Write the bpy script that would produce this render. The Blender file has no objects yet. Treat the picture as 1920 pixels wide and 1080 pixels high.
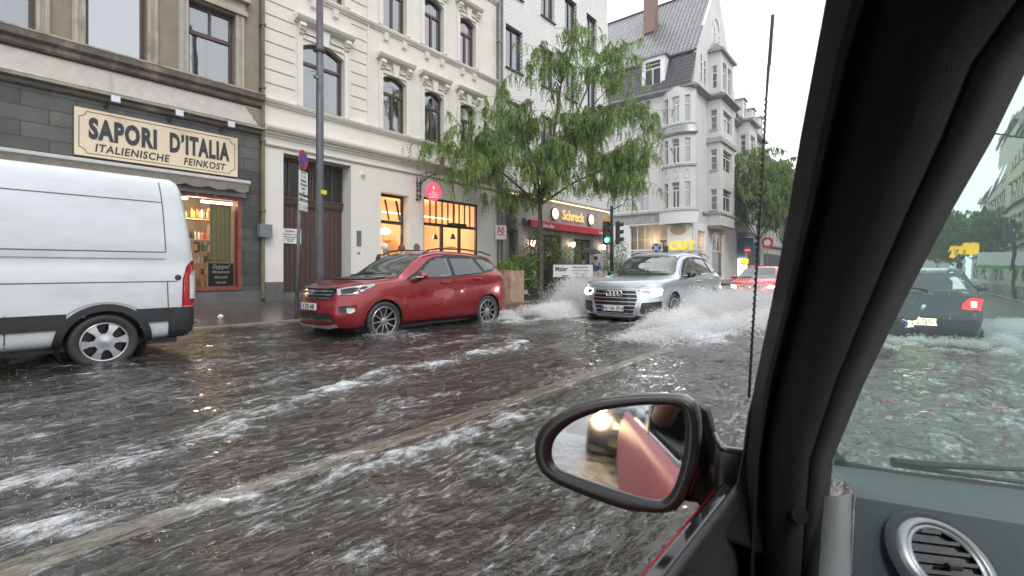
import bpy, bmesh, math, random
import numpy as np
from mathutils import Vector, Matrix
from mathutils.bvhtree import BVHTree
random.seed(7); rng = np.random.default_rng(7)
R = math.radians; PI = math.pi
S = bpy.context.scene; COL = S.collection

# ------------------------------------------------------------ camera
cam_d = bpy.data.cameras.new('camera'); cam = bpy.data.objects.new('camera', cam_d); COL.objects.link(cam)
cam.location = (0, 0, 1.12)
cam.rotation_euler = (R(90), 0, R(39.05))
cam_d.sensor_width = 36; cam_d.lens = 16.875; cam_d.shift_y = -32/1920
cam_d.clip_start = 0.02; cam_d.clip_end = 1500
cam_d.dof.use_dof = True; cam_d.dof.focus_distance = 9.0; cam_d.dof.aperture_fstop = 9.0
S.camera = cam

# ------------------------------------------------------------ sky and sun (overcast)
world = bpy.data.worlds.new("World"); S.world = world; world.use_nodes = True
nt = world.node_tree; nt.nodes.clear()
sky = nt.nodes.new('ShaderNodeTexSky'); sky.sky_type = 'NISHITA'; sky.sun_disc = False
sky.sun_elevation = R(48); sky.sun_rotation = R(-60); sky.air_density = 1.0; sky.dust_density = 4.0; sky.ozone_density = 1.0
hs = nt.nodes.new('ShaderNodeHueSaturation'); hs.inputs['Saturation'].default_value = 0.14; hs.inputs['Value'].default_value = 1.0
mixc = nt.nodes.new('ShaderNodeMix'); mixc.data_type = 'RGBA'; mixc.inputs[0].default_value = 0.6
mixc.inputs[7].default_value = (8.6, 8.9, 9.3, 1)
bg = nt.nodes.new('ShaderNodeBackground'); bg.inputs['Strength'].default_value = 0.14
wo = nt.nodes.new('ShaderNodeOutputWorld')
nt.links.new(sky.outputs[0], hs.inputs['Color']); nt.links.new(hs.outputs[0], mixc.inputs[6])
nt.links.new(mixc.outputs[2], bg.inputs['Color']); nt.links.new(bg.outputs[0], wo.inputs['Surface'])
sd = bpy.data.lights.new('sun', 'SUN'); sd.energy = 0.9; sd.angle = R(25); sd.color = (1, .97, .93)
sun = bpy.data.objects.new('sun', sd); COL.objects.link(sun)
sun.rotation_euler = (R(42), 0, R(60))
S.view_settings.view_transform = 'Standard'; S.view_settings.look = 'None'; S.view_settings.exposure = 0.86; S.view_settings.gamma = 1
S.cycles.max_bounces = 9; S.cycles.transparent_max_bounces = 40; S.cycles.diffuse_bounces = 7; S.cycles.glossy_bounces = 4
S.cycles.transmission_bounces = 5; S.cycles.volume_bounces = 0; S.cycles.use_denoising = True; S.cycles.caustics_reflective = False; S.cycles.caustics_refractive = False
S.cycles.sample_clamp_indirect = 6; S.cycles.use_adaptive_sampling = True; S.cycles.adaptive_threshold = 0.02

# ------------------------------------------------------------ materials
def newmat(name):
    m = bpy.data.materials.new(name); m.use_nodes = True
    n = m.node_tree; b = n.nodes['Principled BSDF']; return m, n, b
def noise_node(n, scale, detail=4, vec='Object', stretch=None, rough=.55):
    tc = n.nodes.new('ShaderNodeTexCoord'); t = n.nodes.new('ShaderNodeTexNoise')
    t.inputs['Scale'].default_value = scale; t.inputs['Detail'].default_value = detail; t.inputs['Roughness'].default_value = rough
    if stretch:
        mp = n.nodes.new('ShaderNodeMapping'); mp.inputs['Scale'].default_value = stretch
        n.links.new(tc.outputs[vec], mp.inputs[0]); n.links.new(mp.outputs[0], t.inputs['Vector'])
    else: n.links.new(tc.outputs[vec], t.inputs['Vector'])
    return t
def ramp(n, src, stops):
    r = n.nodes.new('ShaderNodeValToRGB'); e = r.color_ramp.elements
    while len(e) < len(stops): e.new(.5)
    for k, (p, c) in enumerate(stops):
        e[k].position = p; e[k].color = c if len(c) == 4 else (*c, 1)
    n.links.new(src, r.inputs[0]); return r
def mat(name, col, rough=.5, metal=0, var=0, vscale=3, bump=0, bscale=60, coat=0, dirt=None, dscale=(1, 1, .25), spec=None, stretch=None):
    m, n, b = newmat(name)
    b.inputs['Base Color'].default_value = (*col, 1); b.inputs['Roughness'].default_value = rough; b.inputs['Metallic'].default_value = metal
    if coat: b.inputs['Coat Weight'].default_value = coat; b.inputs['Coat Roughness'].default_value = .04
    if spec is not None: b.inputs['Specular IOR Level'].default_value = spec
    out = None
    if var:
        t = noise_node(n, vscale, 6, stretch=stretch)
        r = ramp(n, t.outputs[0], [(.3, tuple(c*(1-var) for c in col)), (.7, tuple(min(1, c*(1+var)) for c in col))]); out = r.outputs[0]
    if dirt:
        t2 = noise_node(n, dirt[1], 8, stretch=dscale, rough=.65)
        r2 = ramp(n, t2.outputs[0], [(dirt[2], (0, 0, 0)), (min(1, dirt[2]+.22), (1, 1, 1))])
        mx = n.nodes.new('ShaderNodeMix'); mx.data_type = 'RGBA'
        n.links.new(r2.outputs[0], mx.inputs[0])
        if out: n.links.new(out, mx.inputs[6])
        else: mx.inputs[6].default_value = (*col, 1)
        mx.inputs[7].default_value = (*dirt[0], 1); out = mx.outputs[2]
    if out: n.links.new(out, b.inputs['Base Color'])
    if bump:
        t3 = noise_node(n, bscale, 3); bp = n.nodes.new('ShaderNodeBump'); bp.inputs['Strength'].default_value = bump; bp.inputs['Distance'].default_value = .01
        n.links.new(t3.outputs[0], bp.inputs['Height']); n.links.new(bp.outputs[0], b.inputs['Normal'])
    return m
def emit(name, col, st):
    m, n, b = newmat(name); b.inputs['Base Color'].default_value = (*col, 1)
    b.inputs['Emission Color'].default_value = (*col, 1); b.inputs['Emission Strength'].default_value = st; return m
def brickmat(name, c1, c2, mortar, sx, sz, rough=.7, bump=.6, msize=.02, plane='yz', offs=.5, dirt=None):
    m, n, b = newmat(name)
    tc = n.nodes.new('ShaderNodeTexCoord'); sp = n.nodes.new('ShaderNodeSeparateXYZ'); cb = n.nodes.new('ShaderNodeCombineXYZ')
    n.links.new(tc.outputs['Object'], sp.inputs[0])
    n.links.new(sp.outputs['Y' if plane[0] == 'y' else 'X'], cb.inputs[0]); n.links.new(sp.outputs['Z'], cb.inputs[1])
    br = n.nodes.new('ShaderNodeTexBrick'); br.offset = offs
    br.inputs['Color1'].default_value = (*c1, 1); br.inputs['Color2'].default_value = (*c2, 1); br.inputs['Mortar'].default_value = (*mortar, 1)
    br.inputs['Scale'].default_value = 1; br.inputs['Brick Width'].default_value = sx; br.inputs['Row Height'].default_value = sz
    br.inputs['Mortar Size'].default_value = msize; br.inputs['Mortar Smooth'].default_value = .3
    n.links.new(cb.outputs[0], br.inputs[0])
    col = br.outputs['Color']
    t = noise_node(n, 1.6, 10, rough=.7); r = ramp(n, t.outputs[0], [(.32, (.60, .60, .60)), (.68, (1.22, 1.22, 1.2))])
    mx = n.nodes.new('ShaderNodeMix'); mx.data_type = 'RGBA'; mx.blend_type = 'MULTIPLY'; mx.inputs[0].default_value = .8 if c1[0] < .3 else .22
    n.links.new(col, mx.inputs[6]); n.links.new(r.outputs[0], mx.inputs[7]); n.links.new(mx.outputs[2], b.inputs['Base Color'])
    b.inputs['Roughness'].default_value = rough
    bp = n.nodes.new('ShaderNodeBump'); bp.inputs['Strength'].default_value = bump; bp.inputs['Distance'].default_value = .012; bp.invert = True
    n.links.new(br.outputs['Fac'], bp.inputs['Height']); n.links.new(bp.outputs[0], b.inputs['Normal'])
    return m
def glassmat(name, ior=1.9, tint=(.82, .87, .88), rough=.01, wob=0, dark=0):
    m = bpy.data.materials.new(name); m.use_nodes = True; n = m.node_tree; n.nodes.clear()
    o = n.nodes.new('ShaderNodeOutputMaterial'); mx = n.nodes.new('ShaderNodeMixShader'); tr = n.nodes.new('ShaderNodeBsdfTransparent')
    gl = n.nodes.new('ShaderNodeBsdfGlossy'); fr = n.nodes.new('ShaderNodeFresnel')
    fr.inputs['IOR'].default_value = ior; gl.inputs['Roughness'].default_value = rough; tr.inputs[0].default_value = (*tint, 1); gl.inputs[0].default_value = (.95, .97, 1, 1)
    n.links.new(fr.outputs[0], mx.inputs[0]); n.links.new(tr.outputs[0], mx.inputs[1]); n.links.new(gl.outputs[0], mx.inputs[2]); n.links.new(mx.outputs[0], o.inputs[0])
    if wob:
        t = noise_node(n, 1.3, 2); bp = n.nodes.new('ShaderNodeBump'); bp.inputs['Strength'].default_value = wob; bp.inputs['Distance'].default_value = .02
        n.links.new(t.outputs[0], bp.inputs['Height']); n.links.new(bp.outputs[0], gl.inputs['Normal'])
    return m

M = {}
M['asphalt'] = mat('asphalt', (.045, .043, .04), .35, var=.3, vscale=8, bump=.4, bscale=120)
M['pave'] = brickmat('pavement_slabs', (.075, .072, .068), (.06, .058, .055), (.03, .03, .03), .5, .5, rough=.22, bump=.4, msize=.012)
M['kerb'] = mat('kerb_stone', (.22, .21, .19), .35, var=.25, vscale=5, bump=.3)
M['roadpaint'] = mat('road_paint', (.82, .79, .70), .4, var=.06, vscale=9)
M['beige'] = mat('beige_roughcast', (.25, .21, .16), .85, var=.12, vscale=3, bump=.9, bscale=45, dirt=((.16, .13, .10), .8, .62))
M['beige_trim'] = mat('beige_stone_trim', (.37, .335, .275), .75, var=.12, vscale=3, bump=.4, bscale=40, dirt=((.12, .10, .07), 1.6, .52), dscale=(1, 1, .4))
M['band'] = mat('peeling_white_band', (.52, .50, .455), .75, var=.10, vscale=5, bump=.3, dirt=((.30, .24, .17), 2.6, .6))
M['belt'] = mat('dark_belt_stone', (.12, .105, .085), .8, var=.3, vscale=6, bump=.4, dirt=((.36, .30, .22), 2, .55))
M['darkstone'] = brickmat('dark_stone_blocks', (.105, .107, .095), (.045, .048, .045), (.03, .03, .028), .92, .34, rough=.55, bump=.5, msize=.012)
M['cream'] = mat('cream_render', (.66, .63, .575), .8, var=.05, vscale=1.5, bump=.15, bscale=80, dirt=((.50, .465, .40), 1.1, .57))
M['creamtrim'] = mat('cream_stucco', (.67, .64, .585), .75, var=.04, vscale=4, bump=.2, bscale=50, dirt=((.42, .38, .31), 2.5, .66))
M['groove'] = mat('stucco_groove', (.30, .28, .24), .9)
M['plinth'] = mat('grey_plinth', (.11, .105, .10), .6, var=.2, bump=.3)
M['whitebrick'] = brickmat('white_glazed_brick', (.80, .785, .76), (.73, .72, .70), (.40, .39, .38), .30, .10, rough=.45, bump=.5, msize=.014)
M['restwall'] = mat('grey_plaster_wall', (.36, .345, .33), .8, var=.15, vscale=1.2, bump=.2, dirt=((.15, .135, .12), .9, .56), dscale=(1, 1, .35))
M['jugend'] = mat('weathered_white_render', (.58, .565, .55), .8, var=.05, vscale=.6, bump=.1, dirt=((.36, .345, .33), .35, .60), dscale=(1, 1, .4))
M['jugendw'] = mat('white_painted_render', (.76, .76, .76), .7, var=.03, vscale=1)
M['jugendtrim'] = mat('grey_stone_trim', (.34, .33, .32), .8, var=.25, vscale=3, bump=.2)
M['brownframe'] = mat('brown_wood_frame', (.075, .045, .036), .4, var=.2, vscale=12)
M['darkframe'] = mat('dark_metal_frame', (.035, .028, .024), .4)
M['whiteframe'] = mat('white_frame', (.74, .74, .74), .45)
M['gate'] = mat('brown_wooden_gate', (.060, .030, .026), .5, var=.25, vscale=8, bump=.3, stretch=(1, 6, .4))
M['gatedark'] = mat('dark_green_fanlight', (.02, .026, .024), .15)
M['glass'] = glassmat('window_glass', 3.2, wob=.12)
M['shopglass'] = glassmat('shop_glass', 1.35, (.97, .95, .92))
M['curtain'] = mat('white_curtain', (.72, .72, .70), .9, var=.15, vscale=3, stretch=(8, 8, .3))
M['inside'] = mat('dark_room', (.09, .105, .12), .9)
M['warmwall'] = mat('warm_room_wall', (.50, .43, .33), .8, var=.08)
M['pinewood'] = mat('light_wood', (.50, .33, .17), .5, var=.2, vscale=5, stretch=(1, 8, 1))
M['zinc'] = mat('zinc', (.22, .235, .24), .4, metal=.6, var=.2, vscale=4)
M['pipe'] = mat('grey_downpipe', (.20, .20, .195), .5, metal=.3, var=.25, vscale=3)
M['greenpipe'] = mat('mossy_downpipe', (.14, .125, .075), .7, var=.3, vscale=3)
M['black'] = mat('black_plastic', (.018, .018, .019), .42)
M['blackgloss'] = mat('black_gloss', (.01, .01, .011), .08)
M['rubber'] = mat('tyre_rubber', (.02, .02, .02), .6, bump=.2, bscale=90)
M['chrome'] = mat('chrome', (.75, .76, .78), .12, metal=1)
M['silver'] = mat('silver_alloy', (.50, .51, .53), .3, metal=.85)
M['polegrey'] = mat('lamp_post_grey', (.085, .09, .10), .45, metal=.3, var=.2, vscale=4)
M['galv'] = mat('galvanised_post', (.16, .18, .18), .5, metal=.4, var=.25, vscale=6)
M['white'] = mat('white_enamel', (.75, .75, .74), .35, var=.03)
M['red'] = mat('red_enamel', (.60, .03, .025), .35)
M['blue'] = mat('blue_enamel', (.02, .09, .38), .35)
M['textblack'] = mat('black_lettering', (.02, .025, .028), .45)
M['cream_sign'] = mat('cream_signboard', (.66, .555, .40), .45, var=.03)
M['darkpane'] = mat('dark_glass_pane', (.045, .06, .065), .02, spec=1.0)
def rooftiles(name, c1, c2, sx, sz):
    m, n, b = newmat(name)
    tc = n.nodes.new('ShaderNodeTexCoord'); br = n.nodes.new('ShaderNodeTexBrick'); br.offset = 0.0
    br.inputs['Color1'].default_value = (*c1, 1); br.inputs['Color2'].default_value = (*c2, 1); br.inputs['Mortar'].default_value = (.012, .012, .014, 1)
    br.inputs['Scale'].default_value = 1; br.inputs['Brick Width'].default_value = sx; br.inputs['Row Height'].default_value = sz
    br.inputs['Mortar Size'].default_value = .07; br.inputs['Mortar Smooth'].default_value = .6
    n.links.new(tc.outputs['UV'], br.inputs[0]); n.links.new(br.outputs['Color'], b.inputs['Base Color'])
    b.inputs['Roughness'].default_value = .38
    bp = n.nodes.new('ShaderNodeBump'); bp.inputs['Strength'].default_value = 1; bp.inputs['Distance'].default_value = .06; bp.invert = True
    n.links.new(br.outputs['Fac'], bp.inputs['Height']); n.links.new(bp.outputs[0], b.inputs['Normal'])
    return m
M['tiles'] = rooftiles('glazed_roof_tiles', (.24, .24, .26), (.17, .17, .185), .42, .46)
M['tilesdark'] = rooftiles('dark_roof_tiles', (.075, .07, .072), (.055, .052, .055), .34, .42)
M['chimney'] = brickmat('red_brick', (.30, .10, .07), (.24, .08, .06), (.2, .15, .13), .25, .08)
M['bark'] = mat('bark', (.075, .062, .048), .85, var=.35, vscale=14, bump=.7, bscale=50, stretch=(1, 1, .3))
def leafmat(name, c):
    m, n, b = newmat(name)
    g = n.nodes.new('ShaderNodeNewGeometry'); r = ramp(n, g.outputs['Random Per Island'], [(0, tuple(x*.55 for x in c)), (.6, c), (1, (c[0]*1.9, c[1]*1.45, c[2]*1.1))])
    n.links.new(r.outputs[0], b.inputs['Base Color']); b.inputs['Roughness'].default_value = .45
    tl = n.nodes.new('ShaderNodeBsdfTranslucent'); mx = n.nodes.new('ShaderNodeMixShader'); mx.inputs[0].default_value = .52
    n.links.new(r.outputs[0], tl.inputs[0]); n.links.new(b.outputs[0], mx.inputs[1]); n.links.new(tl.outputs[0], mx.inputs[2])
    n.links.new(mx.outputs[0], n.nodes['Material Output'].inputs[0]); return m
M['leaf'] = leafmat('honey_locust_leaf', (.21, .35, .10))
M['leafdark'] = leafmat('dark_leaf', (.06, .13, .035))
M['leafbright'] = leafmat('bright_leaf', (.14, .25, .05))

# ------------------------------------------------------------ object helpers
def tag(o, label=None, cat=None, group=None, kind=None):
    if label: o['label'] = label
    if cat: o['category'] = cat
    if group: o['group'] = group
    if kind: o['kind'] = kind
    return o
def thing(name, label, cat, loc=(0, 0, 0), group=None, rz=0):
    o = bpy.data.objects.new(name, None); COL.objects.link(o); o.location = loc; o.rotation_euler = (0, 0, rz); o.empty_display_size = .2
    return tag(o, label, cat, group)
class MB:
    def __init__(s): s.v = []; s.f = []; s.uv = None
    def add(s, vs, fs):
        b = len(s.v); s.v.extend([tuple(p) for p in vs]); s.f.extend([tuple(b+i for i in f) for f in fs]); return b
    def quad(s, a, b, c, d): s.add([a, b, c, d], [(0, 1, 2, 3)])
    def box(s, x0, x1, y0, y1, z0, z1):
        s.add([(x0, y0, z0), (x1, y0, z0), (x1, y1, z0), (x0, y1, z0), (x0, y0, z1), (x1, y0, z1), (x1, y1, z1), (x0, y1, z1)],
              [(0, 3, 2, 1), (4, 5, 6, 7), (0, 1, 5, 4), (1, 2, 6, 5), (2, 3, 7, 6), (3, 0, 4, 7)])
    def tube(s, pts, r, n=8, caps=True):
        pts = [Vector(p) for p in pts]; rs = r if isinstance(r, (list, tuple)) else [r]*len(pts)
        rings = []; up = Vector((0, 0, 1)); prev = None
        for i, p in enumerate(pts):
            d = (pts[min(i+1, len(pts)-1)]-pts[max(i-1, 0)]).normalized()
            if prev is None:
                a = d.cross(up if abs(d.z) < .95 else Vector((1, 0, 0))).normalized()
            else: a = (prev-d*prev.dot(d)).normalized()
            prev = a; c = d.cross(a)
            rings.append([p+(a*math.cos(t)+c*math.sin(t))*rs[i] for t in [2*PI*k/n for k in range(n)]])
        vs = [v for g in rings for v in g]; fs = []
        for i in range(len(rings)-1):
            for k in range(n):
                fs.append((i*n+k, i*n+(k+1) % n, (i+1)*n+(k+1) % n, (i+1)*n+k))
        if caps: fs.append(tuple(range(n-1, -1, -1))); fs.append(tuple((len(rings)-1)*n+k for k in range(n)))
        s.add(vs, fs)
    def lathe(s, prof, n=32, axis='z', c=(0, 0, 0), a0=0, a1=2*PI):
        vs = []; full = abs(a1-a0-2*PI) < 1e-6; m = n if full else n+1
        for k in range(m):
            t = a0+(a1-a0)*k/n
            for r, h in prof:
                x, y = r*math.cos(t), r*math.sin(t)
                q = (x, y, h) if axis == 'z' else ((h, x, y) if axis == 'x' else (x, h, y))
                vs.append((q[0]+c[0], q[1]+c[1], q[2]+c[2]))
        P = len(prof); fs = []
        for k in range(n):
            k2 = (k+1) % m
            for j in range(P-1): fs.append((k*P+j, k2*P+j, k2*P+j+1, k*P+j+1))
        s.add(vs, fs)
    def prism(s, poly, fn, h0, h1):
        n = len(poly); vs = [fn(a, b, h0) for a, b in poly]+[fn(a, b, h1) for a, b in poly]
        s.add(vs, [tuple(range(n-1, -1, -1)), tuple(range(n, 2*n))]+[(i, (i+1) % n, n+(i+1) % n, n+i) for i in range(n)])
    def build(s, name, m, parent=None, smooth=False, angle=None):
        me = bpy.data.meshes.new(name); me.from_pydata(s.v, [], s.f); me.update()
        if m: me.materials.append(m if not isinstance(m, str) else M[m])
        if smooth or angle:
            for p in me.polygons: p.use_smooth = True
            if angle: me.set_sharp_from_angle(angle=R(angle))
        o = bpy.data.objects.new(name, me); COL.objects.link(o)
        if parent is not None: o.parent = parent
        return o
def fixnormals(o):
    bm = bmesh.new(); bm.from_mesh(o.data); bmesh.ops.recalc_face_normals(bm, faces=bm.faces); bm.to_mesh(o.data); bm.free(); return o
def bevel(o, w=.01, seg=2, ang=30):
    md = o.modifiers.new('bevel', 'BEVEL'); md.width = w; md.segments = seg; md.limit_method = 'ANGLE'; md.angle_limit = R(ang); return o
def copy_tree(o, parent=None):
    c = o.copy(); COL.objects.link(c)
    if parent is not None: c.parent = parent
    for ch in list(o.children): copy_tree(ch, c)
    return c
def text_mb(txt, size, bold=0, ext=.01, sx=1, align='CENTER', fn=None, shear=0, space=1):
    cu = bpy.data.curves.new('t', 'FONT'); cu.body = txt; cu.size = size; cu.offset = bold; cu.extrude = ext; cu.align_x = align; cu.align_y = 'CENTER'
    cu.shear = shear; cu.space_character = space; cu.resolution_u = 3
    o = bpy.data.objects.new('t', cu); COL.objects.link(o)
    dg = bpy.context.evaluated_depsgraph_get(); me = bpy.data.meshes.new_from_object(o.evaluated_get(dg))
    mb = MB(); mb.add([fn(v.co.x*sx, v.co.y, v.co.z) for v in me.vertices], [tuple(p.vertices) for p in me.polygons])
    bpy.data.objects.remove(o); bpy.data.curves.remove(cu); bpy.data.meshes.remove(me)
    return mb
class Frame:
    """facade frame: a along the wall, z up, d outwards"""
    def __init__(s, o, a, d): s.o = Vector(o); s.a = Vector(a); s.d = Vector(d)
    def p(s, a, z, d=0): q = s.o+s.a*a+s.d*d; return (q.x, q.y, q.z+z)
    def box(s, mb, a0, a1, z0, z1, d0, d1):
        c = [s.p(a, z, d) for z in (z0, z1) for a, d in ((a0, d0), (a1, d0), (a1, d1), (a0, d1))]
        mb.add(c, [(0, 3, 2, 1), (4, 5, 6, 7), (0, 1, 5, 4), (1, 2, 6, 5), (2, 3, 7, 6), (3, 0, 4, 7)])
    def prof(s, mb, a0, a1, prof):
        """extrude a (z,d) profile polygon along a"""
        n = len(prof); vs = [s.p(a0, z, d) for z, d in prof]+[s.p(a1, z, d) for z, d in prof]
        mb.add(vs, [tuple(range(n)), tuple(range(2*n-1, n-1, -1))]+[(i, n+i, n+(i+1) % n, (i+1) % n) for i in range(n)])
    def wall(s, mb, a0, a1, z0, z1, holes, rev=.2, d=0):
        A = sorted({a0, a1}|{h[0] for h in holes}|{h[1] for h in holes}); Zs = sorted({z0, z1}|{h[2] for h in holes}|{h[3] for h in holes})
        for i in range(len(A)-1):
            for j in range(len(Zs)-1):
                ca, cz = (A[i]+A[i+1])/2, (Zs[j]+Zs[j+1])/2
                if not (a0 <= ca <= a1 and z0 <= cz <= z1): continue
                if any(h[0] < ca < h[1] and h[2] < cz < h[3] for h in holes): continue
                mb.quad(s.p(A[i], Zs[j], d), s.p(A[i+1], Zs[j], d), s.p(A[i+1], Zs[j+1], d), s.p(A[i], Zs[j+1], d))
        for h in holes:
            b0, b1, c0, c1 = h[:4]; e = d-(h[5] if len(h) > 5 else rev)
            rise = h[4] if len(h) > 4 else 0
            mb.quad(s.p(b0, c0, d), s.p(b1, c0, d), s.p(b1, c0, e), s.p(b0, c0, e))
            mb.quad(s.p(b0, c0, d), s.p(b0, c0, e), s.p(b0, c1-rise, e), s.p(b0, c1-rise, d))
            mb.quad(s.p(b1, c0, e), s.p(b1, c0, d), s.p(b1, c1-rise, d), s.p(b1, c1-rise, e))
            if rise:
                N = 10; pts = []
                for k in range(N+1):
                    u = -1+2*k/N; pts.append((b0+(b1-b0)*k/N, c1-rise*u*u))
                for k in range(N):
                    (x0, y0), (x1, y1) = pts[k], pts[k+1]
                    mb.quad(s.p(x0, y0, d), s.p(x1, y1, d), s.p(x1, c1, d), s.p(x0, c1, d))
                    mb.quad(s.p(x0, y0, d), s.p(x0, y0, e), s.p(x1, y1, e), s.p(x1, y1, d))
            else: mb.quad(s.p(b0, c1, e), s.p(b1, c1, e), s.p(b1, c1, d), s.p(b0, c1, d))
def window(fr, parent, a0, a1, z0, z1, rev=.2, d=0, fm='brownframe', style='T', rise=0, curt=None, w=.07, back='inside', name='window', glass='glass', tz=.68, deep=.45):
    """frame (part) with pane, curtain and room_backing sub-parts"""
    e = d-rev; f = MB(); t = .06
    fr.box(f, a0, a0+w, z0, z1, e-t, e+.01); fr.box(f, a1-w, a1, z0, z1, e-t, e+.01)
    fr.box(f, a0+w, a1-w, z0, z0+w, e-t, e+.01)
    if rise:
        N = 8
        for k in range(N):
            u0, u1 = -1+2*k/N, -1+2*(k+1)/N; x0, x1 = a0+w+(a1-a0-2*w)*k/N, a0+w+(a1-a0-2*w)*(k+1)/N
            fr.prof  # arched head board
            f.add([fr.p(x0, z1-rise*u0*u0-w, e+.008), fr.p(x1, z1-rise*u1*u1-w, e+.008), fr.p(x1, z1, e+.008), fr.p(x0, z1, e+.008),
                   fr.p(x0, z1-rise*u0*u0-w, e-t), fr.p(x1, z1-rise*u1*u1-w, e-t)], [(0, 1, 2, 3), (0, 4, 5, 1)])
    else: fr.box(f, a0+w, a1-w, z1-w, z1, e-t, e+.01)
    zt = z0+(z1-z0)*tz; ac = (a0+a1)/2
    if 'T' in style:
        fr.box(f, a0+w, a1-w, zt-.05, zt+.05, e-t+.005, e+.03); fr.box(f, ac-.045, ac+.045, z0+w, zt-.05, e-t+.005, e+.015)
    if 't' in style:
        fr.box(f, a0+w, a1-w, zt-.05, zt+.05, e-t+.005, e+.03)
    if 'U' in style: fr.box(f, ac-.03, ac+.03, zt+.05, z1-w*.5, e-t+.005, e+.012)
    if 'I' in style: fr.box(f, ac-.04, ac+.04, z0+w, z1-w, e-t+.005, e+.015)
    if 'G' in style:
        for zz in (z0+(zt-z0)*.5,): fr.box(f, a0+w, a1-w, zz-.02, zz+.02, e-t+.007, e+.008)
    if 'K' in style:
        zz = (zt+z1)/2; fr.box(f, a0+w, a1-w, zz-.018, zz+.018, e-t+.007, e+.008)
    o = f.build(name, fm, parent)
    g = MB(); g.quad(fr.p(a0+w*.5, z0+w*.5, e-.03), fr.p(a1-w*.5, z0+w*.5, e-.03), fr.p(a1-w*.5, z1-w*.3, e-.03), fr.p(a0+w*.5, z1-w*.3, e-.03))
    g.build('pane', glass, o)
    if curt:
        cb = MB()
        for (c0, c1, cz0, cz1) in curt:
            x0, x1 = a0+(a1-a0)*c0, a0+(a1-a0)*c1; y0, y1 = z0+(z1-z0)*cz0, z0+(z1-z0)*cz1
            n = max(2, int((x1-x0)/.035))
            for k in range(n):
                p, q = x0+(x1-x0)*k/n, x0+(x1-x0)*(k+1)/n; dp, dq = e-.12+.02*math.sin(k*1.9), e-.12+.02*math.sin((k+1)*1.9)
                cb.quad(fr.p(p, y0, dp), fr.p(q, y0, dq), fr.p(q, y1, dq), fr.p(p, y1, dp))
        cb.build('curtain', 'curtain', o)
    if back:
        b = MB(); x0, x1, y0, y1, q = a0-.05, a1+.05, z0-.05, z1+.05, e-.08-deep
        b.quad(fr.p(x0, y0, q), fr.p(x1, y0, q), fr.p(x1, y1, q), fr.p(x0, y1, q)); r = e-.07
        b.quad(fr.p(x0, y0, r), fr.p(x0, y0, q), fr.p(x0, y1, q), fr.p(x0, y1, r)); b.quad(fr.p(x1, y0, q), fr.p(x1, y0, r), fr.p(x1, y1, r), fr.p(x1, y1, q))
        b.quad(fr.p(x0, y1, q), fr.p(x1, y1, q), fr.p(x1, y1, r), fr.p(x0, y1, r)); b.quad(fr.p(x0, y0, r), fr.p(x1, y0, r), fr.p(x1, y0, q), fr.p(x0, y0, q))
        b.build('room_backing', back, o)
    return o
def point(loc, e, col, r=.15, parent=None):
    l = bpy.data.lights.new('lamp', 'POINT'); l.energy = e; l.color = col; l.shadow_soft_size = r
    o = bpy.data.objects.new('lamp_light', l); COL.objects.link(o); o.location = loc
    if parent is not None: o.parent = parent; o.matrix_parent_inverse = parent.matrix_world.inverted()
    return o
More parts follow.
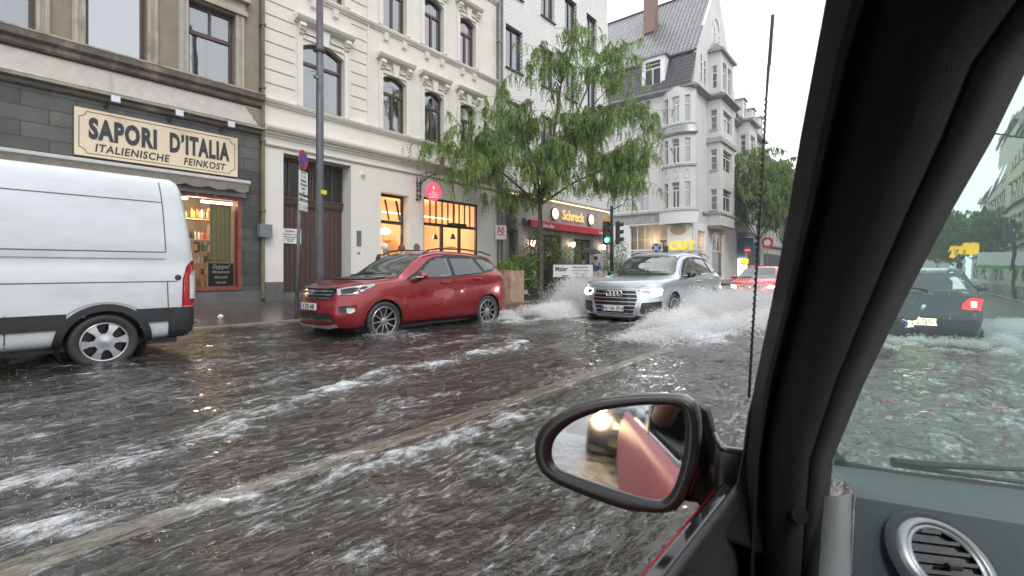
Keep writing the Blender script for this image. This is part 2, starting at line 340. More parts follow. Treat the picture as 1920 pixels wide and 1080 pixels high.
PILLAR = [[(-0.0405, 0.4925, 1.4047), (-0.0182, 0.4926, 1.3949), (-0.0098, 0.4993, 1.3949), (-0.0058, 0.5206, 1.4047), (0.0247, 0.5505, 1.4075), (0.0318, 0.5306, 1.3935), (0.0747, 0.5602, 1.3907), (0.1131, 0.6068, 1.3991), (0.1198, 0.6277, 1.4075), (0.1241, 0.626, 1.4047), (0.1635, 0.6888, 1.4214), (0.2071, 0.786, 1.4549), (0.2148, 0.8232, 1.4717), (0.0771, 0.66, 1.4438), (-0.039, 0.5349, 1.427)], [(-0.055, 0.5333, 1.3733), (-0.0347, 0.5299, 1.3646), (-0.0273, 0.5359, 1.3646), (-0.0245, 0.558, 1.3733), (0.0022, 0.5853, 1.3758), (0.0094, 0.5628, 1.3634), (0.0474, 0.588, 1.3609), (0.0806, 0.6319, 1.3684), (0.0859, 0.6532, 1.3758), (0.0898, 0.6507, 1.3733), (0.1233, 0.7119, 1.3882), (0.1595, 0.8092, 1.418), (0.1651, 0.8477, 1.4329), (0.0458, 0.6943, 1.4081), (-0.0552, 0.5784, 1.3932)], [(-0.0693, 0.5742, 1.3311), (-0.0504, 0.5679, 1.3238), (-0.0438, 0.5732, 1.3238), (-0.042, 0.5964, 1.3311), (-0.0183, 0.6218, 1.3331), (-0.0108, 0.5969, 1.3228), (0.0234, 0.6185, 1.3207), (0.0526, 0.6607, 1.3269), (0.0567, 0.6826, 1.3331), (0.0604, 0.6794, 1.3311), (0.0893, 0.7399, 1.3435), (0.1193, 0.8384, 1.3683), (0.1231, 0.8786, 1.3807), (0.0183, 0.7317, 1.36), (-0.071, 0.6222, 1.3476)], [(-0.0886, 0.6242, 1.269), (-0.0693, 0.616, 1.2639), (-0.0628, 0.6213, 1.2639), (-0.0616, 0.6461, 1.269), (-0.0383, 0.6718, 1.2704), (-0.03, 0.6444, 1.2631), (0.004, 0.6652, 1.2617), (0.0323, 0.7086, 1.266), (0.0358, 0.732, 1.2704), (0.0397, 0.7283, 1.269), (0.0671, 0.7914, 1.2777), (0.0944, 0.8955, 1.2953), (0.097, 0.9386, 1.304), (-0.0048, 0.7877, 1.2894), (-0.0919, 0.6761, 1.2806)], [(-0.1073, 0.6681, 1.1904), (-0.0888, 0.6573, 1.188), (-0.0828, 0.6621, 1.188), (-0.0827, 0.6881, 1.1904), (-0.0617, 0.7125, 1.1911), (-0.0528, 0.6827, 1.1876), (-0.0216, 0.7007, 1.1869), (0.0034, 0.7431, 1.189), (0.0058, 0.7673, 1.1911), (0.0096, 0.763, 1.1904), (0.033, 0.8264, 1.1945), (0.0548, 0.9329, 1.2028), (0.0556, 0.978, 1.2069), (-0.0345, 0.8308, 1.2), (-0.1124, 0.7232, 1.1959)], [(-0.1331, 0.7129, 1.0832), (-0.1153, 0.6992, 1.0844), (-0.11, 0.7035, 1.0844), (-0.1111, 0.7307, 1.0832), (-0.0928, 0.7536, 1.0828), (-0.083, 0.7213, 1.0846), (-0.0547, 0.7363, 1.085), (-0.0334, 0.7776, 1.0839), (-0.0324, 0.8026, 1.0828), (-0.0286, 0.7976, 1.0832), (-0.0099, 0.8611, 1.081), (0.0052, 0.9699, 1.0767), (0.0037, 1.017, 1.0745), (-0.0732, 0.8741, 1.0781), (-0.1406, 0.7712, 1.0803)], [(-0.161, 0.7428, 0.9602), (-0.1439, 0.7267, 0.9657), (-0.1392, 0.7305, 0.9657), (-0.1418, 0.7584, 0.9602), (-0.1262, 0.7796, 0.9587), (-0.1155, 0.7455, 0.9665), (-0.0903, 0.7573, 0.9681), (-0.0731, 0.797, 0.9634), (-0.0735, 0.8223, 0.9587), (-0.0698, 0.8168, 0.9602), (-0.0561, 0.8793, 0.9508), (-0.0482, 0.9884, 0.932), (-0.0521, 1.0366, 0.9226), (-0.1148, 0.9001, 0.9383), (-0.171, 0.8032, 0.9477)], [(-0.1787, 0.7744, 0.8407), (-0.1629, 0.7557, 0.8503), (-0.1591, 0.7588, 0.8503), (-0.1627, 0.7874, 0.8407), (-0.1502, 0.8065, 0.838), (-0.1391, 0.7705, 0.8517), (-0.1177, 0.7788, 0.8544), (-0.1047, 0.8164, 0.8462), (-0.1063, 0.8421, 0.838), (-0.1028, 0.8359, 0.8407), (-0.0941, 0.8971, 0.8243), (-0.0928, 1.0063, 0.7915), (-0.0987, 1.0556, 0.775), (-0.1464, 0.9267, 0.8024), (-0.1905, 0.8369, 0.8188)], [(-0.1895, 0.805, 0.713), (-0.1736, 0.7851, 0.7269), (-0.1698, 0.7882, 0.7269), (-0.1738, 0.8178, 0.713), (-0.1616, 0.837, 0.709), (-0.15, 0.7995, 0.7289), (-0.1288, 0.8072, 0.7329), (-0.1164, 0.8455, 0.7209), (-0.1184, 0.8721, 0.709), (-0.1148, 0.8656, 0.713), (-0.107, 0.9283, 0.689), (-0.1073, 1.0409, 0.6411), (-0.1139, 1.0919, 0.6172), (-0.1597, 0.9608, 0.6571), (-0.2023, 0.8699, 0.681)], [(-0.2007, 0.8354, 0.5929), (-0.1841, 0.8146, 0.611), (-0.1802, 0.8177, 0.611), (-0.1846, 0.8484, 0.5929), (-0.1723, 0.8682, 0.5877), (-0.16, 0.8292, 0.6135), (-0.1384, 0.837, 0.6187), (-0.1259, 0.8764, 0.6032), (-0.1282, 0.904, 0.5877), (-0.1244, 0.8972, 0.5929), (-0.1169, 0.9621, 0.5619), (-0.118, 1.0785, 0.4998), (-0.1252, 1.1315, 0.4688), (-0.1712, 0.9963, 0.5205), (-0.2143, 0.9026, 0.5515)]]
MOUT = [(-0.4992, 0.6809, 0.8089), (-0.4954, 0.6852, 0.8348), (-0.4777, 0.6925, 0.859), (-0.4415, 0.7044, 0.8835), (-0.3883, 0.7197, 0.9039), (-0.3292, 0.7355, 0.9167), (-0.2812, 0.7477, 0.9221), (-0.2563, 0.7531, 0.9177), (-0.2451, 0.7536, 0.9006), (-0.2407, 0.7501, 0.8655), (-0.2448, 0.7429, 0.8178), (-0.2566, 0.7348, 0.7766), (-0.2721, 0.728, 0.7532), (-0.2926, 0.7222, 0.7458), (-0.3363, 0.711, 0.7405), (-0.396, 0.6976, 0.7472), (-0.4607, 0.6839, 0.7604), (-0.4889, 0.6794, 0.7783)]
MIN = [(-0.4708, 0.6874, 0.8063), (-0.4658, 0.6914, 0.8284), (-0.4485, 0.6984, 0.8505), (-0.4221, 0.7073, 0.87), (-0.3787, 0.7202, 0.8895), (-0.3285, 0.7339, 0.9025), (-0.2845, 0.7451, 0.9078), (-0.268, 0.7486, 0.9049), (-0.2614, 0.7487, 0.8929), (-0.2594, 0.7452, 0.8627), (-0.2643, 0.7383, 0.8183), (-0.2736, 0.7318, 0.7851), (-0.2851, 0.7268, 0.7678), (-0.3012, 0.7221, 0.7614), (-0.3416, 0.7127, 0.763), (-0.3931, 0.7013, 0.7705), (-0.4451, 0.6899, 0.7781), (-0.4646, 0.6865, 0.7878)]
MN = (0.231, -0.966, 0.125)
MC = (-0.3533719468450173, 0.7177002937350707, 0.8236000000000001)
SAIL = [(-0.2042, 0.7357, 0.7296), (-0.1948, 0.7562, 0.7713), (-0.1839, 0.7715, 0.8483), (-0.1789, 0.7819, 0.9064), (-0.1714, 0.7945, 0.9476), (-0.1575, 0.8122, 0.9302), (-0.135, 0.8498, 0.9073), (-0.1201, 0.8876, 0.8633), (-0.1137, 0.9057, 0.7997), (-0.1117, 0.9137, 0.7109), (-0.1177, 0.9024, 0.6619), (-0.132, 0.8779, 0.6491), (-0.1607, 0.8289, 0.6713), (-0.1833, 0.7784, 0.7064)]
SAILB = [(-0.2164, 0.7799, 0.7061), (-0.2065, 0.8015, 0.7504), (-0.1949, 0.8178, 0.832), (-0.1897, 0.8288, 0.8936), (-0.1817, 0.8421, 0.9373), (-0.1669, 0.8609, 0.9188), (-0.1431, 0.9007, 0.8945), (-0.1274, 0.9408, 0.8479), (-0.1205, 0.96, 0.7804), (-0.1184, 0.9685, 0.6864), (-0.1248, 0.9566, 0.6344), (-0.14, 0.9306, 0.6208), (-0.1704, 0.8786, 0.6444), (-0.1943, 0.8251, 0.6816)]
KNOB = [(-0.1395, 0.8332, 0.7525), (-0.1281, 0.7974, 0.7669), (-0.1131, 0.7967, 0.7696)]
ARM = [[(-0.272, 0.8095, 0.896), (-0.252, 0.8257, 0.8827), (-0.242, 0.8209, 0.8374), (-0.196, 0.8325, 0.8274)], [(-0.2686, 0.7993, 0.7408), (-0.2522, 0.8126, 0.7364), (-0.2322, 0.816, 0.7153), (-0.2093, 0.8217, 0.6991)]]
ARMTOP = [(-0.3116, 0.816, 0.9014), (-0.2827, 0.8523, 0.8941), (-0.2593, 0.8584, 0.8765), (-0.2491, 0.8538, 0.8403), (-0.2333, 0.8408, 0.8204), (-0.1986, 0.8433, 0.8219)]
ARMBOT = [(-0.3029, 0.8102, 0.7173), (-0.2901, 0.8334, 0.7262), (-0.2689, 0.8377, 0.7282), (-0.2551, 0.836, 0.7177), (-0.2416, 0.8341, 0.696), (-0.2188, 0.8269, 0.6806)]
DASH = [[(-0.1066, 1.1368, 0.7358), (-0.0341, 1.2439, 0.708), (0.0442, 1.3557, 0.6793), (0.1284, 1.4722, 0.6495), (0.2183, 1.5934, 0.6189), (0.3141, 1.7194, 0.5873)], [(-0.1016, 1.1022, 0.7356), (-0.0316, 1.1976, 0.7104), (0.0431, 1.2968, 0.6844), (0.1225, 1.3998, 0.6576), (0.2064, 1.5065, 0.63), (0.295, 1.617, 0.6016)], [(-0.0816, 1.0411, 0.7454), (-0.0191, 1.124, 0.7222), (0.0471, 1.2099, 0.6984), (0.117, 1.2988, 0.6738), (0.1905, 1.3906, 0.6485), (0.2677, 1.4855, 0.6226)], [(-0.0621, 0.9797, 0.752), (-0.0071, 1.0501, 0.7314), (0.0507, 1.1227, 0.7103), (0.1113, 1.1976, 0.6886), (0.1747, 1.2748, 0.6663), (0.2408, 1.3541, 0.6435)], [(-0.0583, 0.9635, 0.7502), (-0.0049, 1.031, 0.7297), (0.0511, 1.1005, 0.7088), (0.1096, 1.1721, 0.6872), (0.1707, 1.2458, 0.6652), (0.2343, 1.3215, 0.6425)], [(-0.0575, 0.9062, 0.7155), (-0.0065, 0.9668, 0.6989), (0.0465, 1.0292, 0.682), (0.1016, 1.0932, 0.6647), (0.1588, 1.1589, 0.6471), (0.218, 1.2262, 0.6292)], [(-0.0568, 0.8553, 0.6673), (-0.008, 0.9077, 0.653), (0.0422, 0.9613, 0.6384), (0.0939, 1.0161, 0.6236), (0.1469, 1.0719, 0.6086), (0.2013, 1.129, 0.5933)], [(-0.057, 0.8036, 0.6125), (-0.01, 0.8481, 0.6013), (0.0376, 0.8932, 0.59), (0.0859, 0.9388, 0.5785), (0.135, 0.985, 0.5669), (0.1847, 1.0318, 0.5553)]]
DTRIM = [[(-0.1001, 0.9489, 0.7449), (-0.0791, 0.9402, 0.7543), (-0.0621, 0.9797, 0.7493)], [(-0.0984, 0.8988, 0.7045), (-0.0774, 0.8914, 0.7149), (-0.0591, 0.9113, 0.7127)], [(-0.0956, 0.8367, 0.6609), (-0.0753, 0.8303, 0.6723), (-0.058, 0.8543, 0.6673)], [(-0.0925, 0.7877, 0.6048), (-0.0733, 0.7817, 0.6177), (-0.057, 0.8036, 0.6125)]]
VENT = (0.0495, 0.9865, 0.6708)
FRIT = [[(-0.1063, 1.1627, 0.7622), (-0.1052, 1.1508, 0.7317)], [(-0.0846, 1.1932, 0.7302), (-0.0874, 1.1716, 0.7168)], [(-0.0086, 1.2806, 0.7044), (-0.0085, 1.2678, 0.691)], [(0.0997, 1.4328, 0.6673), (0.0987, 1.4192, 0.6532)], [(0.2183, 1.5934, 0.6262), (0.2163, 1.579, 0.6089)], [(0.3148, 1.7232, 0.5931), (0.312, 1.7081, 0.5751)]]
WIPER = [(-0.0165, 1.3515, 0.7031), (0.028, 1.4133, 0.688), (0.1063, 1.5283, 0.667), (0.2485, 1.7467, 0.6267)]
SCREEN = [(-0.1256, 1.1471, 0.6975), (0.3666, 1.8167, 0.5405), (0.3246, 1.1131, 1.7125), (0.0561, 0.6893, 1.5689)]
ANT = [(-0.2764, 1.2179, 0.8251), (-0.2706, 1.2226, 0.9557), (-0.2542, 1.2359, 1.2793), (-0.2445, 1.2438, 1.5282), (-0.2407, 1.2469, 1.5966), (-0.2397, 1.2477, 1.6004), (-0.2329, 1.2532, 1.7173)]
# ------------------------------------------------------------ ground, road, pavements, water
def vnoise(x, y, seed=0):
    xi = np.floor(x).astype(np.int64); yi = np.floor(y).astype(np.int64); xf = x-xi; yf = y-yi
    def h(a, b):
        n = (a*374761393+b*668265263+seed*1442695041) & 0xffffffff
        n = ((n ^ (n >> 13))*1274126177) & 0xffffffff
        return ((n ^ (n >> 16)) & 0xffff)/65535.0
    u = xf*xf*(3-2*xf); v = yf*yf*(3-2*yf)
    return (h(xi, yi)*(1-u)+h(xi+1, yi)*u)*(1-v)+(h(xi, yi+1)*(1-u)+h(xi+1, yi+1)*u)*v
def fbm(x, y, oct=4, seed=0, gain=.5):
    s = 0; a = 1; t = 0
    for k in range(oct): s = s+a*vnoise(x*2**k+k*17.3, y*2**k+k*9.1, seed+k); t += a; a *= gain
    return s/t
KX = -10.45; WX = -15.0; RXK = 3.6; RWX = 8.0
g = MB(); g.quad((-140, -55, -.16), (140, -55, -.16), (140, 255, -.16), (-140, 255, -.16)); tag(g.build('ground', 'asphalt'), kind='structure')
rd = MB(); rd.quad((KX, -60, -.10), (RXK, -60, -.10), (RXK, 250, -.10), (KX, 250, -.10)); tag(rd.build('road', 'asphalt'), kind='structure')
def pavement(x0, x1, y0, y1, z0, z1):
    """sheet that rises gently from kerb x0 to wall x1"""
    m = MB(); n = 6
    for k in range(n):
        a, b = x0+(x1-x0)*k/n, x0+(x1-x0)*(k+1)/n; za, zb = z0+(z1-z0)*k/n, z0+(z1-z0)*(k+1)/n
        m.quad((a, y0, za), (b, y0, zb), (b, y1, zb), (a, y1, za)) if x1 > x0 else m.quad((b, y0, zb), (a, y0, za), (a, y1, za), (b, y1, zb))
    m.quad((x0, y1, -.1), (x0, y1, z0), (x1, y1, z1), (x1, y1, -.1)); m.quad((x0, y0, -.1), (x1, y0, -.1), (x1, y0, z1), (x0, y0, z0))
    return m
tag(pavement(KX-.14, WX-.6, -30, 29, .022, .25).build('pavement', 'pave'), kind='structure')
tag(pavement(KX-.14, WX-.6, 43, 200, .022, .2).build('pavement', 'pave'), kind='structure')
tag(pavement(RXK+.14, RWX+.6, -30, 200, .022, .14).build('pavement', 'pave'), kind='structure')
def kerb(x, y0, y1):
    m = MB(); y = y0
    while y < y1:
        m.box(x-.07, x+.07, y, min(y+.99, y1), -.12, .03+.004*math.sin(y*3)); y += 1.0
    return m
for (x, y0, y1) in ((KX-.07, -30, 29), (KX-.07, 43, 90), (RXK+.07, -20, 90)):
    tag(kerb(x, y0, y1).build('kerb', 'kerb'), kind='structure')
cs = MB(); cs.quad((-120, 29, -.105), (KX, 29, -.105), (KX, 43, -.105), (-120, 43, -.105)); tag(cs.build('cross_street', 'asphalt'), kind='structure')
pl = MB()
pl.quad((-2.75, -20, -.026), (-2.575, -20, -.026), (-2.575, 6.9, -.026), (-2.75, 6.9, -.026))
y = 30
while y < 80: pl.quad((-2.73, y, -.045), (-2.59, y, -.045), (-2.59, y+3, -.045), (-2.73, y+3, -.045)); y += 6
tag(pl.build('road_markings', 'roadpaint'), kind='structure')

xs = np.unique(np.round(np.concatenate([np.linspace(KX+.01, -9, 30), np.arange(-9, -.3, .034), np.arange(-.3, RXK, .075)]), 4))
ys = [-9.0]
while ys[-1] < 120:
    y = ys[-1]; ys.append(y+(.22 if y < -1 else (.036 if y < 5.5 else .036+.011*(y-5.5))))
ys = np.array(ys); GX, GY = np.meshgrid(xs, ys)
lowf = fbm(GX*1.0, GY*.55, 3, 5)-.5
chop = fbm(GX*3.1+fbm(GX, GY, 2, 3)*2, GY*1.9, 4, 11)-.5
fine = fbm(GX*9, GY*6, 2, 31)-.5
GZ = lowf*.06+chop*.062+fine*.018
lanes = [([(-3.62, -3), (-3.57, .26), (-3.42, .58), (-3.39, .74), (-3.51, 1.0), (-3.73, 1.58), (-3.9, 2.0), (-4.31, 2.63), (-4.37, 3.04), (-4.3, 3.64), (-4.25, 4.14), (-4.4, 4.72), (-4.6, 6)], .17, 1.0),
         ([(-4.2, -3), (-4.06, .29), (-4.15, .43), (-4.2, .62), (-4.5, .9)], .10, .55),
         ([(-3.1, -3), (-2.98, .1), (-2.83, .40), (-2.71, .67), (-2.52, .94), (-2.44, 1.3), (-2.43, 1.7), (-2.30, 2.1), (-2.28, 2.6), (-2.2, 3.2)], .12, .95),
         ([(-5.0, -3), (-5.2, .37), (-5.28, .8), (-5.47, 1.15), (-5.8, 1.6), (-6, 2.3), (-6.2, 3.2)], .12, .5),
         ([(-4.6, -3), (-4.55, .5), (-4.7, 1.3), (-5.0, 2.1)], .13, .5), ([(-5.7, -1), (-5.9, .9), (-6.2, 2.0), (-6.3, 3.4)], .2, .42), ([(-3.0, 1.6), (-3.15, 2.6), (-3.4, 4), (-3.6, 6)], .12, .42), ([(-1.7, .2), (-1.75, 1.4), (-1.9, 2.5), (-1.95, 4.2), (-1.9, 6)], .22, .45), ([(-1.2, .9), (-1.1, 2), (-1.0, 3.5), (-.9, 6)], .2, .36),
         ([(-4.9, 1.2), (-4.95, 2.0), (-5.1, 3.1), (-5.3, 4.0), (-5.5, 5.5)], .3, .48),
         ([(.0, 2.5), (.1, 4.0), (.25, 5.5), (.3, 8), (.5, 10.4)], .30, .6), ([(1.0, 5), (1.35, 7), (1.55, 9), (1.6, 11), (1.75, 14)], .5, .9)]
foam = np.zeros_like(GX)
wob = (fbm(GX*1.2, GY*1.6, 3, 77)-.5)
for path, w, amp in lanes:
    px = np.array([p[0] for p in path]); py = np.array([p[1] for p in path])
    cx = np.interp(GY, py, px); d = (GX-cx-wob*.35); m = (GY >= py[0]) & (GY <= py[-1])
    e = np.exp(-(d/w)**2)*m*amp
    e = np.maximum(e*.92, .66*np.exp(-(d/(w*2.5))**2)*m*amp)
    brk = np.clip((fbm(GX*5.5, GY*3.0, 5, int(w*1000), .62)-.22)*2.4, 0, 1)
    foam = np.maximum(foam, e*brk); GZ += e*.045*brk*amp*(.4+fbm(GX*12, GY*8, 2, 88))
# broken scum and rain-whipped patches between the wakes
sc = np.clip((fbm(GX*2.2+wob*2, GY*.9, 4, 101)-.50)*4.0, 0, 1)*np.clip((fbm(GX*9, GY*4.5, 3, 55)-.38)*3, 0, 1)
foam = np.maximum(foam, sc*.46)
def blob(x0, y0, rx, ry, amp):
    return amp*np.exp(-((GX-x0)/rx)**4-((GY-y0)/ry)**4)
fn2 = np.clip((fbm(GX*3, GY*2, 4, 201)-.25)*2.2, 0, 1)
for b in ((-2.95, 9.7, 1.15, 3.1, 1.0), (-6.5, 10.1, .7, 2.6, 1.0), (-2.6, 14, 1.3, 3.0, .9), (-6.6, 14, .8, 2, .7), (-4.6, 9.2, 1.6, .35, .55), (1.9, 12.5, 1.1, 2.6, .85), (-1.1, 12.0, .5, 3.2, .8), (.1, 9.9, 1.2, .6, .9), (-4.7, 17.0, 1.7, 1.3, .9)):
    foam = np.maximum(foam, blob(*b)*fn2); GZ += blob(*b)*(fn2*.09-.02)
nx, ny = len(xs), len(ys)
me = bpy.data.meshes.new('flood_water')
V = np.stack([GX, GY, GZ], -1).reshape(-1, 3)
I = np.arange(nx*ny).reshape(ny, nx); Q = np.stack([I[:-1, :-1], I[:-1, 1:], I[1:, 1:], I[1:, :-1]], -1).reshape(-1, 4)
me.vertices.add(len(V)); me.vertices.foreach_set('co', V.ravel()); me.loops.add(Q.size); me.loops.foreach_set('vertex_index', Q.ravel())
me.polygons.add(len(Q)); me.polygons.foreach_set('loop_start', np.arange(0, Q.size, 4)); me.polygons.foreach_set('loop_total', np.full(len(Q), 4))
me.polygons.foreach_set('use_smooth', np.ones(len(Q), bool)); me.update()
at_ = me.attributes.new('foam', 'FLOAT', 'POINT'); at_.data.foreach_set('value', foam.ravel().astype(np.float32))
wm = bpy.data.materials.new('flood_water'); wm.use_nodes = True; n = wm.node_tree; n.nodes.clear()
out = n.nodes.new('ShaderNodeOutputMaterial')
def nd(t, **k):
    q = n.nodes.new(t)
    for a, b in k.items(): setattr(q, a, b)
    return q
def math_(op, a, b=None, c=None):
    q = nd('ShaderNodeMath', operation=op)
    for i, v in enumerate((a, b, c)):
        if v is None: continue
        if isinstance(v, (int, float)): q.inputs[i].default_value = v
        else: n.links.new(v, q.inputs[i])
    return q.outputs[0]
n1 = noise_node(n, 1, 3, stretch=(5.2, 2.3, 1)); n2 = noise_node(n, 1, 4, stretch=(19, 8.5, 1)); n3 = noise_node(n, 1, 2, stretch=(70, 45, 1))
tc = nd('ShaderNodeTexCoord'); vor = nd('ShaderNodeTexVoronoi'); vor.inputs['Scale'].default_value = 9; n.links.new(tc.outputs['Object'], vor.inputs['Vector'])
ringw = math_('MULTIPLY', math_('SINE', math_('MULTIPLY', vor.outputs['Distance'], 85)), math_('LESS_THAN', vor.outputs['Distance'], .30))
hsum = math_('ADD', math_('ADD', math_('MULTIPLY', n1.outputs[0], 1.0), math_('MULTIPLY', n2.outputs[0], .30)), math_('ADD', math_('MULTIPLY', n3.outputs[0], .045), math_('MULTIPLY', ringw, .010)))
bp = nd('ShaderNodeBump'); bp.inputs['Strength'].default_value = 1; bp.inputs['Distance'].default_value = .075; n.links.new(hsum, bp.inputs['Height'])
# shallow murky water: partly see-through over the road, mirror by Fresnel
murk = nd('ShaderNodeBsdfDiffuse'); murk.inputs[0].default_value = (.038, .030, .021, 1)
trn = nd('ShaderNodeBsdfTransparent'); trn.inputs[0].default_value = (.88, .86, .80, 1)
body = nd('ShaderNodeMixShader'); body.inputs[0].default_value = .66; n.links.new(murk.outputs[0], body.inputs[1]); n.links.new(trn.outputs[0], body.inputs[2])
gls = nd('ShaderNodeBsdfGlossy'); gls.inputs['Roughness'].default_value = .06; n.links.new(bp.outputs[0], gls.inputs['Normal'])
fre = nd('ShaderNodeFresnel'); fre.inputs['IOR'].default_value = 1.64; n.links.new(bp.outputs[0], fre.inputs['Normal'])
wat = nd('ShaderNodeMixShader'); n.links.new(fre.outputs[0], wat.inputs[0]); n.links.new(body.outputs[0], wat.inputs[1]); n.links.new(gls.outputs[0], wat.inputs[2])
fa = nd('ShaderNodeAttribute'); fa.attribute_name = 'foam'
f1 = noise_node(n, 1, 8, stretch=(20, 8.5, 20), rough=.68); f2 = noise_node(n, 1, 2, stretch=(140, 90, 100))
thr = math_('ADD', math_('MULTIPLY', fa.outputs['Fac'], 1.05), math_('ADD', math_('MULTIPLY', math_('SUBTRACT', f1.outputs[0], .5), 2.1), math_('MULTIPLY', math_('SUBTRACT', f2.outputs[0], .5), .6)))
ff = math_('MULTIPLY', nd('ShaderNodeClamp').outputs[0], 1) if False else None
mr = nd('ShaderNodeMapRange'); mr.inputs['From Min'].default_value = .38; mr.inputs['From Max'].default_value = 1.42; n.links.new(thr, mr.inputs['Value'])
fl = noise_node(n, 1, 4, stretch=(30, 9, 20), rough=.65); fl2 = noise_node(n, 1, 3, stretch=(1.6, .7, 1)); flm = nd('ShaderNodeMapRange'); flm.inputs['From Min'].default_value = .57; flm.inputs['From Max'].default_value = .80
n.links.new(math_('ADD', fl.outputs[0], math_('MULTIPLY', math_('SUBTRACT', fl2.outputs[0], .5), .5)), flm.inputs['Value']); glint_fleck = math_('MULTIPLY', flm.outputs[0], .42)
foam_glint_f = math_('MINIMUM', math_('ADD', mr.outputs[0], glint_fleck), .93)  # foam plus painted flecks that stand in for sky glints on wavelets
foamsh = nd('ShaderNodeBsdfDiffuse'); foamsh.inputs[0].default_value = (.70, .72, .74, 1); n.links.new(bp.outputs[0], foamsh.inputs['Normal'])
fin = nd('ShaderNodeMixShader'); n.links.new(foam_glint_f, fin.inputs[0]); n.links.new(wat.outputs[0], fin.inputs[1]); n.links.new(foamsh.outputs[0], fin.inputs[2])
n.links.new(fin.outputs[0], out.inputs[0]); me.materials.append(wm)
wo_ = bpy.data.objects.new('flood_water', me); COL.objects.link(wo_); tag(wo_, kind='structure')
fw = MB(); fw.quad((-120, 29, -.02), (KX+.012, 29, -.02), (KX+.012, 43, -.02), (-120, 43, -.02)); tag(fw.build('cross_street_water', wm), kind='structure')
WXS, WYS = xs, ys
def surf_z(x, y):
    j = np.clip(np.searchsorted(WXS, x), 0, nx-1); i = np.clip(np.searchsorted(WYS, y), 0, ny-1); return float(GZ[i, j])

# ------------------------------------------------------------ buildings
FW = Frame((WX, 0, 0), (0, 1, 0), (1, 0, 0))       # the left-hand street front
def shell(mb, y0, y1, x0, x1, z0, z1, skip=''):
    """back, sides and flat top of a building block behind the front at x1"""
    mb.quad((x0, y1, z0), (x0, y0, z0), (x0, y0, z1), (x0, y1, z1))
    if 's' not in skip: mb.quad((x0, y0, z0), (x1, y0, z0), (x1, y0, z1), (x0, y0, z1))
    if 'n' not in skip: mb.quad((x1, y1, z0), (x0, y1, z0), (x0, y1, z1), (x1, y1, z1))
    mb.quad((x0, y0, z1), (x1, y0, z1), (x1, y1, z1), (x0, y1, z1))

# --- beige old house with the delicatessen
beige = thing('delicatessen_house', 'old beige roughcast house with dark stone shop floor above the white van', 'house', (WX, 0, 0))
def P(o): o.parent = beige; o.matrix_parent_inverse = Matrix.Translation((-WX, 0, 0)); return o
def bldpart(b):
    loc = b.location.copy()
    def f(o): o.parent = b; o.matrix_parent_inverse = Matrix.Translation(-loc); return o
    return f
DW = (1.55, 5.91, .57, 3.24)
m = MB(); FW.wall(m, -40, 6.42, 5.95, 14.0, [(-1.2, .0, 6.43, 8.5), (.43, 1.62, 6.43, 8.5), (2.46, 3.65, 6.43, 8.5), (4.57, 5.75, 6.43, 8.5)], rev=.22); shell(m, -40, 6.42, -25, WX, -.1, 14.0)
P(m.build('wall', 'beige'))
m = MB(); FW.wall(m, -40, 6.46, 5.42, 5.97, [], d=.03); FW.box(m, -6, 6.40, 5.42, 5.98, -.1, .02); P(m.build('painted_band', 'band'))
m = MB(); FW.wall(m, -40, 6.44, .05, 5.25, [(*DW, 0, .3)], d=.02); P(m.build('shop_front_wall', 'darkstone'))
m = MB(); FW.box(m, -40, 6.45, -.1, .52, -.1, .06); P(m.build('plinth', 'plinth'))
m = MB()
FW.prof(m, -40, 6.50, [(6.02, 0), (6.02, .10), (6.07, .14), (6.16, .15), (6.22, .24), (6.36, .26), (6.38, .20), (6.43, .18), (6.43, 0)])
FW.prof(m, -40, 6.50, [(5.20, 0), (5.20, .08), (5.24, .12), (5.30, .12), (5.33, .20), (5.42, .22), (5.44, .10), (5.44, 0)])
P(m.build('belt_course', 'belt'))
m = MB()
FW.prof(m, -40, 6.495, [(6.35, .26), (6.365, .275), (6.40, .275), (6.41, .2), (6.40, .18)])
FW.prof(m, -40, 6.495, [(5.335, .2), (5.345, .225), (5.40, .235), (5.41, .2)])
P(m.build('moulding', 'beige_trim'))
for (a0, a1) in ((-1.2, 0), (.43, 1.62), (2.46, 3.65), (4.57, 5.75)):
    s_ = MB()
    for x0, x1 in ((a0-.24, a0), (a1, a1+.24)):
        FW.box(s_, x0, x1, 6.43, 8.56, 0, .05)
        xm0, xm1 = (x0+.03, x0+.10) if x0 < a0 else (x1-.10, x1-.03)
        FW.box(s_, xm0, xm1, 6.43, 8.50, .05, .09); xm0, xm1 = (x1-.07, x1-.01) if x0 < a0 else (x0+.01, x0+.07); FW.box(s_, xm0, xm1, 6.43, 8.5, .05, .075)
    FW.box(s_, a0-.30, a1+.30, 8.56, 8.70, 0, .13); FW.box(s_, a0-.26, a1+.26, 8.70, 8.95, 0, .06); FW.box(s_, a0-.36, a1+.36, 8.95, 9.08, 0, .2)
    P(s_.build('window_surround', 'beige_trim'))
P(window(FW, None, -1.2, 0, 6.43, 8.5, curt=[(0, 1, 0, .9)])); P(window(FW, None, .43, 1.62, 6.43, 8.5, style='t', curt=[(0, .9, 0, 1)], w=.09))
P(window(FW, None, 2.46, 3.65, 6.43, 8.5, style='', w=.09, glass=glassmat('mirror_like_window_glass', 4.5, wob=.25)))
P(window(FW, None, 4.57, 5.75, 6.43, 8.5, style='tU', w=.09, tz=.62, curt=[(.12, .42, 0, .62), (.5, .95, 0, .6)]))
m = MB(); FW.box(m, 6.44, 6.58, .05, 14, -.2, -.02); P(m.build('party_wall_joint', 'plinth'))
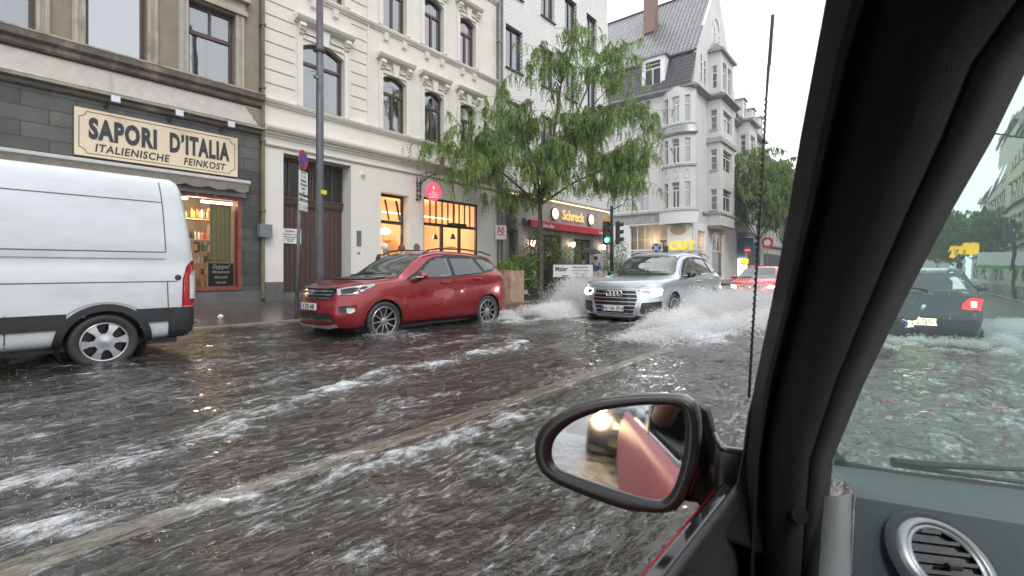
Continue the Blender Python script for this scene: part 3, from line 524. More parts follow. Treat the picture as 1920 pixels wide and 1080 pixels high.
# patch of broken plaster at the right end of the band
m = MB(); m.prism([(6.02, 5.94), (6.44, 5.94), (6.44, 5.46), (6.36, 5.50), (6.31, 5.60), (6.24, 5.64), (6.2, 5.76), (6.1, 5.82)], lambda a, b, h: FW.p(a, b, h), .031, .042); P(fixnormals(m.build('bare_plaster_patch', 'beige')))
# shop window: red frame, interior with shelves
sw = MB(); a0, a1, z0, z1 = DW
for bx in ((a0, a0+.1, z0, z1), (a1-.1, a1, z0, z1), (a0+.1, a1-.1, z0, z0+.1), (a0+.1, a1-.1, z1-.09, z1), (3.5, 3.58, z0+.1, z1-.09)): FW.box(sw, *bx, -.14, .05)
M['shopred'] = mat('dark_red_shop_frame', (.20, .045, .035), .5, var=.25, vscale=6)
swf = P(sw.build('shop_window', 'shopred'))
g = MB(); g.quad(FW.p(a0+.05, z0+.05, -.08), FW.p(a1-.05, z0+.05, -.08), FW.p(a1-.05, z1-.05, -.08), FW.p(a0+.05, z1-.05, -.08)); g.build('pane', 'shopglass', swf)
rm = MB()
rm.quad(FW.p(a0-.4, .3, -3), FW.p(a1+.3, .3, -3), FW.p(a1+.3, 3.5, -3), FW.p(a0-.4, 3.5, -3)); rm.quad(FW.p(a0-.4, 3.5, -3), FW.p(a1+.3, 3.5, -3), FW.p(a1+.3, 3.5, -.3), FW.p(a0-.4, 3.5, -.3))
rm.quad(FW.p(a0-.4, .5, -.3), FW.p(a1+.3, .5, -.3), FW.p(a1+.3, .5, -3), FW.p(a0-.4, .5, -3)); rm.quad(FW.p(a1+.3, .3, -.3), FW.p(a1+.3, 3.5, -.3), FW.p(a1+.3, 3.5, -3), FW.p(a1+.3, .3, -3)); rm.quad(FW.p(a0-.4, .3, -3), FW.p(a0-.4, 3.5, -3), FW.p(a0-.4, 3.5, -.3), FW.p(a0-.4, .3, -.3))
P(rm.build('shop_room', 'warmwall'))
gp = MB(); n_ = 24
for k in range(n_):   # olive green hanging panel
    p, q = 5.18+.56*k/n_, 5.18+.56*(k+1)/n_; dp, dq = -.26+.012*math.sin(k*1.3), -.26+.012*math.sin((k+1)*1.3)
    gp.quad(FW.p(p, 1.35, dp), FW.p(q, 1.35, dq), FW.p(q, 3.02, dq), FW.p(p, 3.02, dp))
M['olive'] = mat('olive_curtain', (.22, .20, .05), .7, var=.12, vscale=5, stretch=(1, 10, .3)); P(gp.build('olive_blind', 'olive'))
lt = MB(); FW.box(lt, 5.0, 5.8, 3.06, 3.12, -.4, -.32); FW.box(lt, 1.8, 4.9, 3.2, 3.26, -1.2, -1.12); P(lt.build('light_tube', emit('warm_tube_light', (1, .80, .52), 6)))
P(point((WX-.7, 5.0, 2.9), 38, (1, .80, .55), .25)); P(point((WX-1.6, 2.8, 2.9), 42, (1, .80, .55), .25))

deli = thing('shop_shelf', 'wooden shelf full of jars and packets behind the delicatessen window', 'shelf', (WX-1.0, 4.5, .5))
PD = bldpart(deli)
m = MB(); SH = [.62, .98, 1.32, 1.66, 2.02, 2.62]
for z in SH: FW.box(m, 4.2, 5.45, z, z+.03, -1.3, -.95)
for a in (4.17, 5.45, 5.95): FW.box(m, a, a+.035, .5, 3.0, -1.3, -.93)
for z in (.85, 1.25, 1.7, 2.15, 2.6): FW.box(m, 5.485, 5.95, z, z+.025, -1.3, -.95)
PD(m.build('shelf_board', 'pinewood'))
goods = []
gcols = [('pale_packet', (.62, .5, .3)), ('white_jar', (.7, .68, .6)), ('red_tin', (.5, .05, .03)), ('amber_jar', (.5, .22, .04)), ('dark_bottle', (.05, .035, .02)), ('green_tin', (.12, .2, .06))]
gm = [mat(a, c, .35) for a, c in gcols]
rr = random.Random(3)
for z in SH[:-1]+[2.65]:
    a = 4.22
    while a < 5.40:
        k = rr.choice([0, 0, 1, 1, 2, 3, 3, 4, 5]) if z > .7 else rr.choice([0, 3]); w = rr.uniform(.05, .085); h = rr.uniform(.15, .28)
        m = MB(); o3 = (WX-1.02+rr.uniform(-.06, .02), a+w/2, z+.03)
        if k in (1, 3, 4): m.lathe([(0, 0), (w*.5, 0), (w*.5, h*.7), (w*.3, h*.82), (w*.3, h), (0, h)], 8, c=o3); nm_ = 'jar'
        else: FW.box(m, a, a+w, z+.031, z+h, -1.12, -1.0); nm_ = 'packet'
        goods.append((m, nm_, gm[k])); a += w+rr.uniform(.002, .016)
for z in (.875, 1.275, 1.725, 2.175, 2.625):
    a = 5.50
    while a < 5.88:
        k = rr.choice([1, 2, 2, 4]); w = rr.uniform(.06, .10); h = rr.uniform(.18, .34); m = MB(); FW.box(m, a, a+w, z+.001, z+h, -1.1, -.97); goods.append((m, 'packet', gm[k])); a += w+.015
order = {'jar': 'jars and bottles standing on the lit shelves of the delicatessen', 'packet': 'packets and tins standing on the lit shelves of the delicatessen'}
for m, nm_, mm in goods: tag(m.build(nm_, mm), 'small %s among many alike on the lit shelf in the delicatessen window' % nm_, nm_, order[nm_])
# chalk boards in the window
M['chalkboard'] = mat('chalkboard', (.02, .025, .025), .7, var=.3, vscale=6); M['chalk'] = mat('chalk_writing', (.62, .66, .60), .9)
for (b0, b1, lbl, lines) in ((5.12, 5.78, 'wooden framed chalkboard right in the corner of the delicatessen window', [('Suppe!', .17), ('Minestrone', .10), ('Gnocchi', .10), ('Ravioli', .09)]),
                             (4.05, 4.60, 'chalkboard half hidden by the rear lamp of the white van', [('Vino', .12), ('rosso', .10), ('bianco', .10), ('3,90', .13)])):
    cbd = thing('chalkboard', lbl, 'chalkboard', (WX-.2, (b0+b1)/2, .68)); PC = bldpart(cbd)
    m = MB(); FW.box(m, b0, b1, .68, 1.34, -.23, -.215); PC(m.build('board', 'chalkboard'))
    m = MB(); FW.box(m, b0-.03, b0, .66, 1.37, -.235, -.2); FW.box(m, b1, b1+.03, .66, 1.37, -.235, -.2); FW.box(m, b0, b1, 1.34, 1.37, -.235, -.2); FW.box(m, b0, b1, .66, .68, -.235, -.2); PC(m.build('frame', 'pinewood'))
    for k, (tx, sz) in enumerate(lines):
        PC(text_mb(tx, sz, .002, .001, fn=lambda x, y, z, k=k: FW.p((b0+b1)/2+x, 1.24-k*.15+y, -.213+z), shear=.3).build('chalk_writing', 'chalk'))
# awning box with scalloped valance
aw = thing('shop_awning', 'rolled grey awning with scalloped edge over the delicatessen window', 'awning', (WX, 3.5, 3.4)); PA = bldpart(aw)
m = MB(); FW.prof(m, .4, 6.02, [(3.60, .0), (3.60, .36), (3.64, .40), (3.70, .40), (3.72, .36), (3.74, 0)]); PA(m.build('awning_box', mat('awning_white_profile', (.50, .50, .48), .5, var=.1)))
m = MB(); FW.box(m, 1.4, 6.0, 3.26, 3.52, .03, .10); PA(m.build('awning_cassette', mat('awning_cassette', (.28, .28, .26), .5)))
m = MB(); N = 120
for k in range(N):
    p, q = .5+5.48*k/N, .5+5.48*(k+1)/N; zp, zq = 3.44-.07*abs(math.sin(p*PI/.55)), 3.44-.07*abs(math.sin(q*PI/.55))
    m.quad(FW.p(p, zp, .34), FW.p(q, zq, .34), FW.p(q, 3.60, .36), FW.p(p, 3.60, .36))
PA(m.build('valance', mat('awning_fabric', (.22, .20, .165), .85, var=.2, vscale=7)))
# shop sign
sg = thing('shop_sign', 'cream shop signboard reading SAPORI D\'ITALIA ITALIENISCHE FEINKOST', 'shop sign', (WX, 4.0, 4.4)); PS = bldpart(sg)
m = MB(); FW.box(m, 2.25, 5.78, 3.83, 4.95, .06, .10); PS(bevel(m.build('signboard', 'cream_sign'), .006))
m = MB(); FW.box(m, 2.235, 5.795, 3.815, 4.965, .03, .062); PS(m.build('sign_backing', 'brownframe'))
pts = []
a0, a1, z0, z1, r_ = 2.33, 5.70, 3.90, 4.88, .13
for (cx, cz, t0, t1) in ((a0, z0, 90, 0), (a1, z0, 180, 90), (a1, z1, 270, 180), (a0, z1, 360, 270)):
    for k in range(7): t = R(t0+(t1-t0)*k/6); pts.append(FW.p(cx+r_*math.cos(t), cz+r_*math.sin(t), .103))
pts.append(pts[0]); m = MB(); m.tube(pts, .007, 5); PS(m.build('sign_border', 'textblack'))
def st(txt, a0, a1, z0, z1, bold, sp=1.0, sh=0):
    t = text_mb(txt, .5, bold, .004, 1, fn=lambda x, y, z: (x, y, z), space=sp, shear=sh)
    X_ = [v[0] for v in t.v]; Y_ = [v[1] for v in t.v if True]; x0, x1 = min(X_), max(X_); cap = text_mb(txt.replace('\u2019', 'I'), .5, bold, .004, 1, fn=lambda x, y, z: (x, y, z)).v; y0, y1 = min(v[1] for v in cap), max(v[1] for v in cap)
    t.v = [FW.p(a0+(v[0]-x0)*(a1-a0)/(x1-x0), z0+(v[1]-y0)*(z1-z0)/(y1-y0), .105+v[2]) for v in t.v]
    return PS(t.build('sign_lettering', 'textblack'))
st('SAPORI', 2.50, 3.84, 4.24, 4.76, .026, 1.15); st('D\u2019ITALIA', 4.12, 5.56, 4.24, 4.76, .024, 1.15)
st('ITALIENISCHE', 2.62, 4.12, 3.965, 4.155, .008, 1.1, .15); st('FEINKOST', 4.44, 5.46, 3.965, 4.155, .008, 1.1, .15)
for k, a in enumerate((2.93, 4.23, 5.47)):
    fl = thing('sign_floodlight', ['left floodlight above the letters SAPORI on the cream signboard', 'middle floodlight above the gap in the cream signboard', 'right floodlight near the end of the cream signboard'][k], 'floodlight', (WX+.2, a, 5.2), 'floodlights above the cream signboard'); PF = bldpart(fl)
    m = MB(); FW.box(m, a-.09, a+.09, 5.13, 5.29, .42, .50); PF(bevel(m.build('lamp_housing', 'silver'), .01))
    m = MB(); m.tube([FW.p(a-.1, 5.12, .05), FW.p(a-.1, 5.10, .30), FW.p(a-.02, 5.17, .43)], .014, 6); FW.box(m, a-.14, a-.06, 5.06, 5.16, .02, .05); PF(m.build('lamp_arm', 'black'))

# --- cream stucco house
cream = thing('cream_townhouse', 'cream stucco townhouse with carriage gate and lit shop windows behind the parked red car', 'house', (WX, 12, 0)); PCm = bldpart(cream)
Y0, Y1 = 6.55, 17.30
W1 = [(7.76, 9.25, .22, 'T'), (10.84, 11.93, .16, 'T'), (12.84, 13.89, .16, 'T'), (14.86, 15.85, .16, 'T')]
holes = []
for a0, a1, ri, st_ in W1:
    holes.append((a0, a1, 6.43, 8.62 if a0 < 10 else 8.50, ri)); holes.append((a0, a1, 10.28, 12.35, ri)); holes.append((a0, a1, 14.1, 16.1, ri))
m = MB(); FW.wall(m, Y0, Y1, 5.3, 18, holes, rev=.20); shell(m, Y0, Y1, -25, WX, -.1, 18, 'n'); m.quad((WX, Y1, -.1), (-25, Y1, -.1), (-25, Y1, 18), (WX, Y1, 18))
PCm(m.build('wall', 'cream'))
GH = (7.13, 9.50, .2, 4.80, 0, .62); SH1 = (10.74, 12.06, .7, 4.06, 0, .42); SH2 = (12.79, 15.99, .25, 4.12, 0, .14)
m = MB(); FW.wall(m, Y0, Y1, .0, 5.32, [GH, SH1, SH2], d=.04); PCm(m.build('ground_floor_wall', mat('pale_ground_floor_render', (.66, .635, .58), .75, var=.03, dirt=((.48, .45, .40), .6, .62))))
for b_ in ((Y0, 7.12, -.1, .78, 0, .075), (9.52, 12.78, -.1, .55, 0, .07), (16.0, Y1, -.1, .6, 0, .07)):
    m = MB(); FW.box(m, *b_); PCm(m.build('plinth', 'plinth'))
m = MB()
for z, sc_ in ((6.22, 1), (10.02, .9), (13.8, .9)): FW.prof(m, Y0-.02, Y1+.0, [(z-.02, 0), (z-.02, .05), (z+.04, .07), (z+.05, .13*sc_), (z+.12, .17*sc_), (z+.15, .17*sc_), (z+.17, .10), (z+.19, 0)])
FW.prof(m, Y0-.02, Y1, [(5.22, 0), (5.22, .08), (5.28, .10), (5.30, .16), (5.36, .17), (5.38, .26), (5.45, .31), (5.52, .32), (5.54, .22), (5.60, 0)])
FW.prof(m, Y0-.02, Y1, [(4.93, .04), (4.93, .09), (4.97, .12), (5.01, .12), (5.02, .04)])
PCm(m.build('cornice', 'creamtrim'))
for a0, a1, ri, st_ in W1:
    for (z0, z1, hood) in ((6.43, 8.62 if a0 < 10 else 8.50, 1), (10.28, 12.35, 1), (14.1, 16.1, 0)):
        s_ = MB(); wA = .17
        for x0, x1 in ((a0-wA, a0-.0), (a1+.0, a1+wA)): FW.box(s_, x0, x1, z0, z1, 0, .05)
        for x0, x1 in ((a0-wA-.02, a0-wA+.03), (a1+wA-.03, a1+wA+.02)): FW.box(s_, x0, x1, z0, z1+.1, 0, .075)
        # keystone, panel, consoles and hood
        ac = (a0+a1)/2; FW.box(s_, a0-wA, a1+wA, z1, z1+.14, 0, .045)
        s_.prism([(ac-.10, z1-.04), (ac+.10, z1-.04), (ac+.16, z1+.44), (ac-.16, z1+.44)], lambda a, b, h: FW.p(a, b, h), 0.0, .13)
        for sgn in (-1, 1):
            c = a0-wA*.4 if sgn < 0 else a1+wA*.4
            if z0 < 13:
                FW.prof(s_, c-.09, c+.09, [(z1+.10, .05), (z1+.12, .10), (z1+.20, .12), (z1+.22, .17), (z1+.30, .21), (z1+.40, .22), (z1+.44, .20), (z1+.44, .0), (z1+.1, 0)])
                s_.lathe([(0, -.1), (.045, -.1), (.045, .1), (0, .1)], 10, 'y', FW.p(c, z1+.34, .2))
            b0, b1 = (c+.13, ac-.2) if sgn < 0 else (ac+.2, c-.13)
            FW.box(s_, b0, b1, z1+.17, z1+.22, 0, .09); FW.box(s_, b0, b1, z1+.25, z1+.29, 0, .06)
        FW.prof(s_, a0-wA-.12, a1+wA+.12, [(z1+.45, 0), (z1+.45, .10), (z1+.49, .14), (z1+.50, .22), (z1+.56, .27), (z1+.62, .30), (z1+.64, .26), (z1+.68, 0)])
        s = PCm(s_.build('window_surround', 'creamtrim'))
        cu = [(.52, .96, 0, .66)] if a0 > 12 and z0 < 9 else ([(.05, .45, 0, .95), (.55, .95, 0, .95)] if z0 > 9 else ([(.7, .97, 0, .64)] if a0 < 9 else None))
        if a0 > 12 and z0 < 9: cu = [(.04, .46, 0, .64), (.54, .96, 0, .64)] if a0 < 14 else cu
        PCm(window(FW, None, a0, a1, z0, z1, rise=ri, style=st_+('U' if a0 < 9 else ''), curt=cu, w=.075, rev=.18))
m = MB()
for a0, a1, *_ in W1:
    for z in (9.72, 13.5):
        for c in (a0+.12, a1-.12) if a0 > 10 else (a0+.35, a1-.35):
            m = MB(); FW.prof(m, c-.09, c+.09, [(z, 0), (z+.02, .09), (z+.12, .11), (z+.26, .13), (z+.28, 0)]); PCm(m.build('console_block', 'creamtrim'))

# horizontal grooves of the left bay
m = MB()
for z in np.arange(6.85, 17.9, .42):
    if abs(z-10.1) < .15 or abs(z-13.9) < .15: continue
    for b_ in ((Y0+.03, 7.50), (9.52, 10.15)):
        m = MB(); FW.box(m, *b_, z, z+.03, -.005, .012); PCm(m.build('stucco_groove', 'groove'))
m = MB(); FW.box(m, 10.18, 10.22, 6.4, 18, 0, .05); FW.box(m, 6.55, 6.57, 5.6, 18, 0, .05); PCm(m.build('pilaster_edge', 'creamtrim'))
# carriage gate
gt = MB(); e = -.58+.04
for k in range(26):
    p = 7.15+2.33*k/26; FW.box(gt, p, p+.082, .42, 3.25, e-.06, e+.012*(k % 2))
gto = PCm(gt.build('carriage_gate', 'gate'))
m = MB(); FW.prof(m, 7.10, 9.52, [(3.25, e-.05), (3.25, e+.05), (3.32, e+.08), (3.42, e+.10), (3.48, e+.12), (3.52, e+.12), (3.54, e-.05)]); FW.box(m, 7.13, 7.20, 3.54, 4.80, e-.05, e+.05); FW.box(m, 9.43, 9.50, 3.54, 4.8, e-.05, e+.05)
FW.box(m, 7.13, 9.5, 4.70, 4.80, e-.05, e+.04)
for a in (7.55, 8.28, 8.36, 9.06): FW.box(m, a, a+.05, 3.54, 4.70, e-.05, e+.03)
m.build('gate_frame', 'brownframe', gto)
m = MB(); FW.box(m, 7.15, 9.48, 3.55, 4.75, e-.04, e-.02); m.build('fanlight', 'gatedark', gto)
m = MB(); FW.box(m, 7.15, 9.48, .2, .42, e-.06, e+.03); m.build('gate_kick_plate', 'galv', gto)
m = MB(); m.quad(FW.p(7.0, .0, -.8), FW.p(9.6, .0, -.8), FW.p(9.6, 5, -.8), FW.p(7.0, 5, -.8)); PCm(m.build('gateway_back', 'inside'))
m = MB(); FW.box(m, 9.72, 9.90, 2.0, 2.55, .042, .06); FW.box(m, 9.76, 9.86, 1.72, 1.78, .042, .055); PCm(m.build('doorbell_panel', 'galv'))
ps = thing('gate_notice', 'white notice board fixed to the brown carriage gate', 'notice', (WX-.5, 7.5, 2.4)); PN = bldpart(ps)
m = MB(); FW.box(m, 7.26, 7.98, 2.02, 2.50, e+.02, e+.035); PN(m.build('board', 'white'))
for k, (tx, sz) in enumerate((('Ausfahrt', .11), ('Tag und Nacht freihalten', .07), ('Widerrechtlich abgestellte', .05), ('Fahrzeuge werden', .05), ('abgeschleppt', .05))):
    PN(text_mb(tx, sz, .002, .001, .82, fn=lambda x, y, z, k=k: FW.p(7.62+x, 2.42-[0, .105, .19, .255, .32][k]+y, e+.037+z)).build('lettering', 'textblack'))
# small tilted shop window
e = .04-.40
f = MB()
for bx in ((10.74, 10.82, .7, 4.06), (11.98, 12.06, .7, 4.06), (10.82, 11.98, 2.93, 3.06), (10.82, 11.98, 3.96, 4.06), (10.82, 11.98, .7, .8)): FW.box(f, *bx, e-.06, e+.02)
fo = PCm(f.build('shop_window', 'darkframe'))
t_ = MB()
for x0, x1 in ((10.84, 10.92), (11.36, 11.42), (11.88, 11.96)): t_.add([FW.p(x0, 3.08, e+.02), FW.p(x1, 3.08, e+.02), FW.p(x1, 3.9, e-.22), FW.p(x0, 3.9, e-.22), FW.p(x0, 3.08, e-.02), FW.p(x1, 3.08, e-.02), FW.p(x1, 3.9, e-.26), FW.p(x0, 3.9, e-.26)], [(0, 1, 2, 3), (4, 7, 6, 5), (1, 5, 6, 2), (0, 3, 7, 4)])
t_.build('tilted_sash', 'darkframe', fo)
g = MB(); g.quad(FW.p(10.82, .8, e-.03), FW.p(11.98, .8, e-.03), FW.p(11.98, 2.93, e-.03), FW.p(10.82, 2.93, e-.03)); g.quad(FW.p(10.86, 3.08, e), FW.p(11.94, 3.08, e), FW.p(11.94, 3.9, e-.24), FW.p(10.86, 3.9, e-.24)); g.build('pane', 'shopglass', fo)
# wide shop front
e = .04-.10
f = MB()
for bx in ((12.79, 12.88, .25, 4.12), (15.90, 15.99, .25, 4.12), (12.88, 15.9, 4.03, 4.12), (12.88, 15.9, 2.98, 3.10), (13.78, 13.92, .25, 2.98), (14.82, 14.95, .25, 2.98), (12.88, 15.9, .25, .6)): FW.box(f, *bx, e-.06, e+.03)
for k in range(1, 9): a = 12.88+3.02*k/9; FW.box(f, a-.022, a+.022, 3.10, 4.03, e-.04, e+.015)
fo = PCm(f.build('shop_window', 'darkframe'))
g = MB(); g.quad(FW.p(12.85, .6, e-.03), FW.p(15.95, .6, e-.03), FW.p(15.95, 4.06, e-.03), FW.p(12.85, 4.06, e-.03)); g.build('pane', 'shopglass', fo)
m = MB(); FW.box(m, 14.15, 15.05, 3.02, 3.16, e+.04, e+.30); m.tube([FW.p(14.45, 3.14, e+.2), FW.p(14.45, 4.5, e+.12)], .014, 6); m.build('door_lamp_box', 'blackgloss', fo)
rm = MB()
for (b0, b1, c1) in ((10.3, 16.6, 4.4),):
    rm.quad(FW.p(b0, .2, -4.5), FW.p(b1, .2, -4.5), FW.p(b1, c1, -4.5), FW.p(b0, c1, -4.5)); rm.quad(FW.p(b0, c1, -4.5), FW.p(b1, c1, -4.5), FW.p(b1, c1, -.5), FW.p(b0, c1, -.5))
    rm.quad(FW.p(b0, .2, -.5), FW.p(b1, .2, -.5), FW.p(b1, .2, -4.5), FW.p(b0, .2, -4.5)); rm.quad(FW.p(b1, .2, -.5), FW.p(b1, c1, -.5), FW.p(b1, c1, -4.5), FW.p(b1, .2, -4.5)); rm.quad(FW.p(b0, .2, -4.5), FW.p(b0, c1, -4.5), FW.p(b0, c1, -.5), FW.p(b0, .2, -.5))
PCm(rm.build('shop_room', mat('peach_plaster', (.80, .64, .48), .85)))
m = MB(); FW.box(m, 12.4, 16.4, 3.62, 3.66, -2.2, -2.12); PCm(m.build('light_strip', emit('cove_light', (1, .74, .42), 5)))
m = MB(); FW.box(m, 11.0, 12.1, .3, 1.9, -2.4, -2.1); FW.box(m, 13.1, 13.7, .3, 2.5, -3.0, -2.6); FW.box(m, 14.2, 15.3, .3, 1.5, -2.2, -1.6); FW.box(m, 15.3, 15.8, 2.2, 2.25, -1.6, -1.2); PCm(m.build('shop_counter', mat('honey_wood', (.45, .26, .09), .5, var=.3, vscale=4)))
for a, z, d in ((13.3, 2.6, -1.2), (14.6, 2.55, -1.3), (15.5, 2.6, -1.1)):
    m = MB(); m.lathe([(.02, .25), (.05, .22), (.14, .0), (.13, .0), (.0, .05)], 12, c=FW.p(a, z, d)); m.tube([FW.p(a, z+.25, d), FW.p(a, 4.3, d)], .008, 5); PCm(m.build('pendant_lamp', 'darkframe'))
m = MB(); m.lathe([(0, .14), (.10, .13), (.20, .06), (.22, 0), (.18, -.07), (0, -.11)], 16, c=FW.p(11.62, 2.68, -.9)); PCm(m.build('globe_lamp', emit('globe_lamp_glow', (1, .86, .6), 4)))
P1 = point((WX-1.8, 11.5, 3.2), 62, (1, .64, .30), .3); PCm(P1); PCm(point((WX-2.0, 14.4, 3.0), 120, (1, .68, .42), .4))
for k, (a, z, w_, h_) in enumerate(((13.0, 2.2, .5, .6), (14.1, 2.4, .7, .5), (15.3, 2.3, .5, .7), (11.3, 2.3, .4, .5), (12.9, 3.3, .4, .5), (15.6, 3.4, .5, .3))):
    m = MB(); FW.box(m, a, a+w_, z, z+h_, -4.48, -4.44); PCm(m.build('wall_picture', gm[[3, 0, 2, 4, 1, 3][k]]))
for k, (a, z) in enumerate(((12.6, 1.5), (13.4, 1.8), (14.5, 1.5), (15.0, 1.6), (11.2, 1.9), (11.6, 1.9), (11.9, 1.9))):
    m = MB(); m.lathe([(0, 0), (.09, 0), (.07, .2), (.03, .28), (.03, .36), (0, .36)], 10, c=FW.p(a, z, -2.2)); PCm(m.build('display_bottle', gm[k % 5]))
m = MB(); m.lathe([(0, 0), (.16, 0), (.16, .02), (0, .02)], 20, 'x', FW.p(12.42, 2.05, .045)); PCm(m.build('round_wall_plaque', mat('plaque_brown', (.2, .12, .1), .5)))
m = MB(); m.tube([FW.p(9.95, 4.55, .1), FW.p(9.95, 4.55, .04)], .05, 8); m.lathe([(0, -.08), (.07, 0), (.07, .03), (0, .05)], 10, c=FW.p(9.95, 4.55, .13)); PCm(m.build('security_camera', 'white'))
# downpipes
dp = thing('downpipe', 'thin mossy downpipe between the beige house and the cream house', 'downpipe', (WX+.12, 6.48, 0)); m = MB(); m.tube([(WX+.12, 6.48, .3), (WX+.12, 6.48, 14)], .05, 10); m.build('pipe', 'greenpipe').parent = dp; dp.children[0].matrix_parent_inverse = Matrix.Translation((-WX-.12, -6.48, 0))
for z in (2.9, 5.0, 6.6, 8.5):
    m = MB(); FW.box(m, 6.41, 6.55, z, z+.05, 0, .18); bldpart(dp)(m.build('pipe_clamp', 'greenpipe'))
dp = thing('downpipe', 'grey downpipe at the right end of the cream house beside the white brick block', 'downpipe', (WX+.14, 17.38, 0)); m = MB(); m.tube([(WX+.14, 17.38, .3), (WX+.14, 17.38, 18)], .075, 10); bldpart(dp)(m.build('pipe', 'pipe')); m = MB(); m.tube([(WX+.12, 17.60, .3), (WX+.12, 17.60, 18)], .055, 8); bldpart(dp)(m.build('second_pipe', 'pipe'))
for z in (3, 6, 9, 12):
    m = MB(); FW.box(m, 17.28, 17.5, z, z+.05, 0, .23); bldpart(dp)(m.build('pipe_clamp', 'pipe'))
eb = thing('junction_box', 'grey electrical box with cable on the wall joint left of the cream house', 'junction box', (WX+.1, 6.45, 2.3)); PE = bldpart(eb)
m = MB(); FW.box(m, 6.33, 6.70, 2.12, 2.52, .06, .26); PE(bevel(m.build('box', mat('box_grey', (.14, .17, .19), .45)), .015)); m = MB(); m.tube([FW.p(6.52, 2.5, .12), FW.p(6.5, 3.4, .1)], .015, 6); m.tube([FW.p(6.5, 2.12, .12), FW.p(6.5, .3, .1)], .015, 6); PE(m.build('conduit', 'pipe'))
# --- white brick block with the restaurant
brick = thing('brick_apartment_block', 'white glazed brick apartment block with a restaurant on the ground floor behind the street tree', 'apartment block', (WX, 22, 0)); PB = bldpart(brick)
Y0, Y1 = 17.46, 28.5
hb = []
for z0 in (7.4, 11.1, 14.85):
    for a0, a1 in ((18.0, 19.35), (20.94, 22.25), (23.3, 24.6), (25.75, 27.05)): hb.append((a0, a1, z0, z0+2.15))
m = MB(); FW.wall(m, Y0, Y1, 5.1, 19.6, hb, rev=.22); shell(m, Y0, Y1, -25, WX, -.1, 19.6, ''); PB(m.build('wall', 'whitebrick'))
m = MB(); FW.box(m, Y0, Y1+.35, 19.6, 19.85, -.3, .55); PB(m.build('roof_edge', 'darkframe'))
rr = random.Random(5)
for h in hb:
    k = rr.random()
    PB(window(FW, None, *h, rev=.19, style='I', fm='darkframe', curt=[(.05, .45, 0, 1)] if k < .5 else ([(.5, .95, .3, 1)] if k < .75 else None)))
for h in hb: m = MB(); FW.box(m, h[0]-.03, h[1]+.05, h[2]-.05, h[2], -.1, .10); PB(m.build('window_sill', 'darkframe'))
hr = [(18.2, 18.95, .2, 3.2, 0, .3), (21.0, 22.97, 1.0, 3.1, 0, .2), (24.23, 26.62, .2, 3.05, 0, .35)]
m = MB(); FW.wall(m, Y0, Y1, .0, 5.02, hr, d=.02); PB(m.build('restaurant_wall', 'restwall'))
m = MB(); FW.box(m, Y0, Y1+.03, 5.0, 5.12, 0, .16); PB(m.build('lintel_ledge', 'jugendtrim'))
m = MB(); FW.box(m, Y0+.1, Y1, 4.94, 4.985, .10, .14); PB(m.build('light_strip', emit('facade_light_strip', (1, .70, .38), 1.8)))
for h in hr[1:]:
    f = MB(); e = .02-h[5]
    for bx in ((h[0], h[0]+.12, h[2], h[3]), (h[1]-.12, h[1], h[2], h[3]), (h[0]+.12, h[1]-.12, h[3]-.12, h[3]), (h[0]+.12, h[1]-.12, 2.2, 2.3), (h[0]+.12, h[1]-.12, h[2], h[2]+.1)): FW.box(f, *bx, e-.05, e+.03)
    for q in (.33, .66): a = h[0]+.12+(h[1]-h[0]-.24)*q; FW.box(f, a-.03, a+.03, 2.3, h[3]-.12, e-.04, e+.01)
    fo = PB(f.build('restaurant_window', 'darkframe'))
    g = MB(); g.quad(FW.p(h[0]+.1, h[2]+.1, e-.03), FW.p(h[1]-.1, h[2]+.1, e-.03), FW.p(h[1]-.1, h[3]-.1, e-.03), FW.p(h[0]+.1, h[3]-.1, e-.03)); g.build('pane', 'glass', fo)
m = MB(); m.quad(FW.p(17.6, .2, -1.8), FW.p(28.4, .2, -1.8), FW.p(28.4, 4, -1.8), FW.p(17.6, 4, -1.8)); PB(m.build('room_backing', mat('dim_room', (.22, .15, .10), .9)))
m = MB(); FW.box(m, 18.2, 18.95, .2, 3.2, -.3, -.2); PB(m.build('side_door', mat('old_door', (.07, .06, .05), .7, var=.4, bump=.4)))
m = MB(); FW.box(m, 18.30, 18.72, 3.95, 4.35, .02, .07); PB(m.build('wall_vent', 'bark'))
PB(point((WX-.9, 22, 2.6), 14, (1, .7, .4), .2)); PB(point((WX-.9, 25.5, 2.6), 14, (1, .7, .4), .2))
rs = thing('restaurant_sign', 'lit gold SCHRECK lettering between two round lamps above the red awning', 'restaurant sign', (WX, 24, 4.3)); PR = bldpart(rs)
gold = emit('gold_lettering_glow', (1, .66, .22), .28)
PR(text_mb('Schreck', .78, .01, .02, .95, fn=lambda x, y, z: FW.p(24.05+x, 4.27+y, .12+z)).build('lettering', gold))
for a in (22.06, 26.0):
    m = MB(); m.lathe([(0, -.05), (.30, -.04), (.32, 0), (.30, .04), (0, .06)], 24, 'x', FW.p(a, 4.28, .16)); PR(m.build('round_lamp', emit('round_sign_lamp', (1, .84, .62), .8)))
    m = MB(); m.lathe([(.30, -.07), (.36, -.05), (.36, .05), (.31, .06)], 24, 'x', FW.p(a, 4.28, .13)); PR(m.build('lamp_rim', 'darkframe'))
ra = thing('restaurant_awning', 'closed red awning with white lettering along the restaurant front', 'awning', (WX, 23.6, 3.5)); PA = bldpart(ra)
m = MB(); FW.prof(m, 19.45, 27.75, [(3.74, 0), (3.78, .1), (3.74, .42), (3.70, .46), (3.35, .47), (3.36, .44), (3.62, .42), (3.66, .1), (3.62, 0)]); PA(m.build('valance', mat('awning_red', (.42, .025, .03), .6, var=.12)))
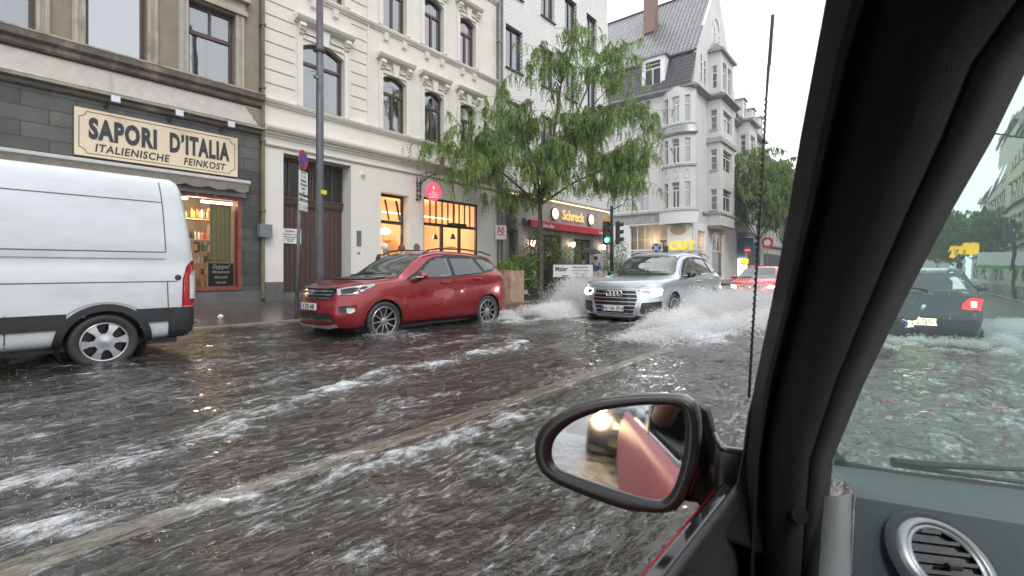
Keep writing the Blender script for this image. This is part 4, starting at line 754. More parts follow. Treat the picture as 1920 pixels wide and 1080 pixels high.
for c in (21.0, 27.0): PA(text_mb('Bistro Bar' if c < 22 else 'Restaurant', .26, .004, .002, .95, fn=lambda x, y, z, c=c: FW.p(c+x, 3.50+y, .475+z)).build('lettering', 'white'))
m = MB(); m.lathe([(0, -.1), (.16, -.1), (.16, .1), (0, .1)], 12, 'y', FW.p(19.35, 3.66, .16)); PA(m.build('roller_end', 'galv'))
for k, (a, z) in enumerate(((23.75, 2.62), (27.45, 2.63), (19.9, 2.55))):
    wl = thing('wall_lantern', ['lit lantern between the two restaurant windows', 'lit lantern at the right corner of the restaurant under the traffic light', 'warm lamp above the shrubs left of the restaurant window'][k], 'wall lamp', (WX+.2, a, z), 'lit lanterns on the restaurant wall'); PW = bldpart(wl)
    m = MB(); m.lathe([(0, -.17), (.10, -.13), (.15, .02), (.13, .14), (0, .18)], 14, c=FW.p(a, z, .26)); PW(m.build('lamp_glass', emit('lantern_glow', (1, .70, .48), 5)))
    m = MB(); m.tube([FW.p(a, z+.17, .26), FW.p(a, z+.28, .2), FW.p(a, z+.2, .02)], .015, 6); m.lathe([(0, .22), (.12, .17), (.05, .24), (0, .26)], 10, c=FW.p(a, z, .26)); PW(m.build('lamp_bracket', 'black'))
    point((WX+.55, a, z), 16, (1, .6, .35), .15, wl)
ll = thing('wall_lamp', 'unlit grey tube lamp on the restaurant wall', 'wall lamp', (WX+.2, 19.3, 4.3)); m = MB(); m.lathe([(0, -.28), (.09, -.26), (.09, .26), (0, .28)], 12, c=FW.p(19.42, 4.4, .2)); m.tube([FW.p(19.42, 4.4, 0), FW.p(19.42, 4.4, .2)], .02, 6); bldpart(ll)(m.build('lamp_body', 'galv'))
nb = thing('street_name_sign', 'white street name plate on a bracket above the overgrown wall', 'street sign', (WX+.1, 17.9, 4.7)); m = MB(); FW.box(m, 17.75, 18.55, 4.50, 4.66, .3, .32); bldpart(nb)(m.build('plate', 'white')); m = MB(); m.tube([FW.p(17.9, 4.58, 0), FW.p(18.3, 4.58, .3)], .02, 6); m.tube([FW.p(18.05, 4.55, .05), FW.p(18.05, .3, .05)], .02, 6); bldpart(nb)(m.build('bracket', 'galv'))
ky = thing('small_yellow_sign', 'small yellow sign at the corner of the white brick block', 'sign', (WX+.3, 27.9, 4.1)); m = MB(); m.box(WX+.02, WX+.62, 27.95, 28.02, 4.0, 4.55); bldpart(ky)(m.build('panel', mat('sign_yellow', (.75, .45, .02), .4)))

# --- Jugendstil corner house
jug = thing('corner_house', 'weathered white corner house with tall tiled roof, pointed gable and curved bay', 'house', (-18, 45, 0)); PJ = bldpart(jug)
FS = Frame((0, 45, 0), (1, 0, 0), (0, -1, 0))      # side front towards the cross street
LZ = 18.3
def w3(fr, sp, z0, z1, parent=PJ, **k):
    for a0, a1 in sp: parent(window(fr, None, a0, a1, z0, z1, rev=k.get('rev', .22), fm='whiteframe', style=k.get('style', 'TK'), w=.06, tz=k.get('tz', .66), back='inside', d=k.get('d', 0)))
sx = [(-25.6, -24.5), (-23.4, -22.3), (-21.2, -20.45), (-20.15, -19.25)]
hs_ = []
for z0, z1 in ((7.05, 9.3), (11.2, 13.4), (15.0, 17.2)):
    for a in sx:
        hs_.append((*a, z0, z1))
SG = (-21.3, -17.4, 2.2, 5.65, 0, .25)
m = MB(); FS.wall(m, -29, -17.6, 5.75, LZ, hs_, rev=.24); PJ(m.build('side_wall', 'jugend'))
m = MB(); FS.wall(m, -29, -15, 0, 5.75, [SG, (-26.8, -23, 2.2, 5.65, 0, .25)], d=.02)
m.prism([(-15.0, -45.0), (-15, -45.05), (-15.0, -46)], lambda a, b, h: (a, -b, h), 0, .1)
PJ(m.build('side_ground_floor', 'jugendw'))
for a in sx:
    for z0, z1 in ((7.05, 9.3), (11.2, 13.4), (15.0, 17.2)): w3(FS, [a], z0, z1)
# curved corner bay
cx, cy, rad = -16.3, 46.1, 1.72
def arcpt(t, r=rad): return (cx+r*1.15*math.sin(t), cy-r*math.cos(t))
angs = np.linspace(-62, 52, 20)
def bay(mb, z0, z1, r=rad, hol=(), a=None):
    A = sorted(set([R(v) for v in (a if a is not None else angs)]+[R(h[0]) for h in hol]+[R(h[1]) for h in hol])); Zs = sorted({z0, z1}|{h[2] for h in hol}|{h[3] for h in hol})
    for i in range(len(A)-1):
        for j in range(len(Zs)-1):
            c, z = math.degrees((A[i]+A[i+1])/2), (Zs[j]+Zs[j+1])/2
            if any(h[0] < c < h[1] and h[2] < z < h[3] for h in hol): continue
            p, q = arcpt(A[i], r), arcpt(A[i+1], r); mb.quad((*p, Zs[j]), (*q, Zs[j]), (*q, Zs[j+1]), (*p, Zs[j+1]))
    for h in hol:
        for t in (h[0], h[1]):
            p, q = arcpt(R(t), r), arcpt(R(t), r-.25); mb.quad((*p, h[2]), (*q, h[2]), (*q, h[3]), (*p, h[3]))
        for z in (h[2], h[3]):
            p, q, s_, t_ = arcpt(R(h[0]), r), arcpt(R(h[1]), r), arcpt(R(h[1]), r-.25), arcpt(R(h[0]), r-.25); mb.quad((*p, z), (*q, z), (*s_, z), (*t_, z))
    p0, p1 = arcpt(A[0], r), arcpt(A[-1], r)
    mb.quad((p0[0]-.02, 46, z0), (*p0, z0), (*p0, z1), (p0[0]-.02, 46, z1)); mb.quad((*p1, z0), (-15.0, 46.62, z0), (-15.0, 46.62, z1), (*p1, z1))
bw = [(-40, -25), (-12, 8), (23, 37)]
hol = [(a, b, z0, z1) for a, b in bw for z0, z1 in ((7.05, 9.4), (11.2, 13.45), (15.0, 17.4))]
m = MB(); bay(m, 6.85, LZ, hol=hol)
m.quad((-17.6, 45, 5.75), (-15, 45, 5.75), (-15, 45, 6.9), (-17.6, 45, 6.9)); PJ(m.build('corner_bay', 'jugend'))
def baybelt(z0, z1, r0, r1, name, mt):
    m = MB(); A = [R(v) for v in np.linspace(-64, 54, 24)]
    for i in range(len(A)-1):
        p, q, s_, t_ = arcpt(A[i], r0), arcpt(A[i+1], r0), arcpt(A[i+1], r1), arcpt(A[i], r1)
        m.quad((*p, z0), (*q, z0), (*s_, z1), (*t_, z1)); a_, b_ = arcpt(A[i], rad-.05), arcpt(A[i+1], rad-.05)
        m.quad((*a_, z0), (*b_, z0), (*q, z0), (*p, z0)); m.quad((*t_, z1), (*s_, z1), (*b_, z1), (*a_, z1))
    return PJ(m.build(name, mt))
baybelt(5.55, 6.72, 1.95, 2.02, 'bay_corbel', 'jugendw'); baybelt(6.73, 6.95, 2.10, 2.0, 'bay_belt', 'jugendtrim'); baybelt(10.85, 11.05, 1.84, 1.84, 'bay_sill', 'jugendtrim')
baybelt(13.75, 13.95, 1.80, 2.0, 'bay_belt', 'jugendtrim'); baybelt(13.96, 14.7, 2.0, 1.74, 'bay_roof', 'zinc'); baybelt(14.71, 14.85, 1.77, 1.77, 'bay_sill', 'jugendtrim')
m = MB(); [bay(m, zz, zz+.02, r=1.74) for zz in ()]
for t0 in (-30, -2, 28):      # oval medallions
    pts = [(*arcpt(R(t0+7*math.cos(u)), rad+.02), 10.15+.42*math.sin(u)) for u in np.linspace(0, 2*PI, 17)]; m.tube(pts, .035, 5, False)
PJ(m.build('medallion', 'jugend'))
for (a, b) in bw:
    for z0, z1 in ((7.05, 9.4), (11.2, 13.45), (15.0, 17.4)):
        c = (a+b)/2; tt = R(c); px_, py_ = arcpt(tt, rad-.2); hw = rad*R(b-a)/2*1.12
        fr = Frame((px_, py_, 0), (math.cos(tt), math.sin(tt)*.9, 0), (math.sin(tt), -math.cos(tt), 0)); fr.a.normalize()
        PJ(window(fr, None, -hw, hw, z0, z1, rev=0, fm='whiteframe', style='TK' if c > -20 and c < 20 else 'tK', w=.055, deep=.3, name='window'))
# street front
FJ = Frame((-15, 0, 0), (0, 1, 0), (1, 0, 0))
hst = [(57.2, 58.2, z, z+2.2) for z in (7.05, 11.2, 15)]
m = MB(); FJ.wall(m, 46.6, 60, 5.75, LZ, hst, rev=.25); shell(m, 45, 74, -29, -15.02, 5.7, LZ-.05, 's'); PJ(m.build('street_wall', 'jugend'))
for h in hst: w3(FJ, [h[:2]], h[2], h[3])
m = MB(); FJ.wall(m, 45, 60, 0, 5.75, [(46.5, 48.9, .6, 5.0, 0, .3), (50.9, 55.3, .3, 5.1, 0, .3)], d=.02); shell(m, 45, 60, -29, -15, 0, 5.74, 's'); PJ(m.build('street_ground_floor', 'jugendw'))
m = MB(); FS.box(m, -29, -17.9, 6.7, 6.9, 0, .18); FJ.box(m, 47.8, 60, 6.7, 6.9, 0, .2); FS.box(m, -29, -18.1, 5.75, 6.7, -.02, .03); PJ(m.build('belt_course', 'jugendtrim'))
yw = emit('shop_window_glow', (1, .74, .42), .55)
for fr, h in ((FS, SG), (FS, (-26.8, -23, 2.2, 5.65, 0, .25)), (FJ, (46.5, 48.9, .6, 5.0, 0, .3)), (FJ, (50.9, 55.3, .3, 5.1, 0, .3))):
    f = MB(); e = .02-h[5]; n_ = 5
    for bx in ((h[0], h[0]+.1, h[2], h[3]), (h[1]-.1, h[1], h[2], h[3]), (h[0]+.1, h[1]-.1, h[3]-.1, h[3]), (h[0]+.1, h[1]-.1, 3.1, 3.25), (h[0]+.1, h[1]-.1, h[2], h[2]+.1)): fr.box(f, *bx, e-.05, e+.03)
    for k in range(1, n_): a = h[0]+(h[1]-h[0])*k/n_; fr.box(f, a-.03, a+.03, 3.25, h[3]-.1, e-.04, e+.01)
    fr.box(f, h[0]+.1, h[1]-.1, 4.2, 4.24, e-.03, e)
    fo = PJ(f.build('shop_window', 'whiteframe')); g = MB(); g.quad(fr.p(h[0], h[2], e-.03), fr.p(h[1], h[2], e-.03), fr.p(h[1], h[3], e-.03), fr.p(h[0], h[3], e-.03)); g.build('pane', 'shopglass', fo)
    b = MB(); b.quad(fr.p(h[0]-.4, h[2]-.3, e-1.4), fr.p(h[1]+.4, h[2]-.3, e-1.4), fr.p(h[1]+.4, h[3]+.3, e-1.4), fr.p(h[0]-.4, h[3]+.3, e-1.4)); b.build('room_backing', 'warmwall', fo)
    c = fr.p((h[0]+h[1])/2, 4.2, e-.7); PJ(point(c, 34, (1, .76, .48), .3))
m = MB(); n_ = 28; c0, c1, rx, rz = -16.35, 5.02, .72, .48
m.prism([(c0+rx*math.cos(2*PI*k/n_), c1+rz*math.sin(2*PI*k/n_)) for k in range(n_)], lambda a, b, h: FS.p(a, b, h), .03, .09); PJ(fixnormals(m.build('oval_panel', mat('oval_panel_beige', (.45, .33, .20), .6))))
# oriels on the street front
def oriel(y0, y1, Xo, zs, prnt, top):
    w_ = MB()
    fs_ = Frame((0, y0, 0), (1, 0, 0), (0, -1, 0)); fe = Frame((Xo, 0, 0), (0, 1, 0), (1, 0, 0)); xm = (-15+Xo)/2
    hs2 = [(xm-.30, xm+.30, z0, z1) for z0, z1 in zs]; he = [(y0+.9, y1-.9, z0, z1+.1) for z0, z1 in zs]
    fs_.wall(w_, -15, Xo, 5.6, top, hs2, rev=.18); fe.wall(w_, y0, y1, 5.6, top, he, rev=.25); w_.quad((Xo, y1, 5.6), (-15, y1, 5.6), (-15, y1, top), (Xo, y1, top)); w_.quad((-15, y0, 5.6), (-15, y1, 5.6), (Xo, y1, 5.6), (Xo, y0, 5.6))
    w_.quad((-15, y0, top), (Xo, y0, top), (Xo, y1, top), (-15, y1, top))
    o = prnt(w_.build('oriel', 'jugend'))
    for h in hs2: window(fs_, o, *h, rev=.15, fm='whiteframe', style='tG', w=.05, deep=.2)
    for h in he: window(fe, o, *h, rev=.2, fm='whiteframe', style='TK', w=.06, deep=.3)
    for z, h_, ex in ((5.35, .3, -.15), (6.7, .2, .12), (13.75, .22, .22), (13.975, .3, .1)): tr = MB(); tr.box(-15.02, Xo+ex, y0-ex, y1+ex, z, z+h_); tr.build('belt', 'jugendtrim', o)
    for h in hs2: tr = MB(); fs_.box(tr, h[0]-.08, h[1]+.08, h[2]-.16, h[2]-.02, 0, .1); tr.build('window_sill', 'jugendtrim', o)
    return o
ZS = [(7.15, 9.2), (11.1, 13.1), (15.1, 17.0)]
oriel(49.2, 54.2, -13.7, ZS, PJ, LZ)
e_ = MB()
def eave(pts, z, w=.75, t=.35):
    for i in range(len(pts)-1):
        a, b = Vector((*pts[i], 0)), Vector((*pts[i+1], 0)); d = (b-a).normalized(); nn = Vector((d.y, -d.x, 0))
        A, B = a-d*w*.9, b+d*w*.9
        vs = [A+Vector((0, 0, z-t)), A+nn*w+Vector((0, 0, z-.12)), A+nn*w+Vector((0, 0, z)), A+Vector((0, 0, z+.3)), B+Vector((0, 0, z-t)), B+nn*w+Vector((0, 0, z-.12)), B+nn*w+Vector((0, 0, z)), B+Vector((0, 0, z+.3))]
        e_.add(vs, [(0, 1, 2, 3), (7, 6, 5, 4), (0, 4, 5, 1), (1, 5, 6, 2), (2, 6, 7, 3)])
eave([(-29, 45), (-15.2, 45)], LZ, .6); eave([(-15, 45.5), (-15, 49.2)], LZ, .6); eave([(-13.7, 49.4), (-13.7, 54.0)], LZ-.004, .6); eave([(-14.9, 49.2), (-13.9, 49.2)], LZ-.008, .55); eave([(-15, 54.2), (-15, 60)], LZ-.012, .6)
PJ(e_.build('eaves', 'zinc'))
# mansard and main roof with UVs in metres
def roofsheet(name, quads, mt, par):
    me = bpy.data.meshes.new(name); v = []; f = []
    for q in quads: b = len(v); v += q; f.append(tuple(range(b, b+len(q))))
    me.from_pydata(v, [], f); uv = me.uv_layers.new(name='UVMap'); me.materials.append(M[mt])
    for p in me.polygons:
        vs = [Vector(me.vertices[i].co) for i in p.vertices]; nn = p.normal; h = Vector((0, 0, 1)).cross(nn); h = h.normalized() if h.length > .01 else Vector((1, 0, 0)); u = nn.cross(h)
        for li, vv in zip(p.loop_indices, vs): uv.data[li].uv = (vv.dot(h), vv.dot(u))
    o = bpy.data.objects.new(name, me); COL.objects.link(o); return par(o) if callable(par) else o
XG = -14.95; kz = 22.0
for q_ in ([(-29, 44.45, LZ+.05), (XG, 44.45, LZ+.05), (XG, 46.05, kz), (-29, 46.05, kz)], [(-29, 60.2, LZ+.05), (-29, 58.6, kz), (XG, 58.6, kz), (XG, 60.2, LZ+.05)]): roofsheet('mansard', [q_], 'tilesdark', PJ)
roofsheet('main_roof', [[(-29, 45.9, kz+.02), (XG, 45.9, kz+.02), (XG, 52.35, 30.9), (-29, 52.35, 30.9)], [(-29, 58.8, kz+.02), (-29, 52.35, 30.9), (XG, 52.35, 30.9), (XG, 58.8, kz+.02)]], 'tiles', PJ)
m = MB(); m.box(-29, XG+.01, 45.86, 45.99, kz-.12, kz+.06); PJ(m.build('roof_kink_board', 'tilesdark')); m = MB(); m.tube([(-29, 52.35, 30.92), (XG, 52.35, 30.92)], .14, 8); PJ(m.build('ridge', 'tilesdark'))
m = MB(); G_ = lambda a, b, h: (h, a, b)
FJ2 = Frame((-14.9, 0, 0), (0, 1, 0), (1, 0, 0))
gab = [(45.0, LZ), (45.25, 19.2), (46.0, kz), (52.35, 31.2), (58.7, kz), (59.4, 19.2), (60, LZ)]
m.prism(gab, lambda a, b, h: (h, a, b), -15.2, -14.90); PJ(fixnormals(m.build('gable', 'jugend')))
for (a0, a1, z0, z1) in ((46.75, 47.35, 19.3, 21.9), (47.75, 48.4, 19.3, 21.6), (51.0, 51.5, 24.1, 26.2), (52.5, 53.0, 24.1, 25.8), (56.2, 56.9, 19.3, 21.4)):
    PJ(window(FJ2, None, a0, a1, z0, z1, rev=-.045, fm='whiteframe', style='tG', w=.07, back=None, glass='darkpane'))
m = MB(); pts = [(FJ2.p(51.75+1.1*math.cos(u), 25.9+1.2*math.sin(u), .05)) for u in np.linspace(0.2, PI-.2, 12)]; m.tube(pts, .06, 5); PJ(m.build('arched_moulding', 'jugend'))
# attic turret on the gable
tu = MB(); fs_ = Frame((0, 49.4, 0), (1, 0, 0), (0, -1, 0)); fe = Frame((-13.75, 0, 0), (0, 1, 0), (1, 0, 0))
fs_.wall(tu, -14.9, -13.75, LZ, 22.7, [(-14.55, -14.1, 19.2, 21.4)], rev=.15); fe.wall(tu, 49.4, 53.9, LZ, 22.7, [(50.2, 51.5, 19.2, 21.9), (52, 53.3, 19.2, 21.9)], rev=.2); tu.quad((-13.75, 53.9, LZ), (-14.9, 53.9, LZ), (-14.9, 53.9, 22.7), (-13.75, 53.9, 22.7)); tu.quad((-14.9, 49.4, 22.69), (-13.75, 49.4, 22.69), (-13.75, 53.9, 22.69), (-14.9, 53.9, 22.69))
o = PJ(tu.build('attic_turret', 'jugend')); window(fs_, o, -14.55, -14.1, 19.2, 21.4, rev=.12, fm='whiteframe', style='tG', w=.05, deep=.2); window(fe, o, 50.2, 51.5, 19.2, 21.9, rev=.18, fm='whiteframe', style='TK', deep=.3); window(fe, o, 52, 53.3, 19.2, 21.9, rev=.18, fm='whiteframe', style='TK', deep=.3)
m = MB(); m.box(-14.92, -13.4, 49.1, 54.2, 22.7, 22.95); m.add([(-14.9, 49.2, 22.95), (-13.5, 49.2, 22.95), (-13.5, 54.1, 22.95), (-14.9, 54.1, 22.95), (-14.9, 50.6, 24.3), (-14.55, 50.8, 24.2), (-14.55, 52.6, 24.2), (-14.9, 52.7, 24.3)], [(0, 1, 5, 4), (1, 2, 6, 5), (2, 3, 7, 6), (4, 5, 6, 7)]); m.build('turret_roof', 'zinc', o)
# dormer and chimney on the side roof
m = MB(); m.box(-19.9, -17.6, 44.9, 46.6, 18.75, 21.9); do = PJ(m.build('dormer', 'whiteframe'))
fd = Frame((0, 44.9, 0), (1, 0, 0), (0, -1, 0)); window(fd, do, -19.6, -17.9, 18.95, 21.6, rev=-.06, fm='whiteframe', style='TK', w=.1, back=None, glass='blackgloss')
m = MB(); m.box(-20.1, -17.4, 44.7, 46.9, 21.9, 22.05); m.build('dormer_roof', 'zinc', do)
m = MB(); m.box(-21.55, -20.35, 49.0, 50.1, 26.6, 30.6); ch = PJ(m.build('chimney', 'chimney')); m = MB(); m.box(-21.65, -20.25, 48.9, 50.2, 30.6, 30.75); m.lathe([(.16, 30.75), (.14, 31.3), (0, 31.3)], 10, c=(-20.9, 49.6, 0)); m.build('chimney_cap', 'jugendtrim', ch)

# neighbouring house with the second oriel
jb = thing('bay_windowed_house', 'pale grey rendered house with stacked bay and zinc dormers just past the corner house', 'house', (-15, 67, 0)); PK = bldpart(jb)
hk = [(65.5, 66.7, z0, z1) for z0, z1 in ZS]+[(69.5, 70.7, z0, z1) for z0, z1 in ZS]
m = MB(); FJ.wall(m, 60.02, 74, .0, 18.8, hk+[(65.2, 72.5, .5, 4.9, 0, .3)], rev=.25); PK(m.build('wall', 'jugend'))
for h in hk: PK(window(FJ, None, *h, fm='whiteframe', style='TK'))
oriel(60.4, 64.4, -13.7, ZS, PK, LZ+.2)
m = MB(); FJ.box(m, 60.02, 74.3, 18.75, 19.0, 0, .7); m.box(-14.9, -13.2, 60.1, 64.7, 18.5, 18.75); PK(m.build('eaves', 'zinc'))
roofsheet('mansard', [[(XG+.3, 60.1, 19.0), (XG+.3, 74, 19.0), (-17, 74, 23.5), (-17, 60.1, 23.5)]], 'tilesdark', PK)
for y in (62.3, 66.8, 71):
    m = MB(); m.box(-16.5, -14.6, y-.8, y+.8, 19.1, 21.6); m.add([(-14.4, y-1, 21.6), (-16.8, y-1, 21.6), (-16.8, y, 22.8), (-14.4, y, 22.8), (-14.4, y+1, 21.6), (-16.8, y+1, 21.6)], [(0, 1, 2, 3), (3, 2, 5, 4), (0, 3, 4), (1, 5, 2)]); d_ = PK(m.build('dormer', 'jugendw')); fz = Frame((-14.6, 0, 0), (0, 1, 0), (1, 0, 0)); window(fz, d_, y-.5, y+.5, 19.5, 21.3, rev=-.05, fm='whiteframe', style='T', back=None, glass='blackgloss')
m = MB(); m.box(-14.98, -14.9, 60.8, 64.8, .4, 2.6); PK(m.build('lit_shop_front', emit('white_shop_light', (1, .97, .9), 1.6))); m = MB(); m.box(-15.3, -15.2, 65, 73, .4, 5); PK(m.build('dark_shop_front', 'inside'))
m = MB()
for y in (60.7, 61.8, 62.9, 64.85): m.box(-14.9, -14.84, y-.05, y+.05, .3, 2.7)
m.box(-14.9, -14.84, 60.6, 64.9, 1.9, 2.0); m.box(-14.99, -14.84, 60.5, 65, .0, .5); PK(m.build('shop_mullions', 'darkframe'))
bs = thing('blue_shop_sign', 'blue shop sign box under the bay beside the corner house', 'shop sign', (-14, 62, 4)); m = MB(); m.box(-14.95, -13.3, 60.6, 60.9, 3.2, 5.0); m.box(-14.95, -14.7, 60.9, 64.5, 3.2, 4.8); bldpart(bs)(m.build('sign_box', mat('sign_blue', (.03, .12, .30), .4, var=.5, vscale=1.5)))
# further houses along the left side
fcols = [((.50, .475, .44), 'pale ochre terraced house past the bay windowed house'), ((.42, .40, .38), 'grey terraced house hidden by the far street trees'), ((.55, .52, .47), 'light stucco terraced house near the far end of the street')]
y = 74.05
for k, ((c, lb), L_, Ht) in enumerate(zip(fcols, (15, 18, 22), (17.5, 19, 16.5))):
    tb = thing('terraced_house', lb, 'house', (-15, y, 0)); PT = bldpart(tb); hh = []
    nwin = int(L_/2.6)
    for z in (5.6, 9.2, 12.7):
        for q in range(nwin): a = y+1+q*2.6; hh.append((a, a+1.1, z, z+2.0))
    m = MB(); FJ.wall(m, y, y+L_, 0, Ht, hh, rev=.2); shell(m, y, y+L_, -27, -15, 0, Ht); PT(m.build('wall', mat('stucco', c, .8, var=.06)))
    for h in hh[:18]: PT(window(FJ, None, *h, fm='whiteframe', style='T'))
    m = MB()
    for z in (4.7, 8.6, Ht-.4): FJ.box(m, y, y+L_, z, z+.3, 0, .3)
    for h in hh: FJ.box(m, h[0]-.15, h[1]+.15, h[3], h[3]+.2, 0, .12)
    PT(m.build('cornice', 'jugendtrim')); m = MB(); FJ.box(m, y+.5, y+L_-.5, .4, 3.6, .0, .04); PT(m.build('shop_front', 'inside'))
    roofsheet('roof', [[(-14.8, y, Ht), (-14.8, y+L_, Ht), (-19, y+L_, Ht+5), (-19, y, Ht+5)]], 'tilesdark', PT); y += L_+.02
# --- right side of the street, seen through the windscreen
FR = Frame((RWX, 0, 0), (0, -1, 0), (-1, 0, 0))
specs = [(20, 52, 9.5, (.60, .54, .42), 'long pale yellow house seen at the right edge of the windscreen'), (52.05, 78, 17.5, (.56, .50, .38), 'cream yellow stucco house across the street seen through the windscreen'), (78.05, 96, 19.5, (.50, .46, .40), 'beige house behind the green tree on the right side'), (96.05, 122, 15, (.62, .60, .56), 'white gabled house far ahead on the right side')]  # first house is out of view, kept low so facade windows mirror sky
for (y0, y1, Ht, c, lb) in specs:
    tb = thing('terraced_house', lb, 'house', (RWX, (y0+y1)/2, 0)); PT = bldpart(tb); hh = []
    nwin = int((y1-y0-1)/2.3)
    for z in (5.3, 8.9, 12.4):
        if z+2.4 > Ht: continue
        for q in range(nwin): a = y0+1+q*2.3; hh.append((-a-1.1, -a, z, z+2.0))
    gl_ = [(-y0-3-k*5-3.6, -y0-3-k*5, .6, 3.3, 0, .2) for k in range(int((y1-y0-4)/5))]
    m = MB(); FR.wall(m, -y1, -y0, 0, Ht, hh+gl_, rev=.2); m.quad((RWX, y0, 0), (RWX+12, y0, 0), (RWX+12, y0, Ht), (RWX, y0, Ht)); m.quad((RWX, y1, 0), (RWX+12, y1, 0), (RWX+12, y1, Ht), (RWX, y1, Ht)); m.quad((RWX, y0, Ht), (RWX+12, y0, Ht), (RWX+12, y1, Ht), (RWX, y1, Ht))
    PT(m.build('wall', mat('stucco', c, .8, var=.08, dirt=((.3, .27, .22), .5, .6))))
    for h in hh: 
        if h[0] > -92: PT(window(FR, None, *h, fm='whiteframe', style='T'))
    m = MB()
    for g_ in gl_: FR.box(m, g_[0], g_[1], g_[2], g_[3], -.18, -.15)
    PT(m.build('shop_front', 'gatedark')); m = MB()
    for z in [v for v in (4.2, 4.9, 8.4, Ht-.4) if v < Ht]: FR.box(m, -y1, -y0, z, z+.22, 0, .28)
    for h in hh: FR.box(m, h[0]-.15, h[1]+.15, h[3], h[3]+.2, 0, .12); FR.box(m, h[0]-.1, h[1]+.1, h[2]-.15, h[2], 0, .1)
    PT(m.build('cornice', 'jugendtrim'))
    roofsheet('roof', [[(RWX-.3, y1, Ht), (RWX-.3, y0, Ht), (RWX+4, y0, Ht+5), (RWX+4, y1, Ht+5)]], 'tilesdark', PT)
# street end
en = thing('distant_house', 'pale house closing the far end of the street', 'house', (-3, 175, 0)); m = MB(); m.box(-16, 10, 170, 182, 0, 14); bldpart(en)(m.build('wall', mat('far_stucco', (.45, .44, .42), .9))); m = MB(); m.prism([(-17, 14), (11, 14), (-3, 22)], lambda a, b, h: (a, h, b), 169.5, 182.5); bldpart(en)(fixnormals(m.build('roof', 'jugendtrim')))
m = MB()
for a in np.arange(-14, 9, 3):
    for z in (2, 6, 10): m = MB(); m.box(a, a+1.2, 169.9, 170.1, z, z+2); bldpart(en)(m.build('window', 'blackgloss'))
# lit yellow shop signs in the distance
for (x, y, z, w_, h_, lb) in ((3.2, 60, 3.0, 2.6, 1.1, 'glowing yellow sign under the tree seen through the windscreen'), (7.7, 55, 3.2, .8, .8, 'small white lit cube sign on the right house front')):
    ys = thing('lit_sign', lb, 'sign', (x, y, z)); m = MB(); m.box(x-w_/2, x+w_/2, y, y+.3, z, z+h_); bldpart(ys)(bevel(m.build('panel', emit('sign_glow', (1, .55, .02) if x < 5 else (1, 1, .95), .6)), .05)); 
    m = MB(); m.tube([(x, y+.15, .0), (x, y+.15, z)], .06, 8) if x < 5 else m.box(x-.1, RWX+.01, y+.1, y+.2, z+.3, z+.4); bldpart(ys)(m.build('post', 'polegrey'))
# ------------------------------------------------------------ vehicles
def paint(name, col, metal=.35, rough=.28, coat=1.0):
    m, n, b = newmat(name); b.inputs['Base Color'].default_value = (*col, 1); b.inputs['Metallic'].default_value = metal; b.inputs['Roughness'].default_value = rough
    b.inputs['Coat Weight'].default_value = coat; b.inputs['Coat Roughness'].default_value = .03
    tc = n.nodes.new('ShaderNodeTexCoord'); v = n.nodes.new('ShaderNodeTexVoronoi'); v.inputs['Scale'].default_value = 55; n.links.new(tc.outputs['Object'], v.inputs['Vector'])
    r = ramp(n, v.outputs['Distance'], [(.0, (1, 1, 1)), (.28, (0, 0, 0))]); bp = n.nodes.new('ShaderNodeBump'); bp.inputs['Strength'].default_value = .25; bp.inputs['Distance'].default_value = .004
    n.links.new(r.outputs[0], bp.inputs['Height']); n.links.new(bp.outputs[0], b.inputs['Coat Normal'])
    return m
M['carglass'] = glassmat('car_glass', 1.75, (.30, .36, .35), .01, wob=.15)
M['screenglass'] = glassmat('windscreen_glass', 1.8, (.60, .70, .66), .02, wob=.1)
M['darkscreen'] = mat('tinted_screen', (.035, .045, .045), .03, spec=1.0)
M['cabin'] = mat('dark_cabin', (.028, .030, .032), .8)
M['paint_red'] = paint('wet_ruby_paint', (.23, .002, .009), .35, .20)
M['paint_silver'] = paint('ice_silver_paint', (.40, .455, .50), .55, .30)
M['paint_white'] = paint('van_white_paint', (.54, .585, .61), 0, .34, .6)
_n = M['paint_white'].node_tree; _t = noise_node(_n, 1.3, 9, stretch=(1, .8, 2.2), rough=.7); _r = ramp(_n, _t.outputs[0], [(.30, (.45, .475, .49)), (.60, (.56, .595, .62))]); _n.links.new(_r.outputs[0], _n.nodes['Principled BSDF'].inputs['Base Color'])
M['paint_blue'] = paint('dark_blue_paint', (.006, .012, .034), .2, .25)
M['paint_vred'] = paint('bright_red_paint', (.55, .02, .02), .1, .3)
M['paint_own'] = mat('own_red_paint', (.36, .006, .012), .38, spec=.15, bump=.1, bscale=30)
M['headlight'] = mat('headlight_reflector', (.34, .36, .38), .1, metal=.8)
M['lamp_on'] = emit('headlight_glow', (1, .97, .90), 30); M['lamp_warm'] = emit('warm_headlight_glow', (1, .66, .32), 40)
M['drl'] = emit('daylight_strip', (.95, .97, 1), 4)
M['tail_on'] = emit('tail_light_glow', (1, .02, .02), 1.6)
M['tail'] = mat('red_lens', (.35, .005, .01), .1, coat=1)
M['clearlens'] = mat('clear_lens', (.55, .57, .58), .12, coat=1)
M['amber'] = mat('amber_lens', (.8, .3, .02), .2)
M['plate'] = mat('number_plate_white', (.72, .72, .70), .4)
M['suvrim'] = mat('machined_alloy', (.36, .36, .37), .28, metal=.8)
M['darkalloy'] = mat('dark_alloy', (.03, .03, .032), .3, metal=.6)
